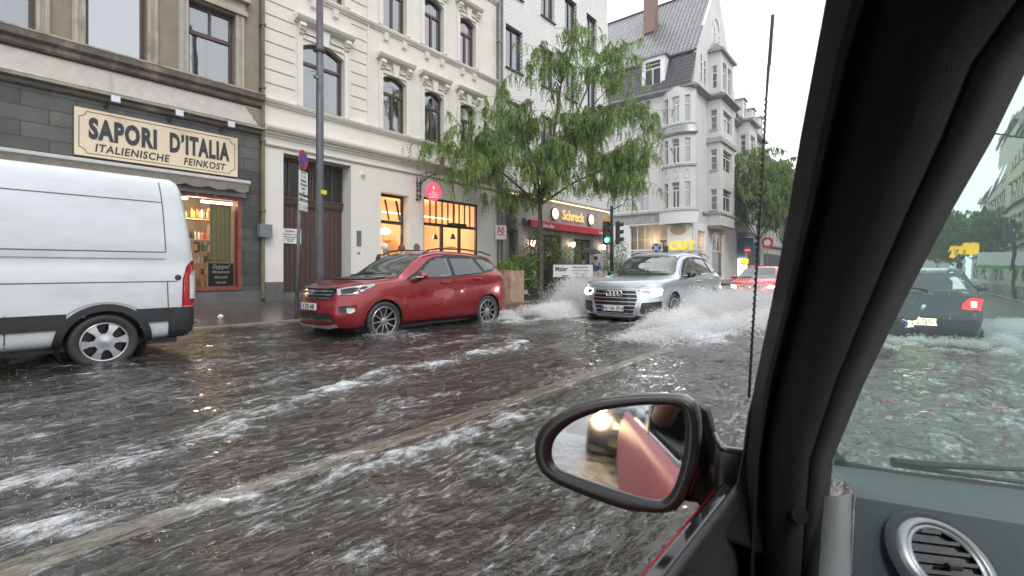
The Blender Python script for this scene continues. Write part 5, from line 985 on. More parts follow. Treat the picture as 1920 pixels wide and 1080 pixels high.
def pchip(xk, yk, x):
    xk = np.array(xk, float); yk = np.array(yk, float); h = np.diff(xk); d = np.diff(yk)/h; m = np.zeros_like(yk)
    for i in range(1, len(xk)-1):
        if d[i-1]*d[i] > 0: w1, w2 = 2*h[i]+h[i-1], h[i]+2*h[i-1]; m[i] = (w1+w2)/(w1/d[i-1]+w2/d[i])
    m[0], m[-1] = d[0], d[-1]
    i = np.clip(np.searchsorted(xk, x)-1, 0, len(h)-1); t = (x-xk[i])/h[i]
    return yk[i]*(1+2*t)*(1-t)**2+m[i]*h[i]*t*(1-t)**2+yk[i+1]*t*t*(3-2*t)+m[i+1]*h[i]*t*t*(t-1)
def bspline(P, n):
    """uniform cubic B-spline through mirrored ends, P is k x 2"""
    P = np.array(P); P = np.vstack([[-P[1][0], P[1][1]], P, [-P[-2][0], P[-2][1]]]); k = len(P); out = []
    for s in np.linspace(0, k-3-1e-9, n):
        i = int(s); t = s-i; b = [(1-t)**3/6, (3*t**3-6*t*t+4)/6, (-3*t**3+3*t*t+3*t+1)/6, t**3/6]; out.append(sum(b[j]*P[i+j] for j in range(4)))
    return np.array(out)
SHELL_FULL = {}
def carshell(rows, nose, tail, L, nr=44, dy=.05, plan=.35, rplan=.22, wheels=(), wr=.38, wmax=.92):
    """rows: (y, w, zb, zs, w6, z6, x7, z7, zt); returns MB lofted closed shell"""
    rows = np.array(rows, float); yk = rows[:, 0]; Y = np.unique(np.round(np.concatenate([np.arange(0, L, dy), yk, [L]]), 4)); rings = []
    par = [pchip(yk, rows[:, j], Y) for j in range(1, 9)]
    for i, y in enumerate(Y):
        w, zb, zs, w6, z6, x7, z7, zt = [p[i] for p in par]
        P = [(0, zb), (w*.80, zb), (w*.965, zb+.05), (w*.995, zb+.22), (w, zb+(zs-zb)*.62), (w*.992, zs-.07), (w*.955, zs+.005), (w6, z6), (x7*1.01, z7), (x7*.86, z7+.7*(zt-z7)), (x7*.45, zt-.15*(zt-z7)), (0, zt)]
        R_ = bspline(P, nr)
        for x, z in R_:
            fn_ = max(0, 1-y/1.1)**2; ft = max(0, 1-(L-y)/.9)**2; ax = abs(x)/wmax
            yy = y+fn_*(plan*ax**2.6+np.interp(z, *nose))-ft*(rplan*ax**3+np.interp(z, *tail)); rings.append((x, yy, z))
    n = len(Y); full = []
    for i in range(n):
        h = rings[i*nr:(i+1)*nr]; full.append([(x, y, z) for x, y, z in h]+[(-x, y, z) for x, y, z in h[-2:0:-1]])
    m = MB(); K = len(full[0]); m.v = [p for r in full for p in r]; full_f = []
    for i in range(n-1):
        for k in range(K):
            a, b, c, d = i*K+k, i*K+(k+1) % K, (i+1)*K+(k+1) % K, (i+1)*K+k
            full_f.append((a, b, c, d))
            cy, cz, cxx = (m.v[a][1]+m.v[c][1])/2, (m.v[a][2]+m.v[c][2])/2, abs(m.v[a][0]+m.v[c][0])/2
            if any((cy-wy)**2+(cz-wz)**2 < wr*wr and cxx > wmax*.45 and cz < wz+wr for wy, wz in wheels): continue
            m.f.append((a, b, c, d))
    for i, sgn in ((0, 1), (n-1, -1)):         # caps: shrink rings to the middle, keeping the curved face
        base = i*K; ring = full[i]; zc = sum(p[2] for p in ring)/K; prev = base; y0 = Y[i]
        for s in (.86, .7, .52, .34, .16):
            st_ = len(m.v)
            for (x, y, z) in ring:
                X, Z = x*s, zc+(z-zc)*s; ax = abs(X)/wmax
                yy = y0+(plan*ax**2.6+np.interp(Z, *nose) if i == 0 else -(rplan*ax**3+np.interp(Z, *tail))); m.v.append((X, yy, Z))
            for k in range(K):
                q = (prev+k, st_+k, st_+(k+1) % K, prev+(k+1) % K); m.f.append(q if sgn > 0 else q[::-1])
            prev = st_
        q = tuple(prev+k for k in range(K)); m.f.append(q[::-1] if sgn > 0 else q)
    m.full = full_f+m.f[-2*(5*K+1):]
    return m
class Decal:
    def __init__(s, mb): s.t = BVHTree.FromPolygons([Vector(v) for v in mb.v], mb.full)
    def proj(s, O, d, off):
        for dx in (0, .01, -.01, .03, -.03):
            h = s.t.ray_cast(O+Vector((0, 0, dx))-d*4, d)
            if h[0] is not None:
                nn = h[1] if h[1].dot(d) < 0 else -h[1]; return h[0]+nn*off, nn
        h = s.t.find_nearest(O); nn = h[1] if h[1].dot(d) < 0 else -h[1]; return h[0]+nn*off, nn
    def patch(s, poly, yaw=0, off=.004, step=.06, thick=.012, o=(0, 0, 0), mb=None):
        """poly in (a,b): a to the viewer's right, b up, seen from direction yaw (0 = from +x side looking -x; 90 = from front (-y) looking +y)"""
        d = Vector((-math.cos(R(yaw)), math.sin(R(yaw)), 0)); r = Vector((-d.y, d.x, 0))*-1
        r = Vector((math.sin(R(yaw)), math.cos(R(yaw)), 0)); O = Vector(o)
        bm = bmesh.new(); vs = [bm.verts.new((a, b, 0)) for a, b in poly]; f = bm.faces.new(vs)
        A = [p[0] for p in poly]; B = [p[1] for p in poly]
        for ax, lo, hi in ((0, min(A), max(A)), (1, min(B), max(B))):
            k = math.floor(lo/step)+1
            while k*step < hi:
                co = Vector((k*step, 0, 0)) if ax == 0 else Vector((0, k*step, 0)); no = Vector((1, 0, 0)) if ax == 0 else Vector((0, 1, 0))
                bmesh.ops.bisect_plane(bm, geom=bm.verts[:]+bm.edges[:]+bm.faces[:], plane_co=co, plane_no=no, dist=1e-5); k += 1
        bmesh.ops.triangulate(bm, faces=[f for f in bm.faces if len(f.verts) > 4])
        bm.verts.index_update(); P = []; Nn = []
        for v in bm.verts:
            q, nn = s.proj(O+r*v.co.x+Vector((0, 0, v.co.y)), d, off); P.append(q); Nn.append(nn)
        m = mb or MB(); b = m.add(P, [[v.index for v in f.verts] for f in bm.faces])
        eb = [e for e in bm.edges if len(e.link_faces) == 1]; idx = {}
        for e in eb:
            for v in e.verts:
                if v.index not in idx: idx[v.index] = len(m.v); m.v.append(tuple(P[v.index]-Nn[v.index]*thick))
            i, j = e.verts[0].index, e.verts[1].index; m.f.append((b+i, b+j, idx[j], idx[i]))
        bm.free(); return m
    def strip(s, pts, w, yaw=0, off=.003, step=.06, mb=None, o=(0, 0, 0)):
        m = mb or MB(); P = []
        for i in range(len(pts)-1):
            (a, b), (c, d_) = pts[i], pts[i+1]; L_ = math.hypot(c-a, d_-b); n_ = max(1, int(L_/step))
            for k in range(n_+(i == len(pts)-2)): P.append((a+(c-a)*k/n_, b+(d_-b)*k/n_))
        d = Vector((-math.cos(R(yaw)), math.sin(R(yaw)), 0)); r = Vector((math.sin(R(yaw)), math.cos(R(yaw)), 0)); O = Vector(o); V_ = []
        for i, (a, b) in enumerate(P):
            t = Vector((P[min(i+1, len(P)-1)][0]-P[max(i-1, 0)][0], P[min(i+1, len(P)-1)][1]-P[max(i-1, 0)][1])).normalized(); nx_, nz_ = -t.y*w/2, t.x*w/2
            for sg in (-1, 1):
                q, nn = s.proj(O+r*(a+sg*nx_)+Vector((0, 0, b+sg*nz_)), d, off); V_.append(q)
        m.add(V_, [(2*i, 2*i+1, 2*i+3, 2*i+2) for i in range(len(P)-1)]); return m
def wheel(parent, x, y, z, r=.335, w=.22, side=1, spokes=10, style='twin', rimm='silver', rr_=.72, name='wheel'):
    """side=+1: outer face towards +x"""
    c = (x, y, z); s = side; m = MB(); ro = r*rr_
    m.lathe([(ro, -w/2*s), (r*.90, -w*.5*s), (r*.97, -w*.42*s), (r, -w*.25*s), (r, w*.25*s), (r*.975, w*.42*s), (r*.93, w*.49*s), (r*.86, w*.50*s), (ro*1.03, w*.44*s), (ro, w*.40*s)], 48, 'x', c)
    t = m.build('tyre', 'rubber', None, smooth=True)
    t.name = name; t.parent = parent
    m = MB(); m.lathe([(ro*1.02, w*.43*s), (ro*.99, w*.455*s), (ro*.945, w*.44*s), (ro*.93, w*.36*s)], 48, 'x', c)
    m2 = MB()
    def spoke(a, r0, r1, h0, h1, d0, d1, th=.02):
        ca, sa = math.cos(a), math.sin(a); vs = []
        for rr, hh, dd in ((r0, h0, d0), (r1, h1, d1)):
            for sg in (-1, 1):
                for dz in (0, -th):
                    vs.append((x+s*(dd+dz), y+ca*rr-sa*hh*sg, z+sa*rr+ca*hh*sg))
        m.add(vs, [(0, 2, 6, 4), (1, 5, 7, 3), (0, 4, 5, 1), (2, 3, 7, 6)])
    for k in range(spokes):
        a = 2*PI*k/spokes+.1
        if style == 'twin': spoke(a-.05, r*.13, ro*.95, .012, .011, w*.34, w*.43); spoke(a+.17, r*.13, ro*.95, .007, .007, w*.32, w*.42)
        elif style == 'broad':
            spoke(a, r*.12, ro*.62, r*.10, r*.085, w*.47, w*.46, .03); spoke(a, ro*.62, ro*.96, r*.085, r*.16, w*.46, w*.43, .03)
        elif style == 'fine': spoke(a, r*.12, ro*.95, .016, .007, w*.36, w*.43); spoke(a+.02, r*.5, ro*.95, .003, .011, w*.40, w*.425)
        else: spoke(a, r*.12, ro*.95, .03, .02, w*.36, w*.43)
    m.lathe([(0, w*.40*s), (r*.13, w*.40*s), (r*.17, w*.36*s), (r*.17, w*.2*s)], 24, 'x', c)
    if style == 'broad': m.lathe([(0, w*.50*s), (r*.1, w*.5*s), (r*.16, w*.47*s), (r*.30, w*.465*s), (r*.3, w*.3*s)], 24, 'x', c)
    fixnormals(m.build('rim', rimm, t, angle=35))
    m = MB(); m.lathe([(0, w*.05*s), (ro*.93, w*.05*s), (ro*.93, w*.38*s)], 32, 'x', c); m.build('brake_disc', 'darkalloy', t)
    return t
def plate(par, ctr, txt, w=.52, h=.112, face=-1, nm='number_plate', bl=True, glow=None):
    x, y, z = ctr; m = MB(); m.box(x-w/2, x+w/2, y-.006, y+.006, z-h/2, z+h/2); o = m.build(nm, glow or 'plate', par)
    yy = y+face*.008
    if bl: m = MB(); xs_ = x-w/2 if face < 0 else x+w/2-.045; m.box(xs_, xs_+.045, min(yy, yy+face*.001), max(yy, yy+face*.001), z-h/2+.004, z+h/2-.004); m.build('euro_band', 'blue', o)
    if txt: text_mb(txt, h*1.02, .003, .001, .78, fn=lambda a, b, c: (x-face*(a)+.02*(1 if face < 0 else -1), yy+face*c, z+b-.004)).build('plate_lettering', 'textblack', o)
    return o
def ell(cx_, cz_, rx, rz, n=16, a0=0, a1=2*PI): return [(cx_+rx*math.cos(a0+(a1-a0)*k/n), cz_+rz*math.sin(a0+(a1-a0)*k/n)) for k in range(n)]
def arch(D, par, wy, wz, r, w, mt, yaw=0, flip=1, name='wheel_arch', a0=-8, a1=188):
    m = MB(); pts = [(wy+(r+w/2)*math.cos(R(t)), wz+(r+w/2)*math.sin(R(t))) for t in np.linspace(a0, a1, 40)]
    D.strip([(p[0]*flip, p[1]) for p in pts], w, yaw, .012, .03, m); return m.build(name, mt, par, smooth=True)
def liner(par, wy, wz, r, xo, xi, mt='black'):
    m = MB(); m.lathe([(r, xo), (r, xi), (0, xi)], 32, 'x', (0, wy, wz)); return m.build('arch_liner', mt, par)

# --- parked dark red SUV
suv = thing('parked_suv', 'dark metallic red compact SUV with roof rails parked in the flooded kerb lane', 'car', (-7.92, 4.22, -.09)); L = 4.50
rows = [(0, .70, .24, .78, .66, .84, .55, .88, .91), (.10, .80, .21, .84, .76, .90, .62, .935, .955), (.30, .875, .20, .90, .82, .955, .66, .985, 1.0), (.70, .905, .20, .95, .85, 1.005, .66, 1.045, 1.06),
        (1.10, .915, .20, .985, .86, 1.035, .70, 1.075, 1.095), (1.28, .915, .20, .995, .865, 1.05, .72, 1.11, 1.14), (1.75, .915, .20, 1.02, .87, 1.07, .66, 1.40, 1.43), (2.10, .915, .20, 1.04, .875, 1.09, .62, 1.545, 1.575), (2.5, .92, .20, 1.055, .88, 1.11, .615, 1.60, 1.635),
        (3.2, .92, .20, 1.08, .88, 1.14, .61, 1.585, 1.62), (3.8, .915, .21, 1.12, .865, 1.18, .59, 1.53, 1.565), (4.15, .895, .24, 1.15, .83, 1.19, .57, 1.45, 1.49), (4.38, .86, .28, 1.10, .78, 1.15, .54, 1.27, 1.33), (4.50, .82, .34, 1.0, .72, 1.04, .50, 1.10, 1.14)]
nose = ([.1, .25, .45, .62, .80, .93, 1.1], [.10, .05, .0, .02, .06, .14, .25]); tail_ = ([.2, .5, .9, 1.15, 1.5], [.06, .0, .04, .12, .2])
sh = carshell(rows, nose, tail_, L, wheels=((.90, .335), (3.60, .335)), wr=.40); D = Decal(sh)
fixnormals(sh.build('body', 'paint_red', suv, smooth=True))
# glasshouse, doors and lamps laid on the body surface (a = y, b = z seen from the street side)
win = [[(1.43, 1.045), (1.78, 1.20), (2.06, 1.385), (2.22, 1.455), (2.52, 1.50), (2.52, 1.115), (1.75, 1.075)], [(2.62, 1.115), (2.62, 1.50), (3.30, 1.495), (3.46, 1.185), (3.40, 1.165), (2.7, 1.12)], [(3.38, 1.49), (3.66, 1.462), (3.92, 1.39), (3.96, 1.335), (3.86, 1.25), (3.53, 1.19)]]
m = MB(); fr_ = [(1.36, 1.03), (1.74, 1.22), (2.04, 1.41), (2.22, 1.485), (2.52, 1.53), (3.3, 1.525), (3.68, 1.49), (3.96, 1.405), (4.0, 1.33), (3.88, 1.225), (3.5, 1.155), (2.7, 1.09), (1.75, 1.045)]
for yaw, fl in ((0, 1), (180, -1)):
    m = MB(); D.patch([(p[0]*fl, p[1]) for p in fr_], yaw, .004, .05, .01, mb=m); o = m.build('window_surround', 'black', suv, smooth=True)
    for k, p_ in enumerate(win): m = MB(); D.patch([(p[0]*fl, p[1]) for p in p_], yaw, .009, .05, .006, mb=m); m.build('side_window', 'darkscreen', o, smooth=True)
ws = [(-.66, 1.075), (.66, 1.075), (.72, 1.10), (.60, 1.47), (.52, 1.53), (0, 1.575), (-.52, 1.53), (-.60, 1.47), (-.72, 1.10)]
D.patch(ws, 90, .006, .06, .006).build('windscreen', 'darkscreen', suv, smooth=True)
D.strip([(-.62, 1.075), (.62, 1.075)], .04, 90, .012).build('scuttle', 'black', suv)
for s_, e_2 in ((-.05, .50), (-.6, -.08)): m = MB(); q0, n0 = D.proj(Vector((s_, 0, 1.10)), Vector((0, 1, 0)), .03); q1, n1_ = D.proj(Vector((e_2, 0, 1.16)), Vector((0, 1, 0)), .02); m.tube([q0, q1], .009, 6); m.build('wiper', 'black', suv)
D.patch([(-.6, 1.18), (.6, 1.18), (.5, 1.46), (-.5, 1.46)], 270, .006).build('rear_window', 'darkscreen', suv, smooth=True)
m = MB(); D.patch([(-.46, .72), (.46, .72), (.55, .80), (.53, .93), (-.53, .93), (-.55, .80)], 90, .006, mb=m); gr = m.build('grille', 'blackgloss', suv, smooth=True)
m = MB()
for z in (.745, .80, .855, .91): D.strip([(-.5, z), (.5, z)], .022, 90, .022, mb=m)
m.build('grille_bar', mat('dark_chrome', (.25, .25, .26), .25, metal=.9), gr)
m = MB(); D.patch(ell(0, .835, .075, .03), 90, .032, mb=m); m.build('badge', 'chrome', gr); m = MB(); D.patch(ell(0, .835, .06, .022), 90, .035, mb=m); m.build('badge_field', 'blue', gr)
for sg in (1, -1):
    hp = [(.56*sg, .80), (.58*sg, .91), (.72*sg, .94), (.86*sg, .955)]; hl = [(.42, .79), (.40, .90), (.60, .935), (1.02, .975), (.98, .93), (.75, .83), (.62, .79)]
    yw_ = 45 if sg > 0 else 135
    # diagonal view: a = x*sin45 + y*cos45 measured in that frame
    def dg(p): return p
    pts = [(.53, .80), (.50, .90), (.68, .935), (1.08, .985), (1.11, .965), (.93, .86), (.76, .80)]
    pp = [((a if sg > 0 else -a), b) for a, b in pts]
    lamp = D.patch([(a*1.0, b) for a, b in ([(x_, z_) for x_, z_ in pp])], 90 if False else (40 if sg > 0 else 140), .006, .04).build('headlight', 'headlight', suv, smooth=True)
    m = MB(); D.patch([((a-.72)*.72+.72 if sg > 0 else -((a-.72)*.72+.72), (b-.88)*.6+.88) for a, b in pts], 40 if sg > 0 else 140, .010, .04, mb=m); m.build('lamp_insert', 'blackgloss', lamp, smooth=True)
    m = MB(); D.patch([((a+.06)*sg, b) for a, b in [(.50, .50), (.47, .60), (.56, .625), (.75, .615), (.76, .53), (.66, .49)]], 40 if sg > 0 else 140, .006, .04, mb=m); fg = m.build('fog_light_bezel', 'black', suv, smooth=True)
    m = MB(); D.patch([((a+.06)*sg, b) for a, b in [(.62, .51), (.61, .60), (.74, .60), (.745, .53), (.68, .50)]], 40 if sg > 0 else 140, .012, .04, mb=m); m.build('fog_light', 'clearlens', fg, smooth=True)
    m = MB(); D.patch([(a*sg*1, b) for a, b in [(3.60, 1.10), (4.05, 1.16), (4.08, .98), (3.95, .95)]], -35 if sg > 0 else 215, .006, .04, mb=m); m.build('tail_light', 'clearlens', suv, smooth=True)
m = MB(); D.patch([(-.60, .36), (.60, .36), (.50, .50), (-.50, .50)], 90, .006, mb=m); m.build('lower_grille', 'black', suv, smooth=True)
plate(suv, (0, -.02, .605), 'K DD 640')
m = MB(); D.strip([(-.62, .30), (-.45, .27), (.45, .27), (.62, .30)], .05, 90, .02, mb=m); m.build('splitter', 'silver', suv)
m = MB()
for ln in ([(1.52, 1.0), (1.47, .75), (1.56, .34)], [(2.57, 1.10), (2.58, .34)], [(3.50, 1.15), (3.52, .80), (3.28, .48), (3.22, .34)], [(1.56, .34), (3.22, .34)], [(1.34, 1.04), (1.30, .99)]): D.strip(ln, .008, 0, .0025, mb=m); D.strip([(-a, b) for a, b in ln], .008, 180, .0025, mb=m)
m.build('panel_gap', 'black', suv)
m = MB(); D.strip([(.95, .93), (1.5, .965), (3.2, 1.0), (4.2, 1.05)], .016, 0, .004, mb=m); D.strip([(1.62, .50), (2.4, .45), (3.15, .47)], .02, 0, .005, mb=m); m.build('body_crease', 'paint_red', suv)
m = MB(); D.strip([(1.3, .26), (1.6, .25), (3.15, .25)], .07, 0, .02, mb=m); m.build('side_skirt', 'paint_red', suv)
for (wy) in (.90, 3.60):
    arch(D, suv, wy, .335, .385, .045, 'paint_red'); arch(D, suv, wy, .335, .385, .045, 'paint_red', 180, -1)
    liner(suv, wy, .335, .40, .89, .45); liner(suv, wy, .335, .40, -.89, -.45)
    wheel(suv, .80, wy, .335, .345, .22, 1, 10, 'fine', 'suvrim'); wheel(suv, -.80, wy, .335, .345, .22, -1)
for (y, z) in ((2.33, .98), (3.27, 1.04)):
    q, nn = D.proj(Vector((0, y, z)), Vector((-1, 0, 0)), .02); m = MB(); m.tube([q+Vector((-.02, -.11, 0)), q+Vector((.02, -.08, .004)), q+Vector((.025, .08, .006)), q+Vector((-.02, .11, .004))], [.012, .017, .017, .012], 8); m.build('door_handle', 'paint_red', suv, smooth=True)
def mirror(par, x, y, z, s, mt, cap=None):
    m = MB(); n_ = 8
    m.v = []; pr = [(-.13, .02, .5), (-.10, .055, .9), (-.02, .075, 1), (.06, .07, .9), (.10, .03, .5)]
    rings = []
    for (dy_, hh, ww) in pr:
        rings.append([(x+s*(.10+.105*ww*math.cos(t)), y+dy_*.8, z+hh*math.sin(t)) for t in np.linspace(0, 2*PI, 13)[:-1]])
    m.v = [p for r in rings for p in r]; K = 12
    for i in range(len(rings)-1):
        for k in range(K): m.f.append((i*K+k, i*K+(k+1) % K, (i+1)*K+(k+1) % K, (i+1)*K+k))
    m.f.append(tuple(range(K))); m.f.append(tuple((len(rings)-1)*K+k for k in range(K)))
    o = fixnormals(m.build('door_mirror', mt, par, smooth=True)); m = MB(); m.tube([(x-s*.04, y+.02, z-.07), (x+s*.07, y, z-.05)], [.03, .03], 8); m.build('mirror_foot', 'black', o)
    if cap: m = MB(); m.box(x+s*.10-.07, x+s*.10+.09, y-.112, y-.09, z-.03, z-.005); m.build('indicator', cap, o)
    return o
mirror(suv, .90, 1.70, 1.12, 1, 'paint_red', 'clearlens'); mirror(suv, -.90, 1.70, 1.12, -1, 'paint_red')
for sg in (1, -1):
    m = MB(); pts = [(.64*sg, y, z) for y, z in ((1.98, 1.545), (2.10, 1.615), (2.4, 1.665), (3.1, 1.67), (3.7, 1.625), (3.95, 1.56))]; m.tube(pts, .018, 8); m.build('roof_rail', 'black', suv, smooth=True)
sg = MB(); sg.box(-.74, .74, .5, 4.1, .17, .24); sg.build('underbody', 'black', suv)

# --- silver SUV ploughing through the water
au = thing('silver_suv', 'large silver SUV with lit headlights driving towards us through the flood', 'car', (-4.93, 9.66, -.13)); L = 5.05
rows = [(0, .80, .22, .92, .74, .96, .62, .99, 1.01), (.08, .885, .20, .95, .82, 1.0, .68, 1.025, 1.04), (.30, .955, .20, .985, .88, 1.035, .70, 1.06, 1.075), (.8, .975, .20, 1.02, .90, 1.075, .72, 1.10, 1.12), (1.25, .98, .20, 1.05, .91, 1.10, .76, 1.13, 1.155), (1.45, .98, .20, 1.06, .91, 1.115, .78, 1.18, 1.21),
        (1.95, .98, .20, 1.07, .91, 1.13, .72, 1.48, 1.52), (2.3, .98, .2, 1.08, .91, 1.14, .68, 1.64, 1.68), (2.8, .98, .2, 1.09, .915, 1.15, .67, 1.70, 1.735), (3.8, .98, .2, 1.11, .91, 1.17, .65, 1.67, 1.705), (4.4, .97, .22, 1.13, .89, 1.18, .63, 1.58, 1.62), (4.75, .95, .26, 1.13, .85, 1.17, .60, 1.40, 1.45), (4.95, .92, .3, 1.08, .80, 1.11, .56, 1.17, 1.22), (5.05, .88, .36, .98, .75, 1.0, .50, 1.05, 1.08)]
nose = ([.1, .25, .45, .7, .95, 1.1], [.10, .03, .0, .02, .08, .16]); sh = carshell(rows, nose, tail_, L, wheels=((1.02, .38), (4.02, .38)), wr=.43, wmax=.98, plan=.28); D = Decal(sh)
fixnormals(sh.build('body', 'paint_silver', au, smooth=True))
fr_ = [(1.50, 1.075), (1.92, 1.35), (2.25, 1.53), (2.55, 1.60), (3.2, 1.625), (4.0, 1.59), (4.35, 1.49), (4.56, 1.30), (4.45, 1.20), (3.0, 1.125), (1.9, 1.09)]
win = [[(1.72, 1.13), (2.02, 1.34), (2.30, 1.50), (2.60, 1.57), (2.84, 1.58), (2.84, 1.145), (2.0, 1.12)], [(2.94, 1.145), (2.94, 1.585), (3.74, 1.58), (3.86, 1.20), (3.8, 1.18)], [(3.96, 1.21), (3.86, 1.565), (4.05, 1.54), (4.28, 1.47), (4.45, 1.30), (4.38, 1.23)]]
for yaw, fl in ((0, 1), (180, -1)):
    m = MB(); D.patch([(p[0]*fl, p[1]) for p in fr_], yaw, .004, .05, .01, mb=m); o = m.build('window_surround', 'chrome' if False else 'black', au, smooth=True)
    for k, p_ in enumerate(win): m = MB(); D.patch([(p[0]*fl, p[1]) for p in p_], yaw, .009, .05, .006, mb=m); m.build('side_window', 'darkscreen', o, smooth=True)
    m = MB(); c_ = fr_+[fr_[0]]; D.strip([(p[0]*fl, p[1]) for p in c_], .018, yaw, .012, mb=m); m.build('window_trim', 'silver', o)
D.patch([(-.74, 1.14), (.74, 1.14), (.80, 1.17), (.66, 1.56), (.56, 1.62), (0, 1.665), (-.56, 1.62), (-.66, 1.56), (-.80, 1.17)], 90, .006).build('windscreen', 'darkscreen', au, smooth=True)
for a, b in (((-.55, 1.15), (-.12, 1.27)), ((.05, 1.14), (.55, 1.27))):
    q0, _ = D.proj(Vector((a[0]+.3, 0, a[1])), Vector((0, 1, 0)), .03); q1, _ = D.proj(Vector((b[0]-.45, 0, b[1])), Vector((0, 1, 0)), .02); m = MB(); m.tube([q0, q1], .010, 6); m.build('wiper', 'black', au)
gp_ = [(-.55, .66), (-.44, .28), (.44, .28), (.55, .66), (.48, .86), (-.48, .86)]
D.patch(gp_, 90, .010, .05).build('grille', 'blackgloss', au, smooth=True); gr = au.children[-1]
m = MB(); D.strip(gp_+[gp_[0]], .055, 90, .035, mb=m); m.build('grille_frame', 'silver', gr)
m = MB()
for k, z in enumerate(np.linspace(.33, .82, 7)): hw = .43+.10*min(1, (z-.28)/.38)-(.05 if z > .8 else 0); D.strip([(-hw, z), (hw, z)], .017, 90, .026, mb=m)
m.build('grille_bar', 'silver', gr)
m = MB()
for k in range(4):
    c = -.129+.086*k; q, _ = D.proj(Vector((c, 0, .745)), Vector((0, 1, 0)), .05); pts = [(q.x+.058*math.cos(t), q.y, q.z+.058*math.sin(t)) for t in np.linspace(0, 2*PI, 21)]; m.tube(pts, .011, 6, False)
m.build('ring_emblem', 'chrome', gr, smooth=True)
q, _ = D.proj(Vector((0, 0, .42)), Vector((0, 1, 0)), .05); plate(au, (-.02, q.y, .43), 'HU HA 2914')
M['hazard'] = emit('headlight_strip_glow', (1, .98, .94), 5)
for sg in (1, -1):
    yw_ = 60 if sg > 0 else 120
    # outline in (x, z) at the nose, re-expressed for the oblique view
    pts = [(.54, .80), (.62, .70), (.84, .70), (.96, .74), (.98, .86), (.80, .87), (.54, .84)]
    # oblique frame: a = x*sin(yaw)+y*cos(yaw)
    def ob(x_, z_):
        q, _ = D.proj(Vector((x_*sg, 0, z_)), Vector((0, 1, 0)), 0); return (q.x*math.sin(R(yw_))+q.y*math.cos(R(yw_)), z_)
    pl_ = [ob(min(x_, .93), z_) for x_, z_ in pts]
    lamp = D.patch(pl_, yw_, .008, .04).build('headlight', 'headlight', au, smooth=True)
    pl2 = [ob(x_, z_) for x_, z_ in [(.76, .72), (.92, .745), (.93, .84), (.78, .84)]]
    D.patch(pl2, yw_, .018, .04).build('light_source', 'lamp_on', lamp, smooth=True)
    m = MB(); D.strip([ob(.56, .79), ob(.64, .725), ob(.80, .715)], .022, yw_, .02, mb=m); D.strip([ob(.57, .835), ob(.8, .85)], .012, yw_, .02, mb=m); m.build('daylight_strip', 'hazard', lamp)
    q, _ = D.proj(Vector((.86*sg, 0, .78)), Vector((0, 1, 0)), 0); 
    pl3 = [ob(x_, z_) for x_, z_ in [(.60, .56), (.93, .60), (.93, .40), (.60, .30), (.56, .36)]]
    D.patch(pl3, yw_, .008, .05).build('air_intake', 'black', au, smooth=True)
m = MB(); D.patch([(-.72, .22), (.72, .22), (.72, .275), (-.72, .275)], 90, .012, mb=m); m.build('lower_grille', 'black', au, smooth=True)
m = MB(); D.strip([(-.86, .25), (-.7, .205), (.7, .205), (.86, .25)], .03, 90, .03, mb=m); m.build('splitter', 'silver', au)
m = MB()
for ln in ([(1.80, 1.06), (1.72, .8), (1.75, .32)], [(2.89, 1.13), (2.88, .32)], [(3.9, 1.18), (3.95, .9), (3.6, .32)]): D.strip(ln, .009, 0, .0025, mb=m)
D.strip([(-.72, 1.06), (-.66, .93), (-.5, .895), (.5, .895), (.66, .93), (.72, 1.06)], .008, 90, .003, mb=m); m.build('panel_gap', 'black', au)
m = MB(); D.strip([(.35, .93), (1.6, .99), (3.6, 1.0), (4.8, .98)], .02, 0, .004, mb=m); m.build('shoulder_line', 'paint_silver', au)
for wy in (1.02, 4.02):
    arch(D, au, wy, .38, .415, .04, 'paint_silver'); arch(D, au, wy, .38, .415, .04, 'paint_silver', 180, -1); liner(au, wy, .38, .43, .95, .45); liner(au, wy, .38, .43, -.95, -.45)
    wheel(au, .86, wy, .375, .375, .26, 1, 10, 'twin'); wheel(au, -.86, wy, .375, .375, .26, -1)
for (y, z) in ((2.68, 1.0), (3.68, 1.03)):
    q, nn = D.proj(Vector((0, y, z)), Vector((-1, 0, 0)), .02); m = MB(); m.tube([q+Vector((-.02, -.12, 0)), q+Vector((.025, -.08, 0)), q+Vector((.025, .08, 0)), q+Vector((-.02, .12, 0))], .018, 8); m.build('door_handle', 'silver', au, smooth=True)
mirror(au, .95, 1.95, 1.17, 1, 'blackgloss'); mirror(au, -.95, 1.95, 1.17, -1, 'blackgloss')
for sg in (1, -1): m = MB(); m.tube([(.69*sg, y, z) for y, z in ((2.1, 1.60), (2.3, 1.70), (2.7, 1.765), (3.7, 1.745), (4.3, 1.66), (4.45, 1.60))], .018, 8); m.build('roof_rail', 'silver', au, smooth=True)
D_roof = D; m = MB(); m.box(-.78, .78, .5, 4.6, .18, .24); m.build('underbody', 'black', au)
point((-4.1, 9.2, .62), 3, (1, .96, .9), .3, au)

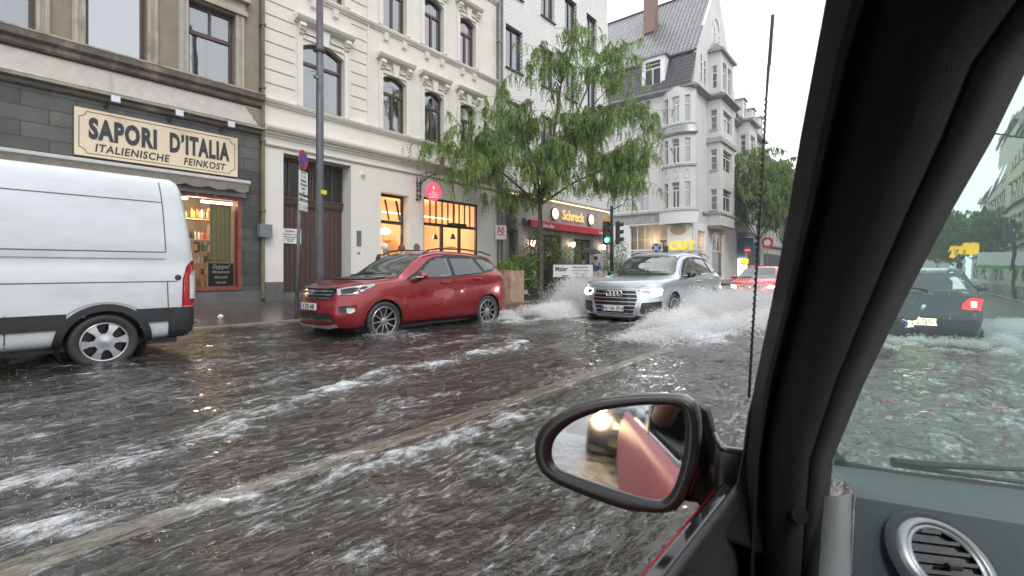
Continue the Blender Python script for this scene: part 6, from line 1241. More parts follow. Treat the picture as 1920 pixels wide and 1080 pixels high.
# --- red hatchback following with lights on, and the dark blue hatchback ahead
rows_h = [(0, .70, .22, .70, .64, .74, .52, .78, .80), (.10, .79, .19, .76, .73, .80, .58, .84, .86), (.5, .84, .18, .84, .78, .89, .62, .92, .94), (1.0, .85, .18, .88, .79, .93, .66, .965, .985), (1.15, .85, .18, .89, .80, .94, .68, 1.0, 1.03), (1.75, .85, .18, .91, .80, .97, .60, 1.33, 1.36), (2.2, .85, .18, .92, .80, .98, .57, 1.41, 1.44),
          (3.2, .85, .19, .94, .80, 1.0, .56, 1.39, 1.42), (3.60, .84, .20, .95, .78, 1.01, .55, 1.34, 1.375), (3.84, .82, .22, .95, .76, 1.0, .54, 1.20, 1.24), (3.95, .80, .28, .88, .73, .93, .52, .98, 1.01)]
def hatch(name, lb, loc, rz, mt, lights, txt):
    t = thing(name, lb, 'car', loc, rz=rz); L = 3.95
    sh = carshell(rows_h, ([.1, .3, .5, .8, 1], [.08, .02, 0, .06, .15]), ([.2, .5, .85, 1.1, 1.4], [.05, 0, .05, .12, .18]), L, nr=36, dy=.08, wheels=((.75, .30), (3.2, .30)), wr=.34, wmax=.85); D = Decal(sh)
    fixnormals(sh.build('body', mt, t, smooth=True))
    for yaw, fl in ((0, 1), (180, -1)):
        D.patch([(p[0]*fl, p[1]) for p in [(1.3, .95), (1.75, 1.22), (2.05, 1.33), (2.5, 1.35), (3.2, 1.32), (3.55, 1.15), (3.5, 1.02), (2.4, .98)]], yaw, .006, .08).build('side_window', 'darkscreen', t, smooth=True)
    D.patch([(-.64, .98), (.64, .98), (.54, 1.32), (.45, 1.36), (-.45, 1.36), (-.54, 1.32)], 90, .006).build('windscreen', 'darkscreen', t, smooth=True)
    D.patch([(-.66, .97), (.66, .97), (.56, 1.31), (-.56, 1.31)], 270, .008).build('rear_window', 'darkscreen', t, smooth=True)
    D.patch([(-.40, .60), (.40, .60), (.40, .68), (-.40, .68)], 90, .008).build('grille', 'black', t, smooth=True)
    D.patch([(-.5, .28), (.5, .28), (.5, .40), (-.5, .40)], 90, .008).build('lower_grille', 'black', t, smooth=True)
    D.patch(ell(0, .66, .06, .06), 90, .02).build('badge', 'chrome', t, smooth=True)
    for sg in (1, -1):
        yw_ = 62 if sg > 0 else 118
        def ob(x_, z_, yw=yw_, d=1):
            q, _ = D.proj(Vector((x_*sg, 0, z_)), Vector((0, d, 0)), 0); return (q.x*math.sin(R(yw))+q.y*math.cos(R(yw)), z_)
        hl = D.patch([ob(*p) for p in [(.44, .60), (.72, .60), (.78, .68), (.74, .73), (.44, .70)]], yw_, .008, .05).build('headlight', 'headlight', t, smooth=True)
        if lights == 'front': D.patch([ob(*p) for p in [(.54, .62), (.70, .62), (.72, .70), (.56, .70)]], yw_, .016, .05).build('light_source', 'lamp_warm' if 'behind us' in lb else 'lamp_on', hl, smooth=True)
        y2 = -62 if sg > 0 else 242
        tl = D.patch([ob(*p, y2, -1) for p in [(.56, .70), (.79, .68), (.80, .86), (.70, .88), (.58, .80)]], y2, .010, .05).build('tail_light', 'tail_on' if lights == 'rear' else 'tail', t, smooth=True)
        if lights == 'rear': D.patch([ob(*p, y2, -1) for p in [(.66, .73), (.74, .73), (.74, .82), (.67, .82)]], y2, .018, .04).build('brake_lamp', emit('brake_lamp_glow', (1, .35, .3), 7), tl, smooth=True)
    for wy in (.75, 3.2): wheel(t, .74, wy, .30, .30, .19, 1, 7, 'single'); wheel(t, -.74, wy, .30, .30, .19, -1, 7, 'single'); liner(t, wy, .30, .34, .82, .4); liner(t, wy, .3, .34, -.82, -.4)
    m = MB(); D.strip([(-.62, .98), (-.66, .56), (.66, .56), (.62, .98)], .010, 270, .004, mb=m); D.strip([(-.8, .52), (.8, .52)], .012, 270, .006, mb=m); m.build('panel_gap', 'black', t)
    q, _ = D.proj(Vector((0, 0, .46)), Vector((0, 1, 0)), .02); plate(t, (0, q.y, .44), '')
    q, _ = D.proj(Vector((0, 0, .50)), Vector((0, -1, 0)), .02); pz = .47
    plate(t, (0, q.y+.01, pz), txt, face=1, nm='rear_plate', glow=emit('lit_number_plate', (1, .80, .50), 1.5) if lights == 'rear' else None)
    if lights == 'rear':
        m = MB(); q0, _ = D.proj(Vector((-.05, 0, 1.02)), Vector((0, -1, 0)), .03); q1, _ = D.proj(Vector((.35, 0, 1.10)), Vector((0, -1, 0)), .02); m.tube([q0, q1], .012, 6); m.build('rear_wiper', 'black', t)
        m = MB(); q, _ = D.proj(Vector((0, 0, .74)), Vector((0, -1, 0)), .01); m.lathe([(0, .02), (.06, .015), (.065, 0)], 16, 'y', q); m.build('badge', 'chrome', t)
    m = MB(); m.tube([(.52, 2.0, 1.40), (.53, 2.4, 1.455), (.52, 3.2, 1.43), (.50, 3.4, 1.37)], .014, 6); m.tube([(-.52, 2.0, 1.40), (-.53, 2.4, 1.455), (-.52, 3.2, 1.43), (-.50, 3.4, 1.37)], .014, 6); m.build('roof_rail', 'silver' if lights == 'rear' else mt, t)
    mirror(t, .84, 1.45, 1.0, 1, mt); mirror(t, -.84, 1.45, 1.0, -1, mt)
    m = MB(); m.box(-.8, .8, .2, 3.8, .15, .22); m.build('underbody', 'black', t); return t
hatch('red_hatchback', 'bright red hatchback with headlights on following the silver SUV', (-4.30, 19.2, -.12), 0, 'paint_vred', 'front', '')
hatch('blue_hatchback', 'dark blue hatchback with glowing tail lights driving ahead through the windscreen', (.04, 10.6+3.95, -.12), PI, 'paint_blue', 'rear', 'K MU 725')
point((-3.75, 19.0, .55), 3, (1, .9, .75), .08); point((-4.85, 19.0, .55), 3, (1, .9, .75), .08)
point((.04, 10.35, .42), 1.2, (1, .75, .45), .05)

# --- white panel van
vn = thing('panel_van', 'white panel van with black rubbing strip parked in the water before the delicatessen', 'van', (-8.62, -3.55, -.10)); L = 6.0
def vrow(y, w, zb, zt, tap=1.0): return (y, w, zb, 1.30, w*.985*tap, 1.60, w*.86*tap, zt-.10, zt)
rows = [(0, .85, .30, .95, .80, 1.0, .6, 1.04, 1.06), (.8, .97, .28, 1.15, .92, 1.2, .7, 1.35, 1.38), (1.7, .98, .28, 1.3, .94, 1.5, .80, 2.30, 2.34)]+[vrow(y, .985, .28, 2.53) for y in (2.3, 3.2, 4.4, 5.3)]+[vrow(5.82, .983, .30, 2.53), vrow(5.94, .972, .33, 2.50, .99), vrow(6.0, .94, .38, 2.43, .975)]
sh = carshell(rows, ([0, 1], [0, 0]), ([.3, .8, 1.35, 2.3, 2.5], [0, .0, .0, .12, .16]), L, nr=60, wheels=((1.05, .33), (4.99, .33)), wr=.42, wmax=.985, rplan=.05, plan=.3); D = Decal(sh)
fixnormals(sh.build('body', 'paint_white', vn, smooth=True))
VY = 3.55  # local y = world y + VY
m = MB()
for ln in ([(.5+VY-4, 2.12), (2.05+VY, 2.14)], [(2.05+VY, 2.14), (2.075+VY, 1.47)], [(-3+VY, 1.445), (2.07+VY, 1.47)], [(-3+VY, 1.07), (2.2+VY, 1.08)], [(2.085+VY, 1.08), (2.11+VY, .34)], [(2.02+VY, 2.55), (2.05+VY, 2.14)], [(.58+VY, .72), (.58+VY, .3)]): D.strip(ln, .014, 0, .003, mb=m)
m.build('panel_gap', mat('van_gap', (.10, .11, .12), .6), vn)
m = MB(); D.strip([(-3+VY, 1.395), (2.06+VY, 1.41)], .05, 0, .016, mb=m); m.build('slide_rail', 'paint_white', vn, smooth=True)
m = MB(); D.patch([(-3+VY, .53), (1.08+VY, .53), (1.08+VY, .71), (-3+VY, .71)], 0, .020, .1, .02, mb=m); D.patch([(1.84+VY, .55), (2.10+VY, .55), (2.10+VY, .73), (1.74+VY, .73)], 0, .020, .1, .02, mb=m); m.build('rubbing_strip', 'black', vn)
m = MB(); D.patch([(2.105+VY, .34), (2.50+VY, .34), (2.50+VY, .73), (2.105+VY, .73)], 0, .024, .06, .03, mb=m); m.build('bumper_corner', 'black', vn); m = MB(); D.patch([(-.9, .34), (.9, .34), (.9, .60), (-.9, .60)], 270, .03, .1, .03, mb=m); D.patch([(-.6, .34), (.95, .34), (.95, .73), (-.6, .73)], -40, .024, .08, .03, o=(.3, L-.1, 0), mb=m) if False else None; m.build('rear_bumper', 'black', vn)
tlp = [(2.375, 1.36), (2.31, 1.28), (2.262, 1.10), (2.25, .73), (2.46, .73), (2.46, 1.36)]
m = MB(); D.patch([(a+VY, b) for a, b in tlp], 0, .012, .05, .02, mb=m); tlo = m.build('tail_light', 'tail', vn, smooth=True)
m = MB(); D.patch([(a+VY, b) for a, b in [(2.365, 1.22), (2.335, 1.15), (2.335, .84), (2.45, .84), (2.45, 1.22)]], 0, .030, .05, .01, mb=m); m.build('reversing_lamp', 'clearlens', tlo, smooth=True)
m = MB(); q, _ = D.proj(Vector((0, 2.21+VY, 1.13)), Vector((-1, 0, 0)), .0); m.lathe([(0, .012), (.035, .010), (.04, 0)], 16, 'x', q); m.build('locking_cap', 'black', vn)
m = MB(); m.tube([(.93, 5.97, 1.5), (.97, 6.01, 1.5), (.97, 6.01, 1.62), (.93, 5.97, 1.62)], .02, 6); m.build('door_hinge', 'black', vn)
m = MB(); D.strip([(4.99+.44*math.cos(R(t)), .33+.44*math.sin(R(t))) for t in np.linspace(-12, 192, 40)], .085, 0, .022, .03, mb=m); m.build('arch_trim', 'black', vn, smooth=True)
m = MB(); D.strip([(4.99+.56*math.cos(R(t)), .33+.53*math.sin(R(t))) for t in np.linspace(40, 140, 30)], .05, 0, .014, .03, mb=m); m.build('arch_flare', 'paint_white', vn, smooth=True)
for wy in (1.05, 4.99): wheel(vn, .86, wy, .34, .345, .23, 1, 6, 'broad', 'silver', .68); wheel(vn, -.86, wy, .34, .345, .23, -1, 6, 'broad', 'silver', .68); liner(vn, wy, .33, .43, .96, .4); liner(vn, wy, .33, .43, -.96, -.4)
D.patch([(-.8, 1.15), (.8, 1.15), (.7, 2.1), (-.7, 2.1)], 90, .006, .1).build('windscreen', 'darkscreen', vn, smooth=True)
m = MB(); m.box(-.78, .78, .4, 5.8, .24, .32); m.build('underbody', 'black', vn)
m = MB(); m.tube([(.70, L+.02, .50), (.78, L+.06, .50)], .03, 8); m.build('tow_eye', 'silver', vn)
# ------------------------------------------------------------ trees and shrubs
def tree(name, lb, base, fork, limbs, nodes, dens=26, ll=.30, leaf='leaf', tr=.10, group=None, spread=.95, lw=.016, seed=1):
    t = thing(name, lb, 'tree', base, group); rr = random.Random(seed); PT = bldpart(t); B = Vector(base); Fk = Vector(fork)
    m = MB(); m.tube([B-Vector((0, 0, .1)), B+Vector((0, 0, .15)), B.lerp(Fk, .5)+Vector((.04, .03, 0)), Fk], [tr*1.25, tr, tr*.85, tr*.72], 12); PT(m.build('trunk', 'bark', smooth=True))
    mids = [Vector(l) for l in limbs]; m = MB()
    for l in mids:
        c = Fk.lerp(l, .5)+Vector((rr.uniform(-.2, .2), rr.uniform(-.2, .2), .15)); m.tube([Fk-Vector((0, 0, .1)), c, l], [tr*.5, tr*.35, tr*.25], 7, False)
    tips = []
    for nd_ in nodes:
        N = Vector(nd_); l = min(mids+[Fk], key=lambda q: (q-N).length+(1.2 if q.z > N.z+.8 else 0)); c = l.lerp(N, .5)+Vector((rr.uniform(-.25, .25), rr.uniform(-.25, .25), .18)); 
        m.tube([l, c, N], [tr*.22, tr*.13, .008], 5, False)
        for k in range(9):
            s_ = c.lerp(N, rr.uniform(-.3, 1)); e = s_+Vector((rr.gauss(0, spread*.6), rr.gauss(0, spread*.6), rr.uniform(-.75, .45)*spread)); q = s_.lerp(e, .5)+Vector((0, 0, .12)); m.tube([s_, q, e], [.010, .007, .004], 4, False); tips.append((s_, q, e))
    PT(m.build('branches', 'bark', smooth=True))
    f = MB()
    for s_, q, e in tips:
        for k in range(dens):
            u = rr.random(); p = (s_.lerp(q, u*2) if u < .5 else q.lerp(e, u*2-1)); a = rr.uniform(0, 2*PI); L_ = ll*rr.uniform(.6, 1.2)
            dirh = Vector((math.cos(a), math.sin(a), 0)); n_ = rr.randint(5, 8)
            side = Vector((-dirh.y, dirh.x, 0))
            for j in range(n_):
                v = (j+1)/n_; c = p+dirh*L_*.42*math.sin(v*1.4)+Vector((0, 0, -L_*v*(.35+.75*v)))
                tang = (dirh*math.cos(v*1.25)+Vector((0, 0, -1.3*v))).normalized()
                for sg in (-1, 1):
                    tipp = c+side*sg*ll*.13+Vector((0, 0, -ll*.14))+tang*ll*.06; w_ = tang*lw*.5*(ll/.3)
                    f.add([c-w_*.4, c+w_*.4, tipp.lerp(c, .45)+w_*1.5, tipp, tipp.lerp(c, .45)-w_*1.5], [(0, 1, 2, 3, 4)])
    PT(f.build('foliage', leaf)); return t
TN = [(-14.54, 12.45, 6.1), (-13.69, 12.24, 6.08), (-14.25, 13.76, 7.3), (-12.87, 13.26, 6.6), (-13.32, 12.3, 4.87), (-13.93, 14.05, 4.79), (-14.4, 15.9, 4.43), (-14.6, 15.0, 6.39), (-13.97, 16.46, 9.64), (-12.4, 16.19, 10.1), (-11.17, 15.45, 10.1), (-9.74, 15.92, 10.9), (-9.63, 15.56, 10.16), (-10.17, 15.85, 9.4), (-11.22, 19.2, 11.6), (-10.02, 19.6, 11.3), (-9.4, 19.9, 11.2), (-10.52, 19.0, 10.0), (-8.03, 17.45, 8.93), (-8.12, 18.15, 9.6), (-10.8, 18.1, 9.19), (-9.97, 19.0, 9.16), (-8.85, 20.6, 8.6), (-8.61, 20.6, 8.36), (-7.3, 17.49, 6.7), (-8.42, 19.89, 7.3), (-8.2, 20.2, 7.0), (-8.21, 19.39, 5.8), (-7.59, 17.69, 4.47), (-8.66, 18.81, 5.09), (-7.9, 17.2, 4.1), (-10.47, 20.0, 6.31), (-10.68, 19.79, 7.46), (-10.41, 17.88, 4.71), (-10.09, 16.49, 5.55), (-13.29, 17.5, 7.1), (-13.32, 15.69, 7.02), (-13.02, 17.6, 8.0), (-13.87, 17.09, 7.9), (-13.45, 15.15, 7.8), (-10.91, 16.59, 7.88), (-9.29, 19.13, 7.75), (-9.2, 18.19, 4.7), (-10.02, 15.61, 6.2), (-12.42, 14.63, 4.92), (-13.37, 17.26, 5.92), (-12.15, 13.1, 5.24), (-10.01, 14.86, 4.9), (-12.96, 16.34, 4.6), (-8.97, 18.97, 4.1), (-13.15, 15.15, 4.5), (-9.37, 17.36, 7.0), (-11.8, 19.77, 7.6), (-11.3, 15.9, 6.4), (-11.0, 17.6, 6.2), (-12.2, 16.0, 5.6), (-11.9, 17.8, 5.4), (-12.7, 14.2, 5.6), (-11.6, 14.9, 5.8), (-9.8, 17.5, 5.7)]
TX = []
qq = random.Random(12)
for k in range(40):
    a_, b_ = qq.choice(TN), qq.choice(TN); u_ = qq.uniform(.25, .75); p_ = [a_[i]*u_+b_[i]*(1-u_)+qq.uniform(-.4, .4) for i in range(3)]; p_[2] = max(p_[2], 4.2); TX.append(tuple(p_)) if p_[2] < 8.0 else None
tree('street_tree', 'feathery green locust tree with drooping leaves in front of the restaurant', (-11.80, 16.44, .05), (-11.82, 16.42, 4.0),
     [(-11.5, 16.68, 6.0), (-10.28, 17.67, 7.8), (-10.98, 17.1, 6.9), (-9.76, 18.09, 5.4), (-13.2, 14.9, 5.6), (-10.6, 16.2, 8.6), (-12.9, 16.4, 7.4), (-10.4, 18.6, 9.9), (-11.2, 15.4, 4.9)], TN+TX, dens=11, ll=.40, tr=.12, lw=.030, spread=1.05)
def crownnodes(c, r, h, n, seed, low=0):
    q = random.Random(seed); o = []
    while len(o) < n:
        x, y, z = q.uniform(-1, 1), q.uniform(-1, 1), q.uniform(-1, 1)
        if .3 < x*x+y*y+z*z < 1: o.append((c[0]+x*r, c[1]+y*r, c[2]+z*h))
    return o
for (nm, lb, x, y, hh, r, s_, n_) in (('street_tree', 'tall leafy tree showing behind the car aerial near the blue shop sign', -12, 57, 11.0, 3.6, 11, 50), ('street_tree', 'second leafy tree further along the left side behind the aerial', -11.8, 70, 11.5, 3.6, 12, 34), ('street_tree', 'distant street tree hidden low behind the windscreen pillar', -11.8, 90, 10, 4, 13, 24),
                                  ('street_tree', 'dense green street tree seen through the top of the wet windscreen', 3.2, 62, 6.0, 3.7, 14, 60), ('street_tree', 'dark leafy tree further away in the middle of the windscreen view', 1.5, 92, 8.5, 5.5, 15, 34)):
    tree(nm, lb, (x, y, 0), (x, y, hh*.4), [(x+r*.4*math.cos(a), y+r*.4*math.sin(a), hh*.6) for a in range(0, 6, 1)], crownnodes((x, y, hh), r, hh*.42, n_, s_), dens=20, ll=.42, tr=.14, spread=1.7, lw=.11, seed=s_)
def shrub(name, lb, c, rx, ry, rz, n, size, leaf, cat='shrub', seed=1, stem=True, flat=.5):
    t = thing(name, lb, cat, (c[0], c[1], c[2])); q = random.Random(seed); f = MB(); st_ = MB(); PT = bldpart(t)
    for k in range(n):
        while True:
            x, y, z = q.uniform(-1, 1), q.uniform(-1, 1), q.uniform(0, 1)
            if .15 < x*x+y*y+(z-.2)**2 < 1.1: break
        lump = 1+.18*math.sin(x*5+seed)*math.cos(y*4)+.12*math.sin(z*9); p = Vector((c[0]+x*rx*lump, c[1]+y*ry*lump, c[2]+z*rz*lump))
        a, b = q.uniform(0, 2*PI), q.uniform(-1.2, .5); d = Vector((math.cos(a)*math.cos(b), math.sin(a)*math.cos(b), math.sin(b))); s2 = d.cross(Vector((q.uniform(-1, 1), q.uniform(-1, 1), 1))).normalized()
        L_ = size*q.uniform(.6, 1.3); w_ = s2*L_*.2; f.add([p, p+d*L_*.5+w_, p+d*L_, p+d*L_*.5-w_], [(0, 1, 2, 3)])
        if k % 40 == 0: st_.tube([(c[0]+x*.2*rx, c[1]+y*.2*ry, c[2]-.05), tuple(p)], [.012, .004], 4, False)
    PT(f.build('foliage', leaf)); PT(st_.build('stems', 'bark')); return t
shrub('shrub', 'big dark green shrub between the tree trunk and the restaurant wall', (-13.9, 19.4, .2), 1.0, 1.1, 2.5, 5200, .14, 'leafdark', seed=3)
shrub('shrub', 'bright green bamboo like bush just behind the wooden planter', (-12.4, 15.9, .35), .7, .75, 1.25, 3000, .16, 'leafbright', seed=4)
shrub('shrub', 'light green leafy bush behind the white banner by the restaurant window', (-13.8, 21.5, .2), .9, 1.3, 2.1, 4800, .12, 'leaf', seed=5)
shrub('shrub', 'rounded green bush beside the traffic light pole', (-13.4, 26.5, .2), .8, .9, 2.6, 3000, .14, 'leafbright', seed=6)
shrub('climbing_plant', 'straggly ivy climbing the grey wall beside the downpipe', (-14.85, 18.3, 2.9), .18, .5, 2.0, 900, .09, 'leafdark', 'climber', seed=8)
for k, (x, y, lb) in enumerate(((-11.15, 13.35, 'pale wooden planter box behind the tail of the parked red car'),)):
    t = thing('planter', lb, 'planter', (x, y, 0)); PT = bldpart(t); m = MB()
    for j in range(5): m.box(x-.45+j*.18, x-.45+j*.18+.172, y-.3, y-.27, .03, 1.15)
    m.box(x-.45, x+.45, y-.26, y+.5, .03, 1.13); m.box(x+.46, x+.48, y-.28, y+.5, .03, 1.14); PT(m.build('box', mat('planter_plywood', (.36, .24, .16), .6, var=.25, vscale=4)))
    shrub('shrub', 'low green plants growing in the pale wooden planter', (x, y+.1, 1.1), .45, .4, .35, 500, .12, 'leafbright', 'plant', seed=9)

# ------------------------------------------------------------ poles, signs and lights
lp = thing('street_lamp', 'tall dark grey lamp post in front of the carriage gate', 'street lamp', (-11, 6.13, .03)); PT = bldpart(lp)
m = MB(); m.tube([(-11, 6.13, .03), (-11, 6.13, 1.1), (-11, 6.13, 3.2), (-11, 6.13, 9.5)], [.115, .105, .092, .075], 20); PT(m.build('pole', 'polegrey', smooth=True))
m = MB(); m.tube([(-11, 6.13, 9.4), (-10.6, 6.13, 9.9), (-9.6, 6.13, 10.0)], .04, 8); m.box(-9.9, -9.1, 6.0, 6.26, 9.93, 10.05); PT(m.build('lamp_head', 'polegrey'))
m = MB(); m.box(-10.95, -10.87, 6.10, 6.24, 2.98, 3.08); PT(m.build('pole_label', mat('label_yellow', (.55, .55, .03), .4))); 
m = MB(); m.lathe([(0, 6.45), (.115, 6.45), (.115, 6.5), (0, 6.5)], 16, c=(-11, 6.13, 0)); PT(m.build('pole_band', 'black'))
wl = thing('cable_suspension', 'small cable clamp and floodlight strapped high on the lamp post', 'cable clamp', (-10.9, 6.1, 5.9)); PT = bldpart(wl)
m = MB(); m.tube([(-10.9, 6.05, 5.95), (-10.7, 5.75, 5.78)], .012, 5); m.tube([(-10.9, 6.0, 5.75), (-10.7, 5.8, 5.72)], .012, 5); m.box(-10.84, -10.76, 5.88, 6.0, 5.70, 5.76); PT(m.build('clamp', 'galv'))
ns = thing('no_stopping_sign', 'round blue and red no stopping sign with two white plates on a leaning galvanised post', 'road sign', (-10.75, 5.42, .03)); PT = bldpart(ns)
m = MB(); m.tube([(-10.55, 5.32, -.02), (-10.70, 5.46, 2.4), (-10.75, 5.52, 3.9)], [.045, .038, .035], 12); PT(m.build('post', 'galv', smooth=True))
sc_, px_ = Vector((-10.70, 5.52, 0)), None
nF = Frame((-10.70, 5.56, 0), Vector((-.6, .8, 0)), Vector((.8, .6, 0)))
def disc(mb, fr, a, z, r, d0, d1, n=32): mb.prism(ell(a, z, r, r, n), lambda p, q, h: fr.p(p, q, h), d0, d1)
m = MB(); disc(m, nF, 0, 3.68, .225, -.012, -.001); PT(fixnormals(m.build('sign_back', 'galv')))
m = MB(); disc(m, nF, 0, 3.68, .22, 0, .004); PT(fixnormals(m.build('sign_rim', 'red')))
m = MB(); disc(m, nF, 0, 3.68, .165, .0045, .008); PT(fixnormals(m.build('sign_field', 'blue')))
m = MB(); c45 = .7071; 
m.add([nF.p(-.13, 3.68+.10, .010), nF.p(-.10, 3.68+.13, .010), nF.p(.13, 3.68-.10, .010), nF.p(.10, 3.68-.13, .010)], [(0, 3, 2, 1)]); PT(m.build('diagonal_bar', 'red'))
for (z0, z1, ls) in ((2.88, 3.42, ['Mo - Fr', '9 - 17 h', 'Bewohner', 'mit Ausweis', 'Zone 2', 'frei']), (2.50, 2.84, ['Lieferzone', '7 - 11 h'])):
    m = MB(); nF.box(m, -.21, .21, z0, z1, -.003, .004); o = PT(m.build('plate', 'white')); m = MB(); nF.box(m, -.205, .205, z0+.005, z0+.014, .005, .006); nF.box(m, -.205, .205, z1-.014, z1-.005, .005, .006); m.build('plate_border', 'textblack', o)
    for k, tx in enumerate(ls): h_ = (z1-z0)/len(ls); text_mb(tx, h_*.85, .002, .001, .85, fn=lambda x, y, z, k=k, h_=h_, z1=z1: nF.p(x, z1-h_*(k+.5)+y, .007+z)).build('lettering', 'textblack', o)
# wrought iron bracket with hanging egg shaped pink sign
hb_ = thing('hanging_shop_sign', 'glowing pink egg shaped sign hanging from a curly wrought iron bracket', 'hanging sign', (WX, 12.4, 4.2)); PT = bldpart(hb_)
m = MB()
for z in (3.95, 4.12, 4.3, 4.5, 4.62): m.tube([FW.p(12.38, z, .05), FW.p(12.62, z+.01, .05)], .018, 5)
m.tube([FW.p(12.42, 3.9, .08), FW.p(12.42, 4.85, .08)], .022, 6); m.tube([FW.p(12.60, 3.95, .08), FW.p(12.60, 4.85, .08)], .018, 6)
def scroll(cx_, cz_, r0, turns, a0, dd=0, sg=1):
    pts = [];
    for k in range(22): u = k/21; a = a0+sg*turns*2*PI*u; r_ = r0*(1-.8*u); pts.append(FW.p(12.5+dd*0, cz_+r_*math.sin(a), cx_+r_*math.cos(a)))
    m.tube(pts, .014, 5, False)
for (cx_, cz_, r0, tu, a0, sg) in ((.14, 4.05, .10, 1, 0, 1), (.16, 4.3, .11, 1, PI, -1), (.18, 4.58, .12, 1.1, 0, 1), (.42, 4.72, .14, 1.2, PI, -1), (.70, 4.86, .15, 1.2, 0, 1), (.95, 4.80, .12, 1.1, PI, 1), (.55, 4.95, .10, 1, 1, 1)): scroll(cx_, cz_, r0, tu, a0, 0, sg)
m.tube([FW.p(12.5, 4.35, .1), FW.p(12.5, 4.65, .3), FW.p(12.5, 4.78, .6), FW.p(12.5, 4.88, 1.0), FW.p(12.5, 4.8, 1.15)], .02, 6); m.tube([FW.p(12.5, 4.8, .95), FW.p(12.5, 4.55, .95)], .01, 5); m.tube([FW.p(12.5, 4.9, .1), FW.p(12.5, 4.98, .5), FW.p(12.5, 4.92, .9)], .014, 5)
PT(m.build('iron_bracket', 'black'))
eg = []
for k in range(28):
    a = 2*PI*k/28; eg.append((.30*math.cos(a)*(1-.08*math.sin(a)), .36*math.sin(a)))
eF = Frame((WX+.95, 12.5, 4.18), Vector((.55, .83, 0)).normalized(), Vector((.83, -.55, 0)).normalized())
m = MB(); m.prism(eg, lambda a, b, h: eF.p(a, b, h), -.05, .05); eo = PT(fixnormals(bevel(m.build('egg_lightbox', emit('pink_lightbox', (.85, .05, .10), .55)), .02)))
m = MB(); m.prism(ell(0, .15, .045, .07, 14), lambda a, b, h: eF.p(a, b, h), .052, .056); fixnormals(m.build('emblem', 'white', eo))
for k, tx in enumerate(('feine', 'schokolade', 'confiserie')): text_mb(tx, .085, .002, .001, 1, fn=lambda x, y, z, k=k: eF.p(x, -.02-.09*k+y, .055+z)).build('lettering', 'white', eo)
fs2 = thing('projecting_sign', 'small white projecting sign with red letters on the grey downpipe', 'sign', (WX+.3, 17.1, 2.9)); PT = bldpart(fs2)
fF = Frame((WX+.42, 17.15, 2.93), Vector((.75, .66, 0)).normalized(), Vector((.66, -.75, 0)).normalized()); m = MB(); fF.box(m, -.26, .26, -.33, .33, -.02, .02); PT(m.build('panel', 'white'))
for k, tx in enumerate(('BA', 'CK')): PT(text_mb(tx, .30, .008, .002, .9, fn=lambda x, y, z, k=k: fF.p(x, .04-.2*k+.1+y, .022+z)).build('lettering', 'red'))
# traffic light
tl = thing('traffic_light', 'black traffic light showing green on a dark pole at the corner of the restaurant', 'traffic light', (-11, 21.3, .05)); PT = bldpart(tl)
m = MB(); m.tube([(-11, 21.3, .03), (-11, 21.3, 4.3)], .075, 14); m.tube([(-11, 21.3, 4.1), (-10.6, 21.6, 4.35)], .03, 8); PT(m.build('pole', 'black', smooth=True))
tF = Frame((-11, 21.3, 0), Vector((.777, .629, 0)), Vector((.629, -.777, 0)))
def head(fr, a, d, z0, on):
    m = MB(); fr.box(m, a-.16, a+.16, z0, z0+1.12, d-.12, d+.08); o = PT(bevel(m.build('signal_head', 'black'), .03))
    for k in range(3):
        zc = z0+.20+.36*k; m = MB(); q = []
        for t in np.linspace(-.35, PI+.35, 14): q.append((a+.135*math.cos(t), zc+.135*math.sin(t)))
        vs = [fr.p(x, z, d+.08) for x, z in q]+[fr.p(x, z+(.02), d+.27) for x, z in q]; nq = len(q); m.add(vs, [(i, i+1, nq+i+1, nq+i) for i in range(nq-1)]); m.build('visor', 'black', o)
        m = MB(); m.prism(ell(a, zc, .105, .105, 20), lambda x, y, h: fr.p(x, y, h), d+.081, d+.10); lit = (k == 0 and on)
        fixnormals(m.build('signal_lens', emit('green_signal_glow', (.05, 1, .55), 9) if lit else mat('dark_lens', ((.04, .01, .01), (.05, .03, .01), (.02, .05, .03))[2-k], .2), o))
head(tF, -.26, .0, 2.42, True)
t2 = Frame((-11, 21.3, 0), Vector((-.50, .866, 0)), Vector((.866, .5, 0))); head(t2, .02, .30, 2.42, False)
point(tF.p(-.26, 2.62, .35), 1.2, (.1, 1, .6), .08, tl)
# direction sign post in front of the corner house and CUT sign
dsn = thing('sign_post', 'grey post with round blue sign in front of the corner house', 'road sign', (-15.7, 37.5, 0)); PT = bldpart(dsn)
m = MB(); m.tube([(-14.6, 37, 0), (-14.6, 37, 3.55)], .06, 8); m.box(-14.85, -14.35, 36.95, 37.0, 3.4, 3.55); m.box(-14.5, -14.25, 36.9, 37.1, 2.1, 3.1); PT(m.build('post', 'polegrey'))
m = MB(); m.prism(ell(-15.15, 2.95, .36, .36, 20), lambda a, b, h: (a, h, b), 36.9, 36.95); PT(fixnormals(m.build('sign_face', 'blue'))); m = MB(); m.add([(-15.4, 36.89, 3.15), (-15.34, 36.89, 3.2), (-14.9, 36.89, 2.75), (-14.96, 36.89, 2.7)], [(0, 1, 2, 3)]); m.add([(-15.4, 36.885, 2.75), (-15.34, 36.885, 2.7), (-14.9, 36.885, 3.15), (-14.96, 36.885, 3.2)], [(0, 1, 2, 3)]); PT(m.build('cross', 'white'))
cu_ = thing('yellow_sign', 'big glowing yellow CUT letters on the corner house', 'shop sign', (-15.7, 44.6, 3.5)); PT = bldpart(cu_)
PT(text_mb('CUT', 1.30, .045, .10, 1.02, fn=lambda x, y, z: (-15.75+x*.9, 44.35-z, 3.42+y*.82), space=1.02).build('lettering', emit('yellow_letters', (1, .72, .01), .25)))
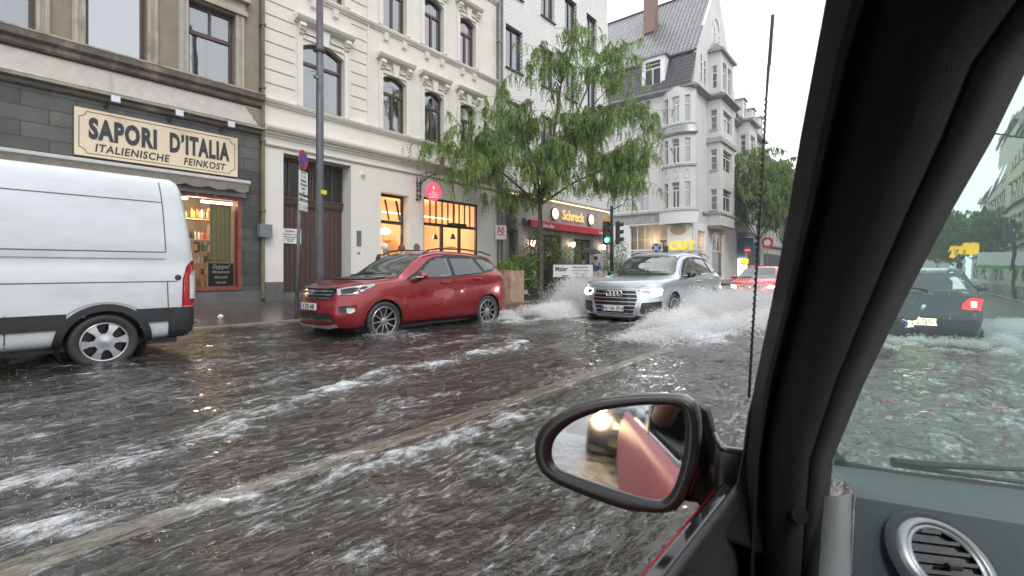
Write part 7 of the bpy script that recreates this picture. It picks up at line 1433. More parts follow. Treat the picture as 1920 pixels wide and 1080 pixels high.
m = MB(); m.box(-17.1, -14.4, 44.44, 44.52, 2.85, 3.0); m.box(-17.0, -16.95, 44.5, 45, 3.4, 3.45); m.box(-14.8, -14.75, 44.5, 45.2, 3.4, 3.45); PT(m.build('rail', 'silver')); PT(text_mb('FRISEUR', .2, .004, .01, 1, fn=lambda x, y, z: (-16.3+x, 44.42-z, 2.7+y)).build('small_lettering', 'textblack'))
for k, (x, y, z, lb) in enumerate(((-12.6, 55.0, 3.3, 'round red prohibition sign beside the blue shop sign'), (-11.3, 58.0, 4.2, 'larger round red sign on the left pavement far behind'))):
    t = thing('round_road_sign', lb, 'road sign', (x, y, 0)); PT = bldpart(t); m = MB(); m.tube([(x, y, 0), (x, y, z)], .04, 8); PT(m.build('post', 'galv')); r_ = .38+.2*k
    m = MB(); m.prism(ell(x, z, r_, r_, 20), lambda a, b, h: (a, h, b), y-.08, y-.05); PT(fixnormals(m.build('sign_face', 'red'))); m = MB(); m.box(x-r_*.7, x+r_*.7, y-.09, y-.082, z-.08, z+.08) if k == 0 else m.prism(ell(x, z, r_*.6, r_*.6, 20), lambda a, b, h: (a, h, b), y-.09, y-.082); PT(m.build('bar', 'white'))
t = thing('warning_board', 'small yellow board under the red prohibition sign', 'board', (-12.9, 55, 2)); m = MB(); m.box(-13.3, -12.5, 54.9, 54.95, 1.9, 2.4); bldpart(t)(m.build('panel', emit('yellow_board', (1, .7, .02), .5))); m = MB(); m.tube([(-12.9, 55, 0), (-12.9, 55, 2)], .03, 6); bldpart(t)(m.build('post', 'galv'))
rl = thing('traffic_light', 'dark traffic light pole on the right pavement seen through the windscreen', 'traffic light', (3.75, 34.4, 0)); PT = bldpart(rl); m = MB(); m.tube([(3.75, 34.4, 0), (3.75, 34.4, 3.9)], .08, 10); PT(m.build('pole', 'black')); m = MB(); m.box(3.45, 3.75, 34.1, 34.3, 2.7, 3.7); m.prism(ell(4.5, 3.95, .3, .3, 18), lambda a, b, h: (a, h, b), 34.2, 34.25); PT(m.build('signal_head', 'black'))
t = thing('street_lamp', 'dark lamp post at the right edge of the windscreen view', 'street lamp', (4.6, 29.5, 0)); m = MB(); m.tube([(4.6, 29.5, 0), (4.6, 29.5, 6.5)], [.11, .07], 10); m.tube([(4.6, 29.5, 6.5), (2.0, 29.8, 7.6)], .04, 6); bldpart(t)(m.build('pole', 'black'))
t = thing('parasol_stand', 'white and green advertising stand on the right pavement behind the traffic light', 'stand', (4.9, 40, 0)); PT = bldpart(t); m = MB(); m.box(2.9, 5.9, 40, 40.1, 1.6, 2.5); m.tube([(3.0, 40.05, 0), (3.0, 40.05, 1.6)], .05, 6); m.tube([(5.8, 40.05, 0), (5.8, 40.05, 1.6)], .05, 6); PT(m.build('panel', 'white')); m = MB(); m.box(2.9, 5.9, 39.98, 39.995, 1.55, 1.75); PT(m.build('green_stripe', mat('stripe_green', (.1, .4, .08), .5)))
# banner on the pavement, bicycles, people
bn = thing('banner_board', 'white advertising board on a black stand beside the parked bicycles', 'board', (-10.9, 18.0, .2)); PT = bldpart(bn)
bF = Frame((-11.35, 18.3, 0), Vector((.80, .60, 0)), Vector((.60, -.80, 0))); m = MB(); bF.box(m, -.88, .88, .85, 1.40, -.015, .015); PT(bevel(m.build('panel', 'white'), .008))
m = MB(); [bF.box(m, *b) for b in ((-.92, -.88, .1, 1.44, -.02, .02), (.88, .92, .1, 1.44, -.02, .02), (-.88, .88, 1.40, 1.44, -.02, .02), (-.88, .88, .81, .85, -.02, .02))]; PT(m.build('frame', 'black'))
PT(text_mb('Maler', .30, .008, .001, .8, fn=lambda x, y, z: bF.p(-.52+x, 1.2+y, .017+z)).build('lettering', 'textblack'))
for k, (tx, sz) in enumerate((('Meisterbetrieb', .11), ('Anstrich und Tapeten', .085), ('Fassaden Boden', .085))): PT(text_mb(tx, sz, .002, .001, 1, fn=lambda x, y, z, k=k: bF.p(.32+x, 1.28-k*.14+y, .017+z)).build('lettering', 'textblack'))
M['frame_bike'] = mat('bicycle_frame', (.05, .05, .055), .3)
def bike(lb, loc, rz, fm='frame_bike'):
    t = thing('bicycle', lb, 'bicycle', loc, 'bicycles parked along the kerb', rz); wb = .53
    for s_ in (-1, 1):
        m = MB(); m.lathe([(.335, -.018), (.35, 0), (.335, .018), (.325, 0), (.335, -.018)], 28, 'x', (0, s_*wb, .35)); o = m.build('wheel', 'rubber', t); m = MB(); 
        for k in range(12): a = 2*PI*k/12; m.tube([(0, s_*wb, .35), (0, s_*wb+.325*math.cos(a), .35+.325*math.sin(a))], .0025, 3, False)
        m.build('spokes', 'silver', o)
    m = MB(); bb = (0, -.05, .30); st_ = (0, .20*-1, .78); hd = (0, -.40*-1, .80)
    # front wheel at +y
    m.tube([(0, -.53, .35), bb], .011, 6); m.tube([(0, -.53, .35), (0, -.18, .75)], .009, 6); m.tube([bb, (0, -.20, .85)], .016, 6); m.tube([bb, (0, .36, .68)], .018, 6); m.tube([(0, -.18, .74), (0, .34, .80)], .015, 6); m.tube([(0, .53, .35), (0, .38, .64), (0, .33, .92)], .016, 6); m.build('frame', fm, t)
    m = MB(); m.tube([(0, .33, .92), (0, .31, 1.02)], .014, 6); m.tube([(-.28, .20, 1.04), (-.15, .31, 1.05), (.15, .31, 1.05), (.28, .20, 1.04)], .013, 6); m.build('handlebar', 'silver', t)
    m = MB(); m.add([(-.08, -.33, .90), (.08, -.33, .90), (.02, -.05, .90), (-.02, -.05, .90), (-.07, -.32, .85), (.07, -.32, .85), (.015, -.06, .87), (-.015, -.06, .87)], [(0, 1, 2, 3), (7, 6, 5, 4), (0, 4, 5, 1), (1, 5, 6, 2), (2, 6, 7, 3), (3, 7, 4, 0)]); m.build('saddle', 'black', t)
    m = MB(); m.lathe([(0, -.01), (.09, -.01), (.09, .01), (0, .01)], 16, 'x', (.03, -.05, .30)); m.tube([(.05, -.05, .30), (.05, .08, .20)], .01, 5); m.box(.05, .13, .05, .12, .19, .21); m.build('crank', 'silver', t); 
    return t
bike('bicycle nearest the parked red car, its wheel showing beside the wooden planter', (-10.9, 14.3, .03), R(-40)); bike('bicycle leaning in front of the left half of the white advertising board', (-10.9, 17.3, .03), R(-75)); bike('bicycle between the white advertising board and the couple', (-10.75, 18.6, .03), R(-60)); bike('bicycle next to the couple under the umbrella', (-11.0, 19.7, .03), R(-85))
for k, (x, y, a) in enumerate(((4.9, 33, 20), (5.3, 34, 40), (5.9, 32.5, 10), (5.2, 31, 35))): bike(['leftmost dark bicycle parked by the right traffic light pole', 'dark bicycle turned sideways behind the right traffic light', 'bicycle against the yellow house front on the right', 'nearest bicycle on the right pavement'][k], (x, y, .05), R(a))

def person(lb, loc, rz, J, cloth, hair, parts=None, name='person'):
    """J: joints -> (xyz, radius); one continuous skinned body; trousers, hair etc. as children"""
    t = thing(name, lb, 'person', loc, None, rz)
    names = list(J); E_ = [('pelvis', 'waist'), ('waist', 'chest'), ('chest', 'neck'), ('neck', 'head'), ('head', 'crown'), ('chest', 'sl'), ('sl', 'el'), ('el', 'wl'), ('wl', 'hl'), ('chest', 'sr'), ('sr', 'er'), ('er', 'wr'), ('wr', 'hr'), ('pelvis', 'pl'), ('pl', 'kl'), ('kl', 'al'), ('al', 'tl'), ('pelvis', 'pr'), ('pr', 'kr'), ('kr', 'ar'), ('ar', 'tr')]
    def skinned(nm, keys, mt, grow=0):
        ks = [k for k in names if k in keys]; me = bpy.data.meshes.new(nm); me.from_pydata([J[k][0] for k in ks], [(ks.index(a), ks.index(b)) for a, b in E_ if a in ks and b in ks], [])
        o = bpy.data.objects.new(nm, me); COL.objects.link(o); o.parent = t; sk = o.modifiers.new('skin', 'SKIN'); sk.use_smooth_shade = True
        for k, sv in zip(ks, me.skin_vertices[0].data): r_ = J[k][1]; r_ = r_ if isinstance(r_, tuple) else (r_, r_); sv.radius = (r_[0]+grow, r_[1]+grow)
        me.skin_vertices[0].data[0].use_root = True; sb = o.modifiers.new('sub', 'SUBSURF'); sb.levels = 1; sb.render_levels = 1; me.materials.append(mt); return o
    skinned('body', names, M['skin']); U = ['pelvis', 'waist', 'chest', 'sl', 'el', 'wl', 'sr', 'er', 'wr']
    skinned('jacket', U, cloth[0], .022); skinned('trousers', ['pelvis', 'pl', 'kl', 'al', 'pr', 'kr', 'ar'], cloth[1], .018)
    hd_ = Vector(J['head'][0]); m = MB()
    m.lathe([(0, .135), (.07, .115), (.098, .06), (.103, 0), (.095, -.05)], 16, c=(hd_.x, hd_.y-.018 if False else hd_.y+.02, hd_.z+.035)); m.build('hair', hair, t, smooth=True)
    m = MB()
    for s_ in (-1, 1): m.lathe([(0, .012), (.012, 0), (0, -.012)], 8, c=(hd_.x+s_*.032, hd_.y-.092, hd_.z+.02))
    m.build('eyes', 'black', t); m = MB(); m.add([(hd_.x-.014, hd_.y-.085, hd_.z-.02), (hd_.x+.014, hd_.y-.085, hd_.z-.02), (hd_.x, hd_.y-.115, hd_.z-.018), (hd_.x, hd_.y-.09, hd_.z+.03)], [(0, 1, 2), (0, 2, 3), (1, 3, 2)]); m.build('nose', M['skin'], t); return t
M['skin'] = mat('skin', (.42, .24, .17), .5, var=.05)
def joints(arms='down', h=1.0):
    J = {'pelvis': ((0, 0, .95), (.14, .10)), 'waist': ((0, 0, 1.12), (.125, .09)), 'chest': ((0, 0, 1.34), (.15, .105)), 'neck': ((0, -.01, 1.50), .052), 'head': ((0, -.02, 1.62), (.078, .088)), 'crown': ((0, -.015, 1.71), (.06, .07)),
         'sl': ((.17, 0, 1.42), .055), 'sr': ((-.17, 0, 1.42), .055), 'pl': ((.09, 0, .88), .088), 'pr': ((-.09, 0, .88), .088), 'kl': ((.10, -.02, .48), .058), 'kr': ((-.10, .03, .48), .058), 'al': ((.10, .02, .09), .04), 'ar': ((-.10, .08, .09), .04), 'tl': ((.11, -.12, .04), .032), 'tr': ((-.11, -.06, .04), .032)}
    if arms == 'hold': J.update({'el': ((.22, -.06, 1.16), .042), 'wl': ((.10, -.26, 1.28), .03), 'hl': ((.07, -.30, 1.34), .035), 'er': ((-.22, -.02, 1.15), .042), 'wr': ((-.15, -.20, 1.05), .03), 'hr': ((-.12, -.27, 1.06), .035)})
    else: J.update({'el': ((.23, .03, 1.14), .042), 'wl': ((.22, -.05, .90), .03), 'hl': ((.215, -.08, .81), .035), 'er': ((-.23, .02, 1.14), .042), 'wr': ((-.22, -.08, .90), .03), 'hr': ((-.215, -.11, .81), .035)})
    return J
um = (-11.75, 20.75)
person('person in a blue jacket standing under the dark umbrella', (um[0]+.12, um[1]+.1, .06), R(35), joints('hold'), (mat('blue_jacket', (.03, .12, .30), .7), mat('navy_trousers', (.02, .025, .05), .8)), 'black')
person('person in a dark red top sheltering under the umbrella', (um[0]-.38, um[1]-.25, .06), R(60), joints('down'), (mat('maroon_top', (.12, .03, .035), .8), mat('dark_jeans', (.02, .025, .04), .8)), 'black')
ub = thing('umbrella', 'dark grey umbrella held over two people beside the advertising board', 'umbrella', (um[0]-.1, um[1], 1.2)); PT = bldpart(ub)
m = MB(); cxu, cyu = um[0]-.12, um[1]-.02; vs = [(cxu, cyu, 2.26)]; 
for ring, (r_, z_) in enumerate(((.22, 2.22), (.42, 2.13), (.58, 1.98))):
    for k in range(24): a = 2*PI*k/24; rr2 = r_*(1-.06*abs(math.sin(a*4))*(ring+1)/3); vs.append((cxu+rr2*math.cos(a), cyu+rr2*math.sin(a), z_-.0))
fs_ = [(0, 1+k, 1+(k+1) % 24) for k in range(24)]+[(1+r*24+k, 1+(r+1)*24+k, 1+(r+1)*24+(k+1) % 24, 1+r*24+(k+1) % 24) for r in range(2) for k in range(24)]; m.add(vs, fs_); PT(m.build('canopy', mat('umbrella_cloth', (.055, .06, .07), .7), smooth=True)); m = MB(); m.tube([(cxu, cyu, 2.34), (cxu+.02, cyu-.02, 1.25)], .010, 6); PT(m.build('shaft', 'silver'))
person('man with white hair and glasses walking behind the bonnet of the parked red car', (-11.0, 8.03, .10), R(60), joints('down'), (mat('dark_coat', (.02, .02, .022), .8), mat('dark_trousers', (.03, .03, .03), .8)), mat('white_hair', (.6, .58, .55), .8))
person('person with brown hair just behind the roof of the parked red car', (-11.6, 9.06, .12), R(70), joints('down'), (mat('grey_coat', (.10, .10, .11), .8), mat('dark_trousers', (.03, .03, .03), .8)), mat('brown_hair', (.12, .05, .03), .8))

# ------------------------------------------------------------ spray and rain
def spray(name, lb, src, n, seed, mt):
    """clusters of irregular flying drops; src = list of (x0,y0,x1,y1,outward dx, height, weight, size)"""
    q = np.random.default_rng(seed); W = np.array([s[6] for s in src]); W = W/W.sum(); V_ = []; F_ = []; b = 0
    for s, cnt in zip(src, (W*n).astype(int)):
        x0, y0, x1, y1, dx, hgt, _, sz = s; nj = 60; jet = q.random((nj, 3))
        j = q.integers(0, nj, cnt); u = np.clip(jet[j, 0]+q.normal(0, .035, cnt), 0, 1); t = q.beta(1.1, 1.5, cnt)
        h = hgt*(.45+.55*jet[j, 1])*4*t*(1-t)*(.35+.65*q.random(cnt)**.6); out_ = dx*t*(.55+.6*jet[j, 2])+q.normal(0, .05, cnt)
        px = x0+(x1-x0)*u+out_; py = y0+(y1-y0)*u+q.normal(0, .08, cnt)-.25*t; pz = .02+h+q.normal(0, .02, cnt)
        size = sz*.62*(.25+q.gamma(1.3, .55, cnt)); vel = np.stack([np.full(cnt, dx), np.full(cnt, .3), hgt*4*(1-2*t)], 1); vel /= np.linalg.norm(vel, axis=1)[:, None]
        R3 = q.normal(0, 1, (cnt, 4, 3)); R3 /= np.linalg.norm(R3, axis=2)[:, :, None]; P_ = np.stack([px, py, np.maximum(pz, .005)], 1)[:, None, :]+R3*size[:, None, None]+vel[:, None, :]*(q.normal(0, 1.0, (cnt, 4, 1))*size[:, None, None])
        V_.append(P_.reshape(-1, 3)); f = np.array([[0, 1, 2], [0, 2, 3], [0, 3, 1], [1, 3, 2]])[None]+4*np.arange(cnt)[:, None, None]+b; F_.append(f.reshape(-1, 3)); b += 4*cnt
    V_ = np.concatenate(V_); F_ = np.concatenate(F_); me = bpy.data.meshes.new(name); me.vertices.add(len(V_)); me.vertices.foreach_set('co', V_.ravel()); me.loops.add(F_.size); me.loops.foreach_set('vertex_index', F_.ravel()); me.polygons.add(len(F_)); me.polygons.foreach_set('loop_start', np.arange(0, F_.size, 3)); me.polygons.foreach_set('loop_total', np.full(len(F_), 3)); me.update(); me.materials.append(mt)
    o = bpy.data.objects.new(name, me); COL.objects.link(o); return tag(o, lb, 'spray', kind='stuff')
sm = bpy.data.materials.new('white_water_drops'); sm.use_nodes = True; n = sm.node_tree; n.nodes.clear(); out = n.nodes.new('ShaderNodeOutputMaterial'); d1 = n.nodes.new('ShaderNodeBsdfDiffuse'); d2 = n.nodes.new('ShaderNodeBsdfTranslucent'); d3 = n.nodes.new('ShaderNodeBsdfTransparent'); a1 = n.nodes.new('ShaderNodeMixShader'); a2 = n.nodes.new('ShaderNodeMixShader')
d1.inputs[0].default_value = (.98, .985, .99, 1); d2.inputs[0].default_value = (.98, .985, .99, 1); a1.inputs[0].default_value = .58; a2.inputs[0].default_value = .42
n.links.new(d1.outputs[0], a1.inputs[1]); n.links.new(d2.outputs[0], a1.inputs[2]); n.links.new(d3.outputs[0], a2.inputs[1]); n.links.new(a1.outputs[0], a2.inputs[2]); n.links.new(a2.outputs[0], out.inputs[0])
spray('water_spray', 'sheet of white water thrown up beside the near front wheel of the silver SUV', [(-3.95, 11.0, -3.7, 15.5, 1.8, .86, 4, .010), (-3.95, 10.2, -3.85, 12.8, 1.5, .80, 5, .009), (-3.75, 8.0, -3.9, 11.0, 1.3, .46, 4, .009), (-3.5, 6.9, -3.1, 9.2, .9, .20, 2.4, .009), (-2.9, 8.6, -2.4, 14.0, 1.2, .40, 3, .010)], 330000, 21, sm)
spray('water_spray', 'cloud of white water thrown from the far front wheel of the silver SUV towards the bicycles', [(-5.95, 10.2, -5.95, 12.8, -1.9, 1.12, 7, .010), (-6.1, 8.9, -6.0, 10.8, -1.2, .42, 3, .010), (-6.5, 8.3, -7.6, 9.5, -.5, .12, 1.5, .010), (-6.0, 12.5, -6.0, 14.5, -1.5, .75, 2, .014)], 260000, 22, sm)
spray('water_spray', 'foaming bow wave in front of the red hatchback', [(-5.2, 18.9, -3.4, 18.9, 0.3, .28, 2, .016), (-3.4, 18.9, -3.3, 21, 1.1, .45, 3, .016), (-5.2, 18.9, -5.3, 21, -1.1, .4, 2, .016)], 45000, 23, sm)
spray('water_spray', 'wake thrown to the right of the dark blue hatchback ahead', [(.95, 11.3, 1.0, 14, 1.2, .32, 4, .012), (-.7, 10.3, .8, 10.3, .1, .16, 1.6, .010), (-.9, 11, -.9, 14, -1.1, .3, 3, .012), (.9, 10.4, 1.0, 11.4, .3, .22, 1.2, .010)], 100000, 24, sm)
spray('water_spray', 'small leaping crests along the foam streak left by passing cars', [(-3.42, .45, -3.42, .85, .03, .05, 1.4, .0035), (-3.75, 1.5, -4.35, 3.4, .05, .045, 3, .0035), (-2.8, .55, -2.42, 1.7, .03, .04, 3, .003), (-2.3, 2.0, -2.25, 3.2, .03, .035, 2, .003), (-4.35, 3.3, -4.4, 5.5, .05, .05, 3, .004), (-2.9, .50, -2.86, .56, .02, .07, .5, .003)], 9000, 26, sm)
spray('water_spray', 'low splashes around the tyres of the parked red car', [(-6.95, 4.75, -6.95, 5.5, .14, .05, 2, .005), (-6.95, 7.5, -6.95, 8.2, .14, .05, 1.4, .005), (-7.0, 5.5, -7.0, 7.5, .08, .025, .8, .004)], 3600, 25, sm)
# little crowns where rain strikes the flood, and drops in the air
q = np.random.default_rng(9); m = MB()
for k in range(2600):
    y = .3+14*q.random()**1.6; x = -9.8+9.3*q.random(); z = surf_z(x, y)
    if q.random() < .5: h_, r_ = q.uniform(.008, .022), q.uniform(.0015, .003)
    else: h_, r_ = q.uniform(.003, .007), q.uniform(.003, .006)
    m.add([(x-r_, y, z), (x+r_, y-r_, z), (x, y+r_, z), (x+q.normal(0, .004), y+q.normal(0, .004), z+h_)], [(0, 1, 3), (1, 2, 3), (2, 0, 3)])
tag(m.build('rain_splashes', sm), 'tiny splashes of raindrops hitting the flood water', 'raindrops', kind='stuff')
m = MB()
for k in range(2600):
    d_ = 1.6+16*q.random()**.8; a = R(39.05)+q.uniform(-.85, .62); x, y = -d_*math.sin(a), d_*math.cos(a); z = q.uniform(.05, 1.12+d_*.55)
    if x > -.6 and y < 3: continue
    L_ = q.uniform(.018, .045); r_ = .0006+.00010*d_; sl = L_*.14; m.add([(x-r_, y, z), (x+r_, y, z), (x, y+r_, z), (x+sl, y+sl*.5, z+L_)], [(0, 1, 3), (1, 2, 3), (2, 0, 3)])
rain = mat('rain_drop', (.8, .82, .85), .1); tag(m.build('rain', sm), 'thin raindrops falling over the street', 'rain', kind='stuff')
# litter cup floating by the van
t = thing('crumpled_paper', 'small crumpled white paper on the wet pavement behind the van', 'litter', (-11.6, 4.15, .09)); m = MB(); bm = bmesh.new(); bmesh.ops.create_icosphere(bm, subdivisions=2, radius=.055)
for v in bm.verts: v.co *= 1+random.uniform(-.3, .3)
mm_ = bpy.data.meshes.new('paper'); bm.to_mesh(mm_); bm.free(); mm_.materials.append(M['white']); o = bpy.data.objects.new('paper', mm_); COL.objects.link(o); o.parent = t; o.location = (0, 0, .03)

# ------------------------------------------------------------ the car we sit in
own = thing('own_car', 'red car whose dark windscreen pillar, door mirror and dashboard frame the view', 'car', (.5, .3, 0)); PO = bldpart(own)
M['trimblack'] = mat('pillar_fabric', (.006, .006, .007), .75, var=.2, vscale=40, bump=.2, bscale=400); M['trimgrey'] = mat('grey_pillar_trim', (.026, .025, .024), .7, bump=.3, bscale=500)
M['dashblue'] = mat('dimpled_dash', (.045, .062, .070), .55, bump=.6, bscale=420); M['dashtop'] = mat('dash_top', (.105, .135, .14), .5, bump=.4, bscale=500); M['softblack'] = mat('satin_black', (.008, .008, .009), .38)
def loft(rows, closed, name, mt, sm_=True, par=PO, caps=False):
    m = MB(); K = len(rows[0]); m.v = [tuple(p) for r in rows for p in r]
    for i in range(len(rows)-1):
        for k in range(K if closed else K-1): m.f.append((i*K+k, i*K+(k+1) % K, (i+1)*K+(k+1) % K, (i+1)*K+k))
    if caps: m.f.append(tuple(range(K))); m.f.append(tuple(range(len(rows)*K-1, (len(rows)-1)*K-1, -1)))
    return par(fixnormals(m.build(name, mt, smooth=sm_)))
# pillar split into seal, recess, trim and inner edge
def cols(a, b, back=(12, 13, 14)): return [[r[k] for k in range(a, b+1)]+[r[k] for k in back] for r in PILLAR]
loft([[r[k] for k in range(0, 3)]+[r[14]] for r in PILLAR], True, 'window_seal', mat('seal_rubber', (.022, .023, .023), .5), False)
loft([[r[k] for k in range(2, 6)] for r in PILLAR], False, 'door_frame', 'softblack')
loft([[r[k] for k in range(5, 10)]+[r[13], r[14]] for r in PILLAR], True, 'pillar_trim', 'trimblack')
loft([[r[k] for k in range(9, 12)]+[r[12], r[13]] for r in PILLAR], True, 'inner_pillar_trim', 'trimgrey')
# mirror
def smoothloop(P_, k=3):
    P_ = [Vector(p) for p in P_]; n_ = len(P_); o = []
    for i in range(n_):
        a, b, c, d = P_[i-1], P_[i], P_[(i+1) % n_], P_[(i+2) % n_]
        for j in range(k): t = j/k; o.append(tuple(.5*((2*b)+(c-a)*t+(2*a-5*b+4*c-d)*t*t+(3*b-a-3*c+d)*t**3)))
    return o
MOUT0 = MOUT; MIN, MOUT = smoothloop(MIN), smoothloop(MOUT)
n3_ = Vector(MN).normalized(); cM = Vector(MC)
def off(P_, d, s=1.0, c=cM): return [tuple(Vector(c)+(Vector(p)-Vector(c))*s-n3_*d) for p in P_]
g = MB(); g.v = [tuple(p) for p in MIN]; g.f = [tuple(range(len(MIN)))]; mg, n, b = newmat('mirror_glass'); b.inputs['Base Color'].default_value = (.82, .83, .84, 1); b.inputs['Metallic'].default_value = 1; b.inputs['Roughness'].default_value = .03
go = PO(g.build('mirror_glass', mg))
loft([off(MIN, .0, 1.0), off(MIN, -.010, 1.015), off(MOUT, -.012, .97), off(MOUT, -.004, 1.0), off(MOUT, .015, 1.015)], True, 'mirror_rim', mat('mirror_rim_black', (.02, .02, .022), .3))
hsg = [off(MOUT, .014, 1.0), off(MOUT, .035, 1.02), off(MOUT, .065, .97), off(MOUT, .095, .84), off(MOUT, .115, .6), off(MOUT, .122, .3)]
M['housing'] = mat('mirror_housing', (.05, .053, .058), .16, coat=1)
loft(hsg, True, 'mirror_housing', 'housing', caps=True)
lowr = [[off(MOUT0, d, s)[k] for k in (8, 9, 10, 11, 12, 13, 14)] for d, s in ((.017, 1.028), (.036, 1.045), (.067, .995), (.096, .86))]; lowr = [[(p[0], p[1], p[2]-.004) for p in r[2:6]] for r in lowr]; loft(lowr, False, 'mirror_underside', 'paint_own')
top = [Vector(p) for p in ARMTOP]; bot = [Vector(p) for p in ARMBOT]; rowsA = []
for a, b_ in zip(top, bot):
    dv = Vector((.0, .05, 0)); rowsA.append([a+dv*.3, a-dv*.2, (a+b_)/2-dv*.35, b_-dv*.2, b_+dv*.3, (a+b_)/2+dv*1.6])
loft(rowsA, True, 'mirror_arm', 'softblack', caps=True)
m = MB(); m.tube([top[3]+Vector((0, 0, .002)), top[4]+Vector((0, 0, .003)), top[5]+Vector((0, 0, .003))], .006, 6); PO(m.build('arm_highlight_edge', 'housing', smooth=True))
# sail panel with adjuster
m = MB(); k_ = len(SAIL); m.v = [tuple(p) for p in SAIL]+[tuple(p) for p in SAILB]; m.f = [tuple(range(k_)), tuple(range(2*k_-1, k_-1, -1))]+[(i, k_+i, k_+(i+1) % k_, (i+1) % k_) for i in range(k_)]; so = PO(fixnormals(bevel(m.build('sail_panel', mat('sail_plastic', (.016, .018, .020), .42, bump=.3, bscale=500)), .006, 3)))
m = MB(); m.tube([KNOB[0], tuple((Vector(KNOB[0])+Vector(KNOB[1]))/2)], .020, 18); m.tube([tuple((Vector(KNOB[0])+Vector(KNOB[1]))/2), KNOB[2]], [.012, .013], 14); bldpart(own)(m.build('mirror_adjuster', 'softblack', smooth=False))
# door: outer skin, belt rail, inner card
ysd = [-3.4, -2, -1, -.3, .3, .6, .8, .90]; rowsD = []
for y in ysd:
    s_ = 0 if y < .8 else (y-.8)*.07; rowsD.append([(-.222+s_, y, .772), (-.236+s_, y, .765), (-.252+s_, y, .72), (-.272+s_, y, .62), (-.292+s_*1.3, y, .48), (-.296+s_*1.5, y, .30), (-.27+s_*2, y, .15), (-.1, y, .12)])
loft(rowsD, False, 'door_skin', 'paint_own')
m = MB()
m.box(-.222, -.200, -3.4, .80, .764, .786); PO(bevel(m.build('belt_rail', 'blackgloss'), .006, 3)); m = MB(); m.box(-.199, -.188, -3.4, .80, .762, .793); PO(bevel(m.build('belt_seal', 'rubber'), .004))
m = MB(); m.quad((-.1995, -3.4, .12), (-.1995, .95, .12), (-.1995, .86, .765), (-.1995, -3.4, .765)); PO(m.build('door_lining', 'cabin'))
loft([[(-.186, y, .780), (-.165, y, .785), (-.12, y, .772), (-.10, y, .72), (-.105, y, .45), (-.2, y, .40)] for y in (-1.6, 0, .3, .46, .54)], False, 'door_card', mat('door_card', (.035, .045, .05), .6, bump=.4, bscale=420))
# rear door window frame and B pillar seen in the mirror
m = MB(); m.add([(-.225, -.55, .77), (-.225, -.68, .77), (-.14, -.72, 1.42), (-.14, -.62, 1.42), (-.19, -.55, .77), (-.19, -.68, .77), (-.10, -.72, 1.42), (-.10, -.62, 1.42)], [(0, 1, 2, 3), (7, 6, 5, 4), (0, 3, 7, 4), (1, 5, 6, 2)]); PO(m.build('centre_pillar', 'softblack'))
m = MB(); m.add([(-.215, -.70, .78), (-.215, -1.8, .80), (-.13, -1.6, 1.38), (-.13, -.74, 1.40)], [(0, 1, 2, 3)]); PO(m.build('rear_door_glass', 'darkpane'))
# dashboard
loft(DASH[:5], False, 'dash_top', 'dashtop'); loft(DASH[4:], False, 'dash_fascia', 'dashblue'); loft(DTRIM, False, 'dash_end_trim', mat('dash_end_trim', (.20, .22, .225), .45, bump=.3, bscale=400))
vc = Vector(VENT); vn_ = (Vector((0, 0, 1.12))-vc).normalized(); dn = (Vector(DASH[6][2])-Vector(DASH[4][2])).cross(Vector(DASH[5][3])-Vector(DASH[5][1])).normalized(); dn = dn if dn.dot(vn_) > 0 else -dn
vx = (Vector(DASH[5][3])-Vector(DASH[5][1])).normalized(); vy = dn.cross(vx).normalized(); vy = vy if vy.z > 0 else -vy; vc = vc+dn*.006
def vring(r0, r1, d0, d1, mt, nm, par=None, k=40, asp=.78):
    rows_ = []
    for (r_, d_) in ((r0, d0), ((r0+r1)/2, max(d0, d1)+.004), (r1, d1)): rows_.append([tuple(vc+vx*r_*math.cos(2*PI*i/k)+vy*r_*asp*math.sin(2*PI*i/k)+dn*d_) for i in range(k)])
    m = MB(); m.v = [p for r in rows_ for p in r]; 
    for i in range(2):
        for j in range(k): m.f.append((i*k+j, i*k+(j+1) % k, (i+1)*k+(j+1) % k, (i+1)*k+j))
    o = fixnormals(m.build(nm, mt, smooth=True)); return PO(o) if par is None else o
ringm = mat('satin_silver_ring', (.30, .315, .325), .34, metal=.6)
vring(.084, .070, 0, .006, ringm, 'vent_ring'); vring(.069, .060, .003, .002, ringm, 'vent_inner_ring'); vring(.098, .084, -.006, 0, 'dashblue', 'vent_surround')
m = MB(); m.v = [tuple(vc+vx*.070*math.cos(2*PI*i/32)+vy*.056*math.sin(2*PI*i/32)-dn*.004) for i in range(32)]; m.f = [tuple(range(32))]; PO(m.build('vent_bowl', 'blackgloss'))
m = MB()
for k in range(-3, 4):
    b_ = k*.0145; w_ = .058*math.sqrt(max(0, 1-(b_/.046)**2)) if abs(b_) < .046 else 0
    if w_ <= 0: continue
    A_ = vc+vy*b_-vx*w_; B_ = vc+vy*b_+vx*w_; h1, h2 = dn*.001, dn*.004; m.add([A_+h1-vy*.0022, B_+h1-vy*.0022, B_+h2+vy*.0022, A_+h2+vy*.0022, A_-dn*.003, B_-dn*.003], [(0, 1, 2, 3), (0, 4, 5, 1)])
PO(m.build('vent_slats', ringm))
m = MB(); q1 = vc+vx*.002-vy*.006+dn*.006; m.tube([q1-vx*.012, q1+vx*.012], .005, 8); PO(m.build('vent_tab', 'softblack'))
loft(FRIT, False, 'windscreen_frit', 'black'); m = MB(); m.tube(WIPER, [.008, .010, .008, .006], 6); m.tube([tuple(Vector(WIPER[0])-Vector((0, 0, .01))), tuple(Vector(WIPER[3])-Vector((0, 0, .035)))], .005, 5); PO(m.build('wiper', 'black'))
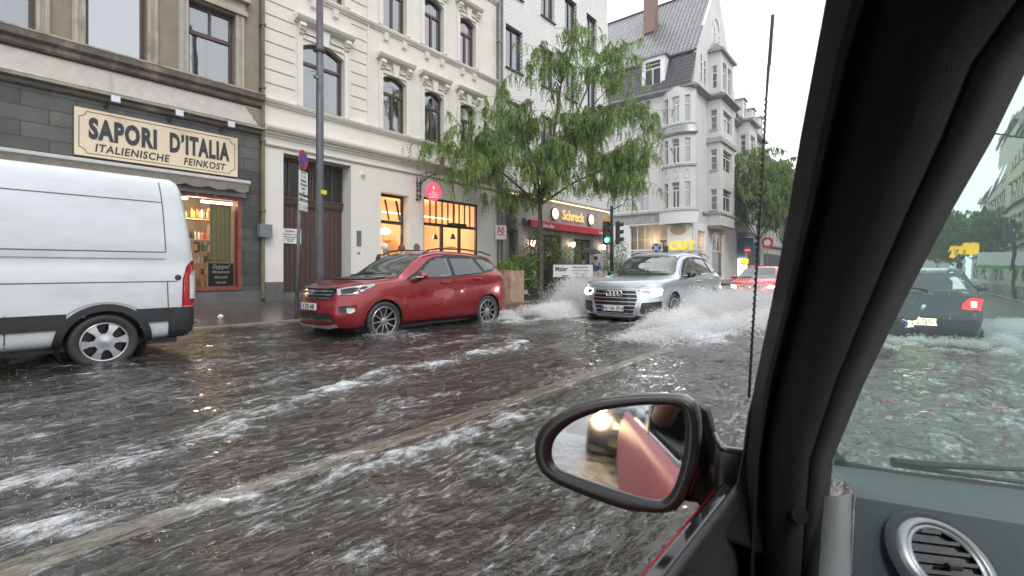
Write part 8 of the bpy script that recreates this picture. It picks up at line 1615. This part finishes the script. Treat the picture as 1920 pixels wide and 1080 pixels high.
# wet windscreen: faint green tint, film of running water that bends the view slightly
wg = bpy.data.materials.new('wet_windscreen'); wg.use_nodes = True; n = wg.node_tree; n.nodes.clear(); out = n.nodes.new('ShaderNodeOutputMaterial'); rf = n.nodes.new('ShaderNodeBsdfRefraction'); rf.inputs['IOR'].default_value = 1.012; rf.inputs['Color'].default_value = (.62, .80, .75, 1); rf.inputs['Roughness'].default_value = .008
t_ = noise_node(n, 1, 3, stretch=(16, 16, 6)); bpw = n.nodes.new('ShaderNodeBump'); bpw.inputs['Strength'].default_value = .35; bpw.inputs['Distance'].default_value = .010; n.links.new(t_.outputs[0], bpw.inputs['Height']); n.links.new(bpw.outputs[0], rf.inputs['Normal'])
df = n.nodes.new('ShaderNodeBsdfTranslucent'); df.inputs[0].default_value = (.55, .68, .66, 1); mx = n.nodes.new('ShaderNodeMixShader'); mx.inputs[0].default_value = .13; n.links.new(rf.outputs[0], mx.inputs[1]); n.links.new(df.outputs[0], mx.inputs[2]); n.links.new(mx.outputs[0], out.inputs[0])
m = MB(); m.v = [tuple(p) for p in SCREEN]; m.f = [(0, 1, 2, 3)]; PO(m.build('windscreen', wg))
# unseen roof lining, closed far side and rear added to keep the cabin dark
m = MB(); m.box(-.10, 1.25, -1.9, .34, 1.50, 1.53); PO(m.build('roof_lining', 'trimgrey')); m = MB(); m.box(-.16, 1.3, -1.9, -1.85, .3, 1.5); PO(m.build('rear_blocker', 'cabin')); m = MB(); m.box(1.25, 1.3, -1.9, 1.3, .3, 1.5); PO(m.build('far_side_blocker', 'cabin')); m = MB(); m.box(-.1, 1.3, -1.9, .8, .1, .15); PO(m.build('cabin_floor', 'cabin'))
m = MB(); m.tube([tuple(ANT[0]), tuple(ANT[1]), tuple(ANT[2]), tuple(ANT[3])], [.003, .0025, .0022, .0022], 8); m.tube([tuple(ANT[3]), tuple(ANT[4]), tuple(ANT[5]), tuple(ANT[6])], [.0025, .0036, .0040, .0038], 10)
hx = []; A0, A3 = Vector(ANT[0]), Vector(ANT[3])
for k in range(420): u = k/419; c = A0.lerp(A3, u); hx.append(c+Vector((.0033*math.cos(k*.75), .0033*math.sin(k*.75), 0)))
m.tube(hx, .0012, 4, False); PO(m.build('aerial', 'black'))
# photographer's bare forearm at the open window, visible only in the mirror
pa = thing('person', 'bare forearm and hand of the photographer, seen reflected in the door mirror', 'person', (-.1, -.3, .8)); PP = bldpart(pa)
def chainskin(nm, verts, edges, rad, mt):
    me = bpy.data.meshes.new(nm); me.from_pydata(verts, edges, []); o = bpy.data.objects.new(nm, me); COL.objects.link(o); sk = o.modifiers.new('skin', 'SKIN'); sk.use_smooth_shade = True
    for sv, r_ in zip(me.skin_vertices[0].data, rad): sv.radius = (r_, r_)
    me.skin_vertices[0].data[0].use_root = True; sb = o.modifiers.new('sub', 'SUBSURF'); sb.levels = 2; sb.render_levels = 2; me.materials.append(mt); return PP(o)
V_ = [(-.10, -.74, .98), (-.165, -.50, .86), (-.185, -.40, .845), (-.165, -.28, .92), (-.13, -.17, 1.01), (-.115, -.13, 1.04), (-.095, -.09, 1.075)]; E_ = [(i, i+1) for i in range(6)]; rd_ = [.052, .046, .043, .044, .029, .026, .034]
for k, (dx, dz) in enumerate(((.0, .052), (.012, .036), (.02, .018), (.022, .0))):
    b0 = len(V_); base = Vector((-.075, -.065, 1.07+dz*.6)); V_ += [tuple(base+Vector((dx*.3, .012, dz*.5))), tuple(base+Vector((.022+dx, .022, dz*.5+.006))), tuple(base+Vector((.040+dx, .012, dz*.4+.004))), tuple(base+Vector((.046+dx, -.006, dz*.35)))]; rd_ += [.0095, .009, .008, .007]; E_ += [(6, b0), (b0, b0+1), (b0+1, b0+2), (b0+2, b0+3)]
b0 = len(V_); V_ += [(-.10, -.105, 1.045), (-.072, -.105, 1.035), (-.050, -.095, 1.045)]; rd_ += [.013, .010, .008]; E_ += [(6, b0), (b0, b0+1), (b0+1, b0+2)]
chainskin('body', V_, E_, rd_, mat('forearm_skin', (.50, .29, .21), .5, var=.06))
chainskin('sleeve', [(-.02, -.95, 1.12), (-.07, -.82, 1.03), (-.12, -.68, .95)], [(0, 1), (1, 2)], [.09, .07, .062], mat('dark_sleeve', (.02, .022, .03), .8))
hatch('following_car', 'car with warm headlights behind us, seen only in the door mirror', (.12, -6.0, -.12), PI, 'paint_blue', 'front', 'K RT 18')
for x_ in (-.50,): point((x_, -5.75, .52), 34, (1, .68, .36), .10)
hz = MB(); hz.box(-145, 145, -60, 260, -1.2, 33); hm = bpy.data.materials.new('rain_haze'); hm.use_nodes = True; n = hm.node_tree; n.nodes.clear(); o_ = n.nodes.new('ShaderNodeOutputMaterial'); pv = n.nodes.new('ShaderNodeVolumePrincipled')
pv.inputs['Color'].default_value = (.93, .95, .97, 1); pv.inputs['Density'].default_value = .0009; n.links.new(pv.outputs[0], o_.inputs['Volume'])
tag(hz.build('haze', hm), kind='stuff')
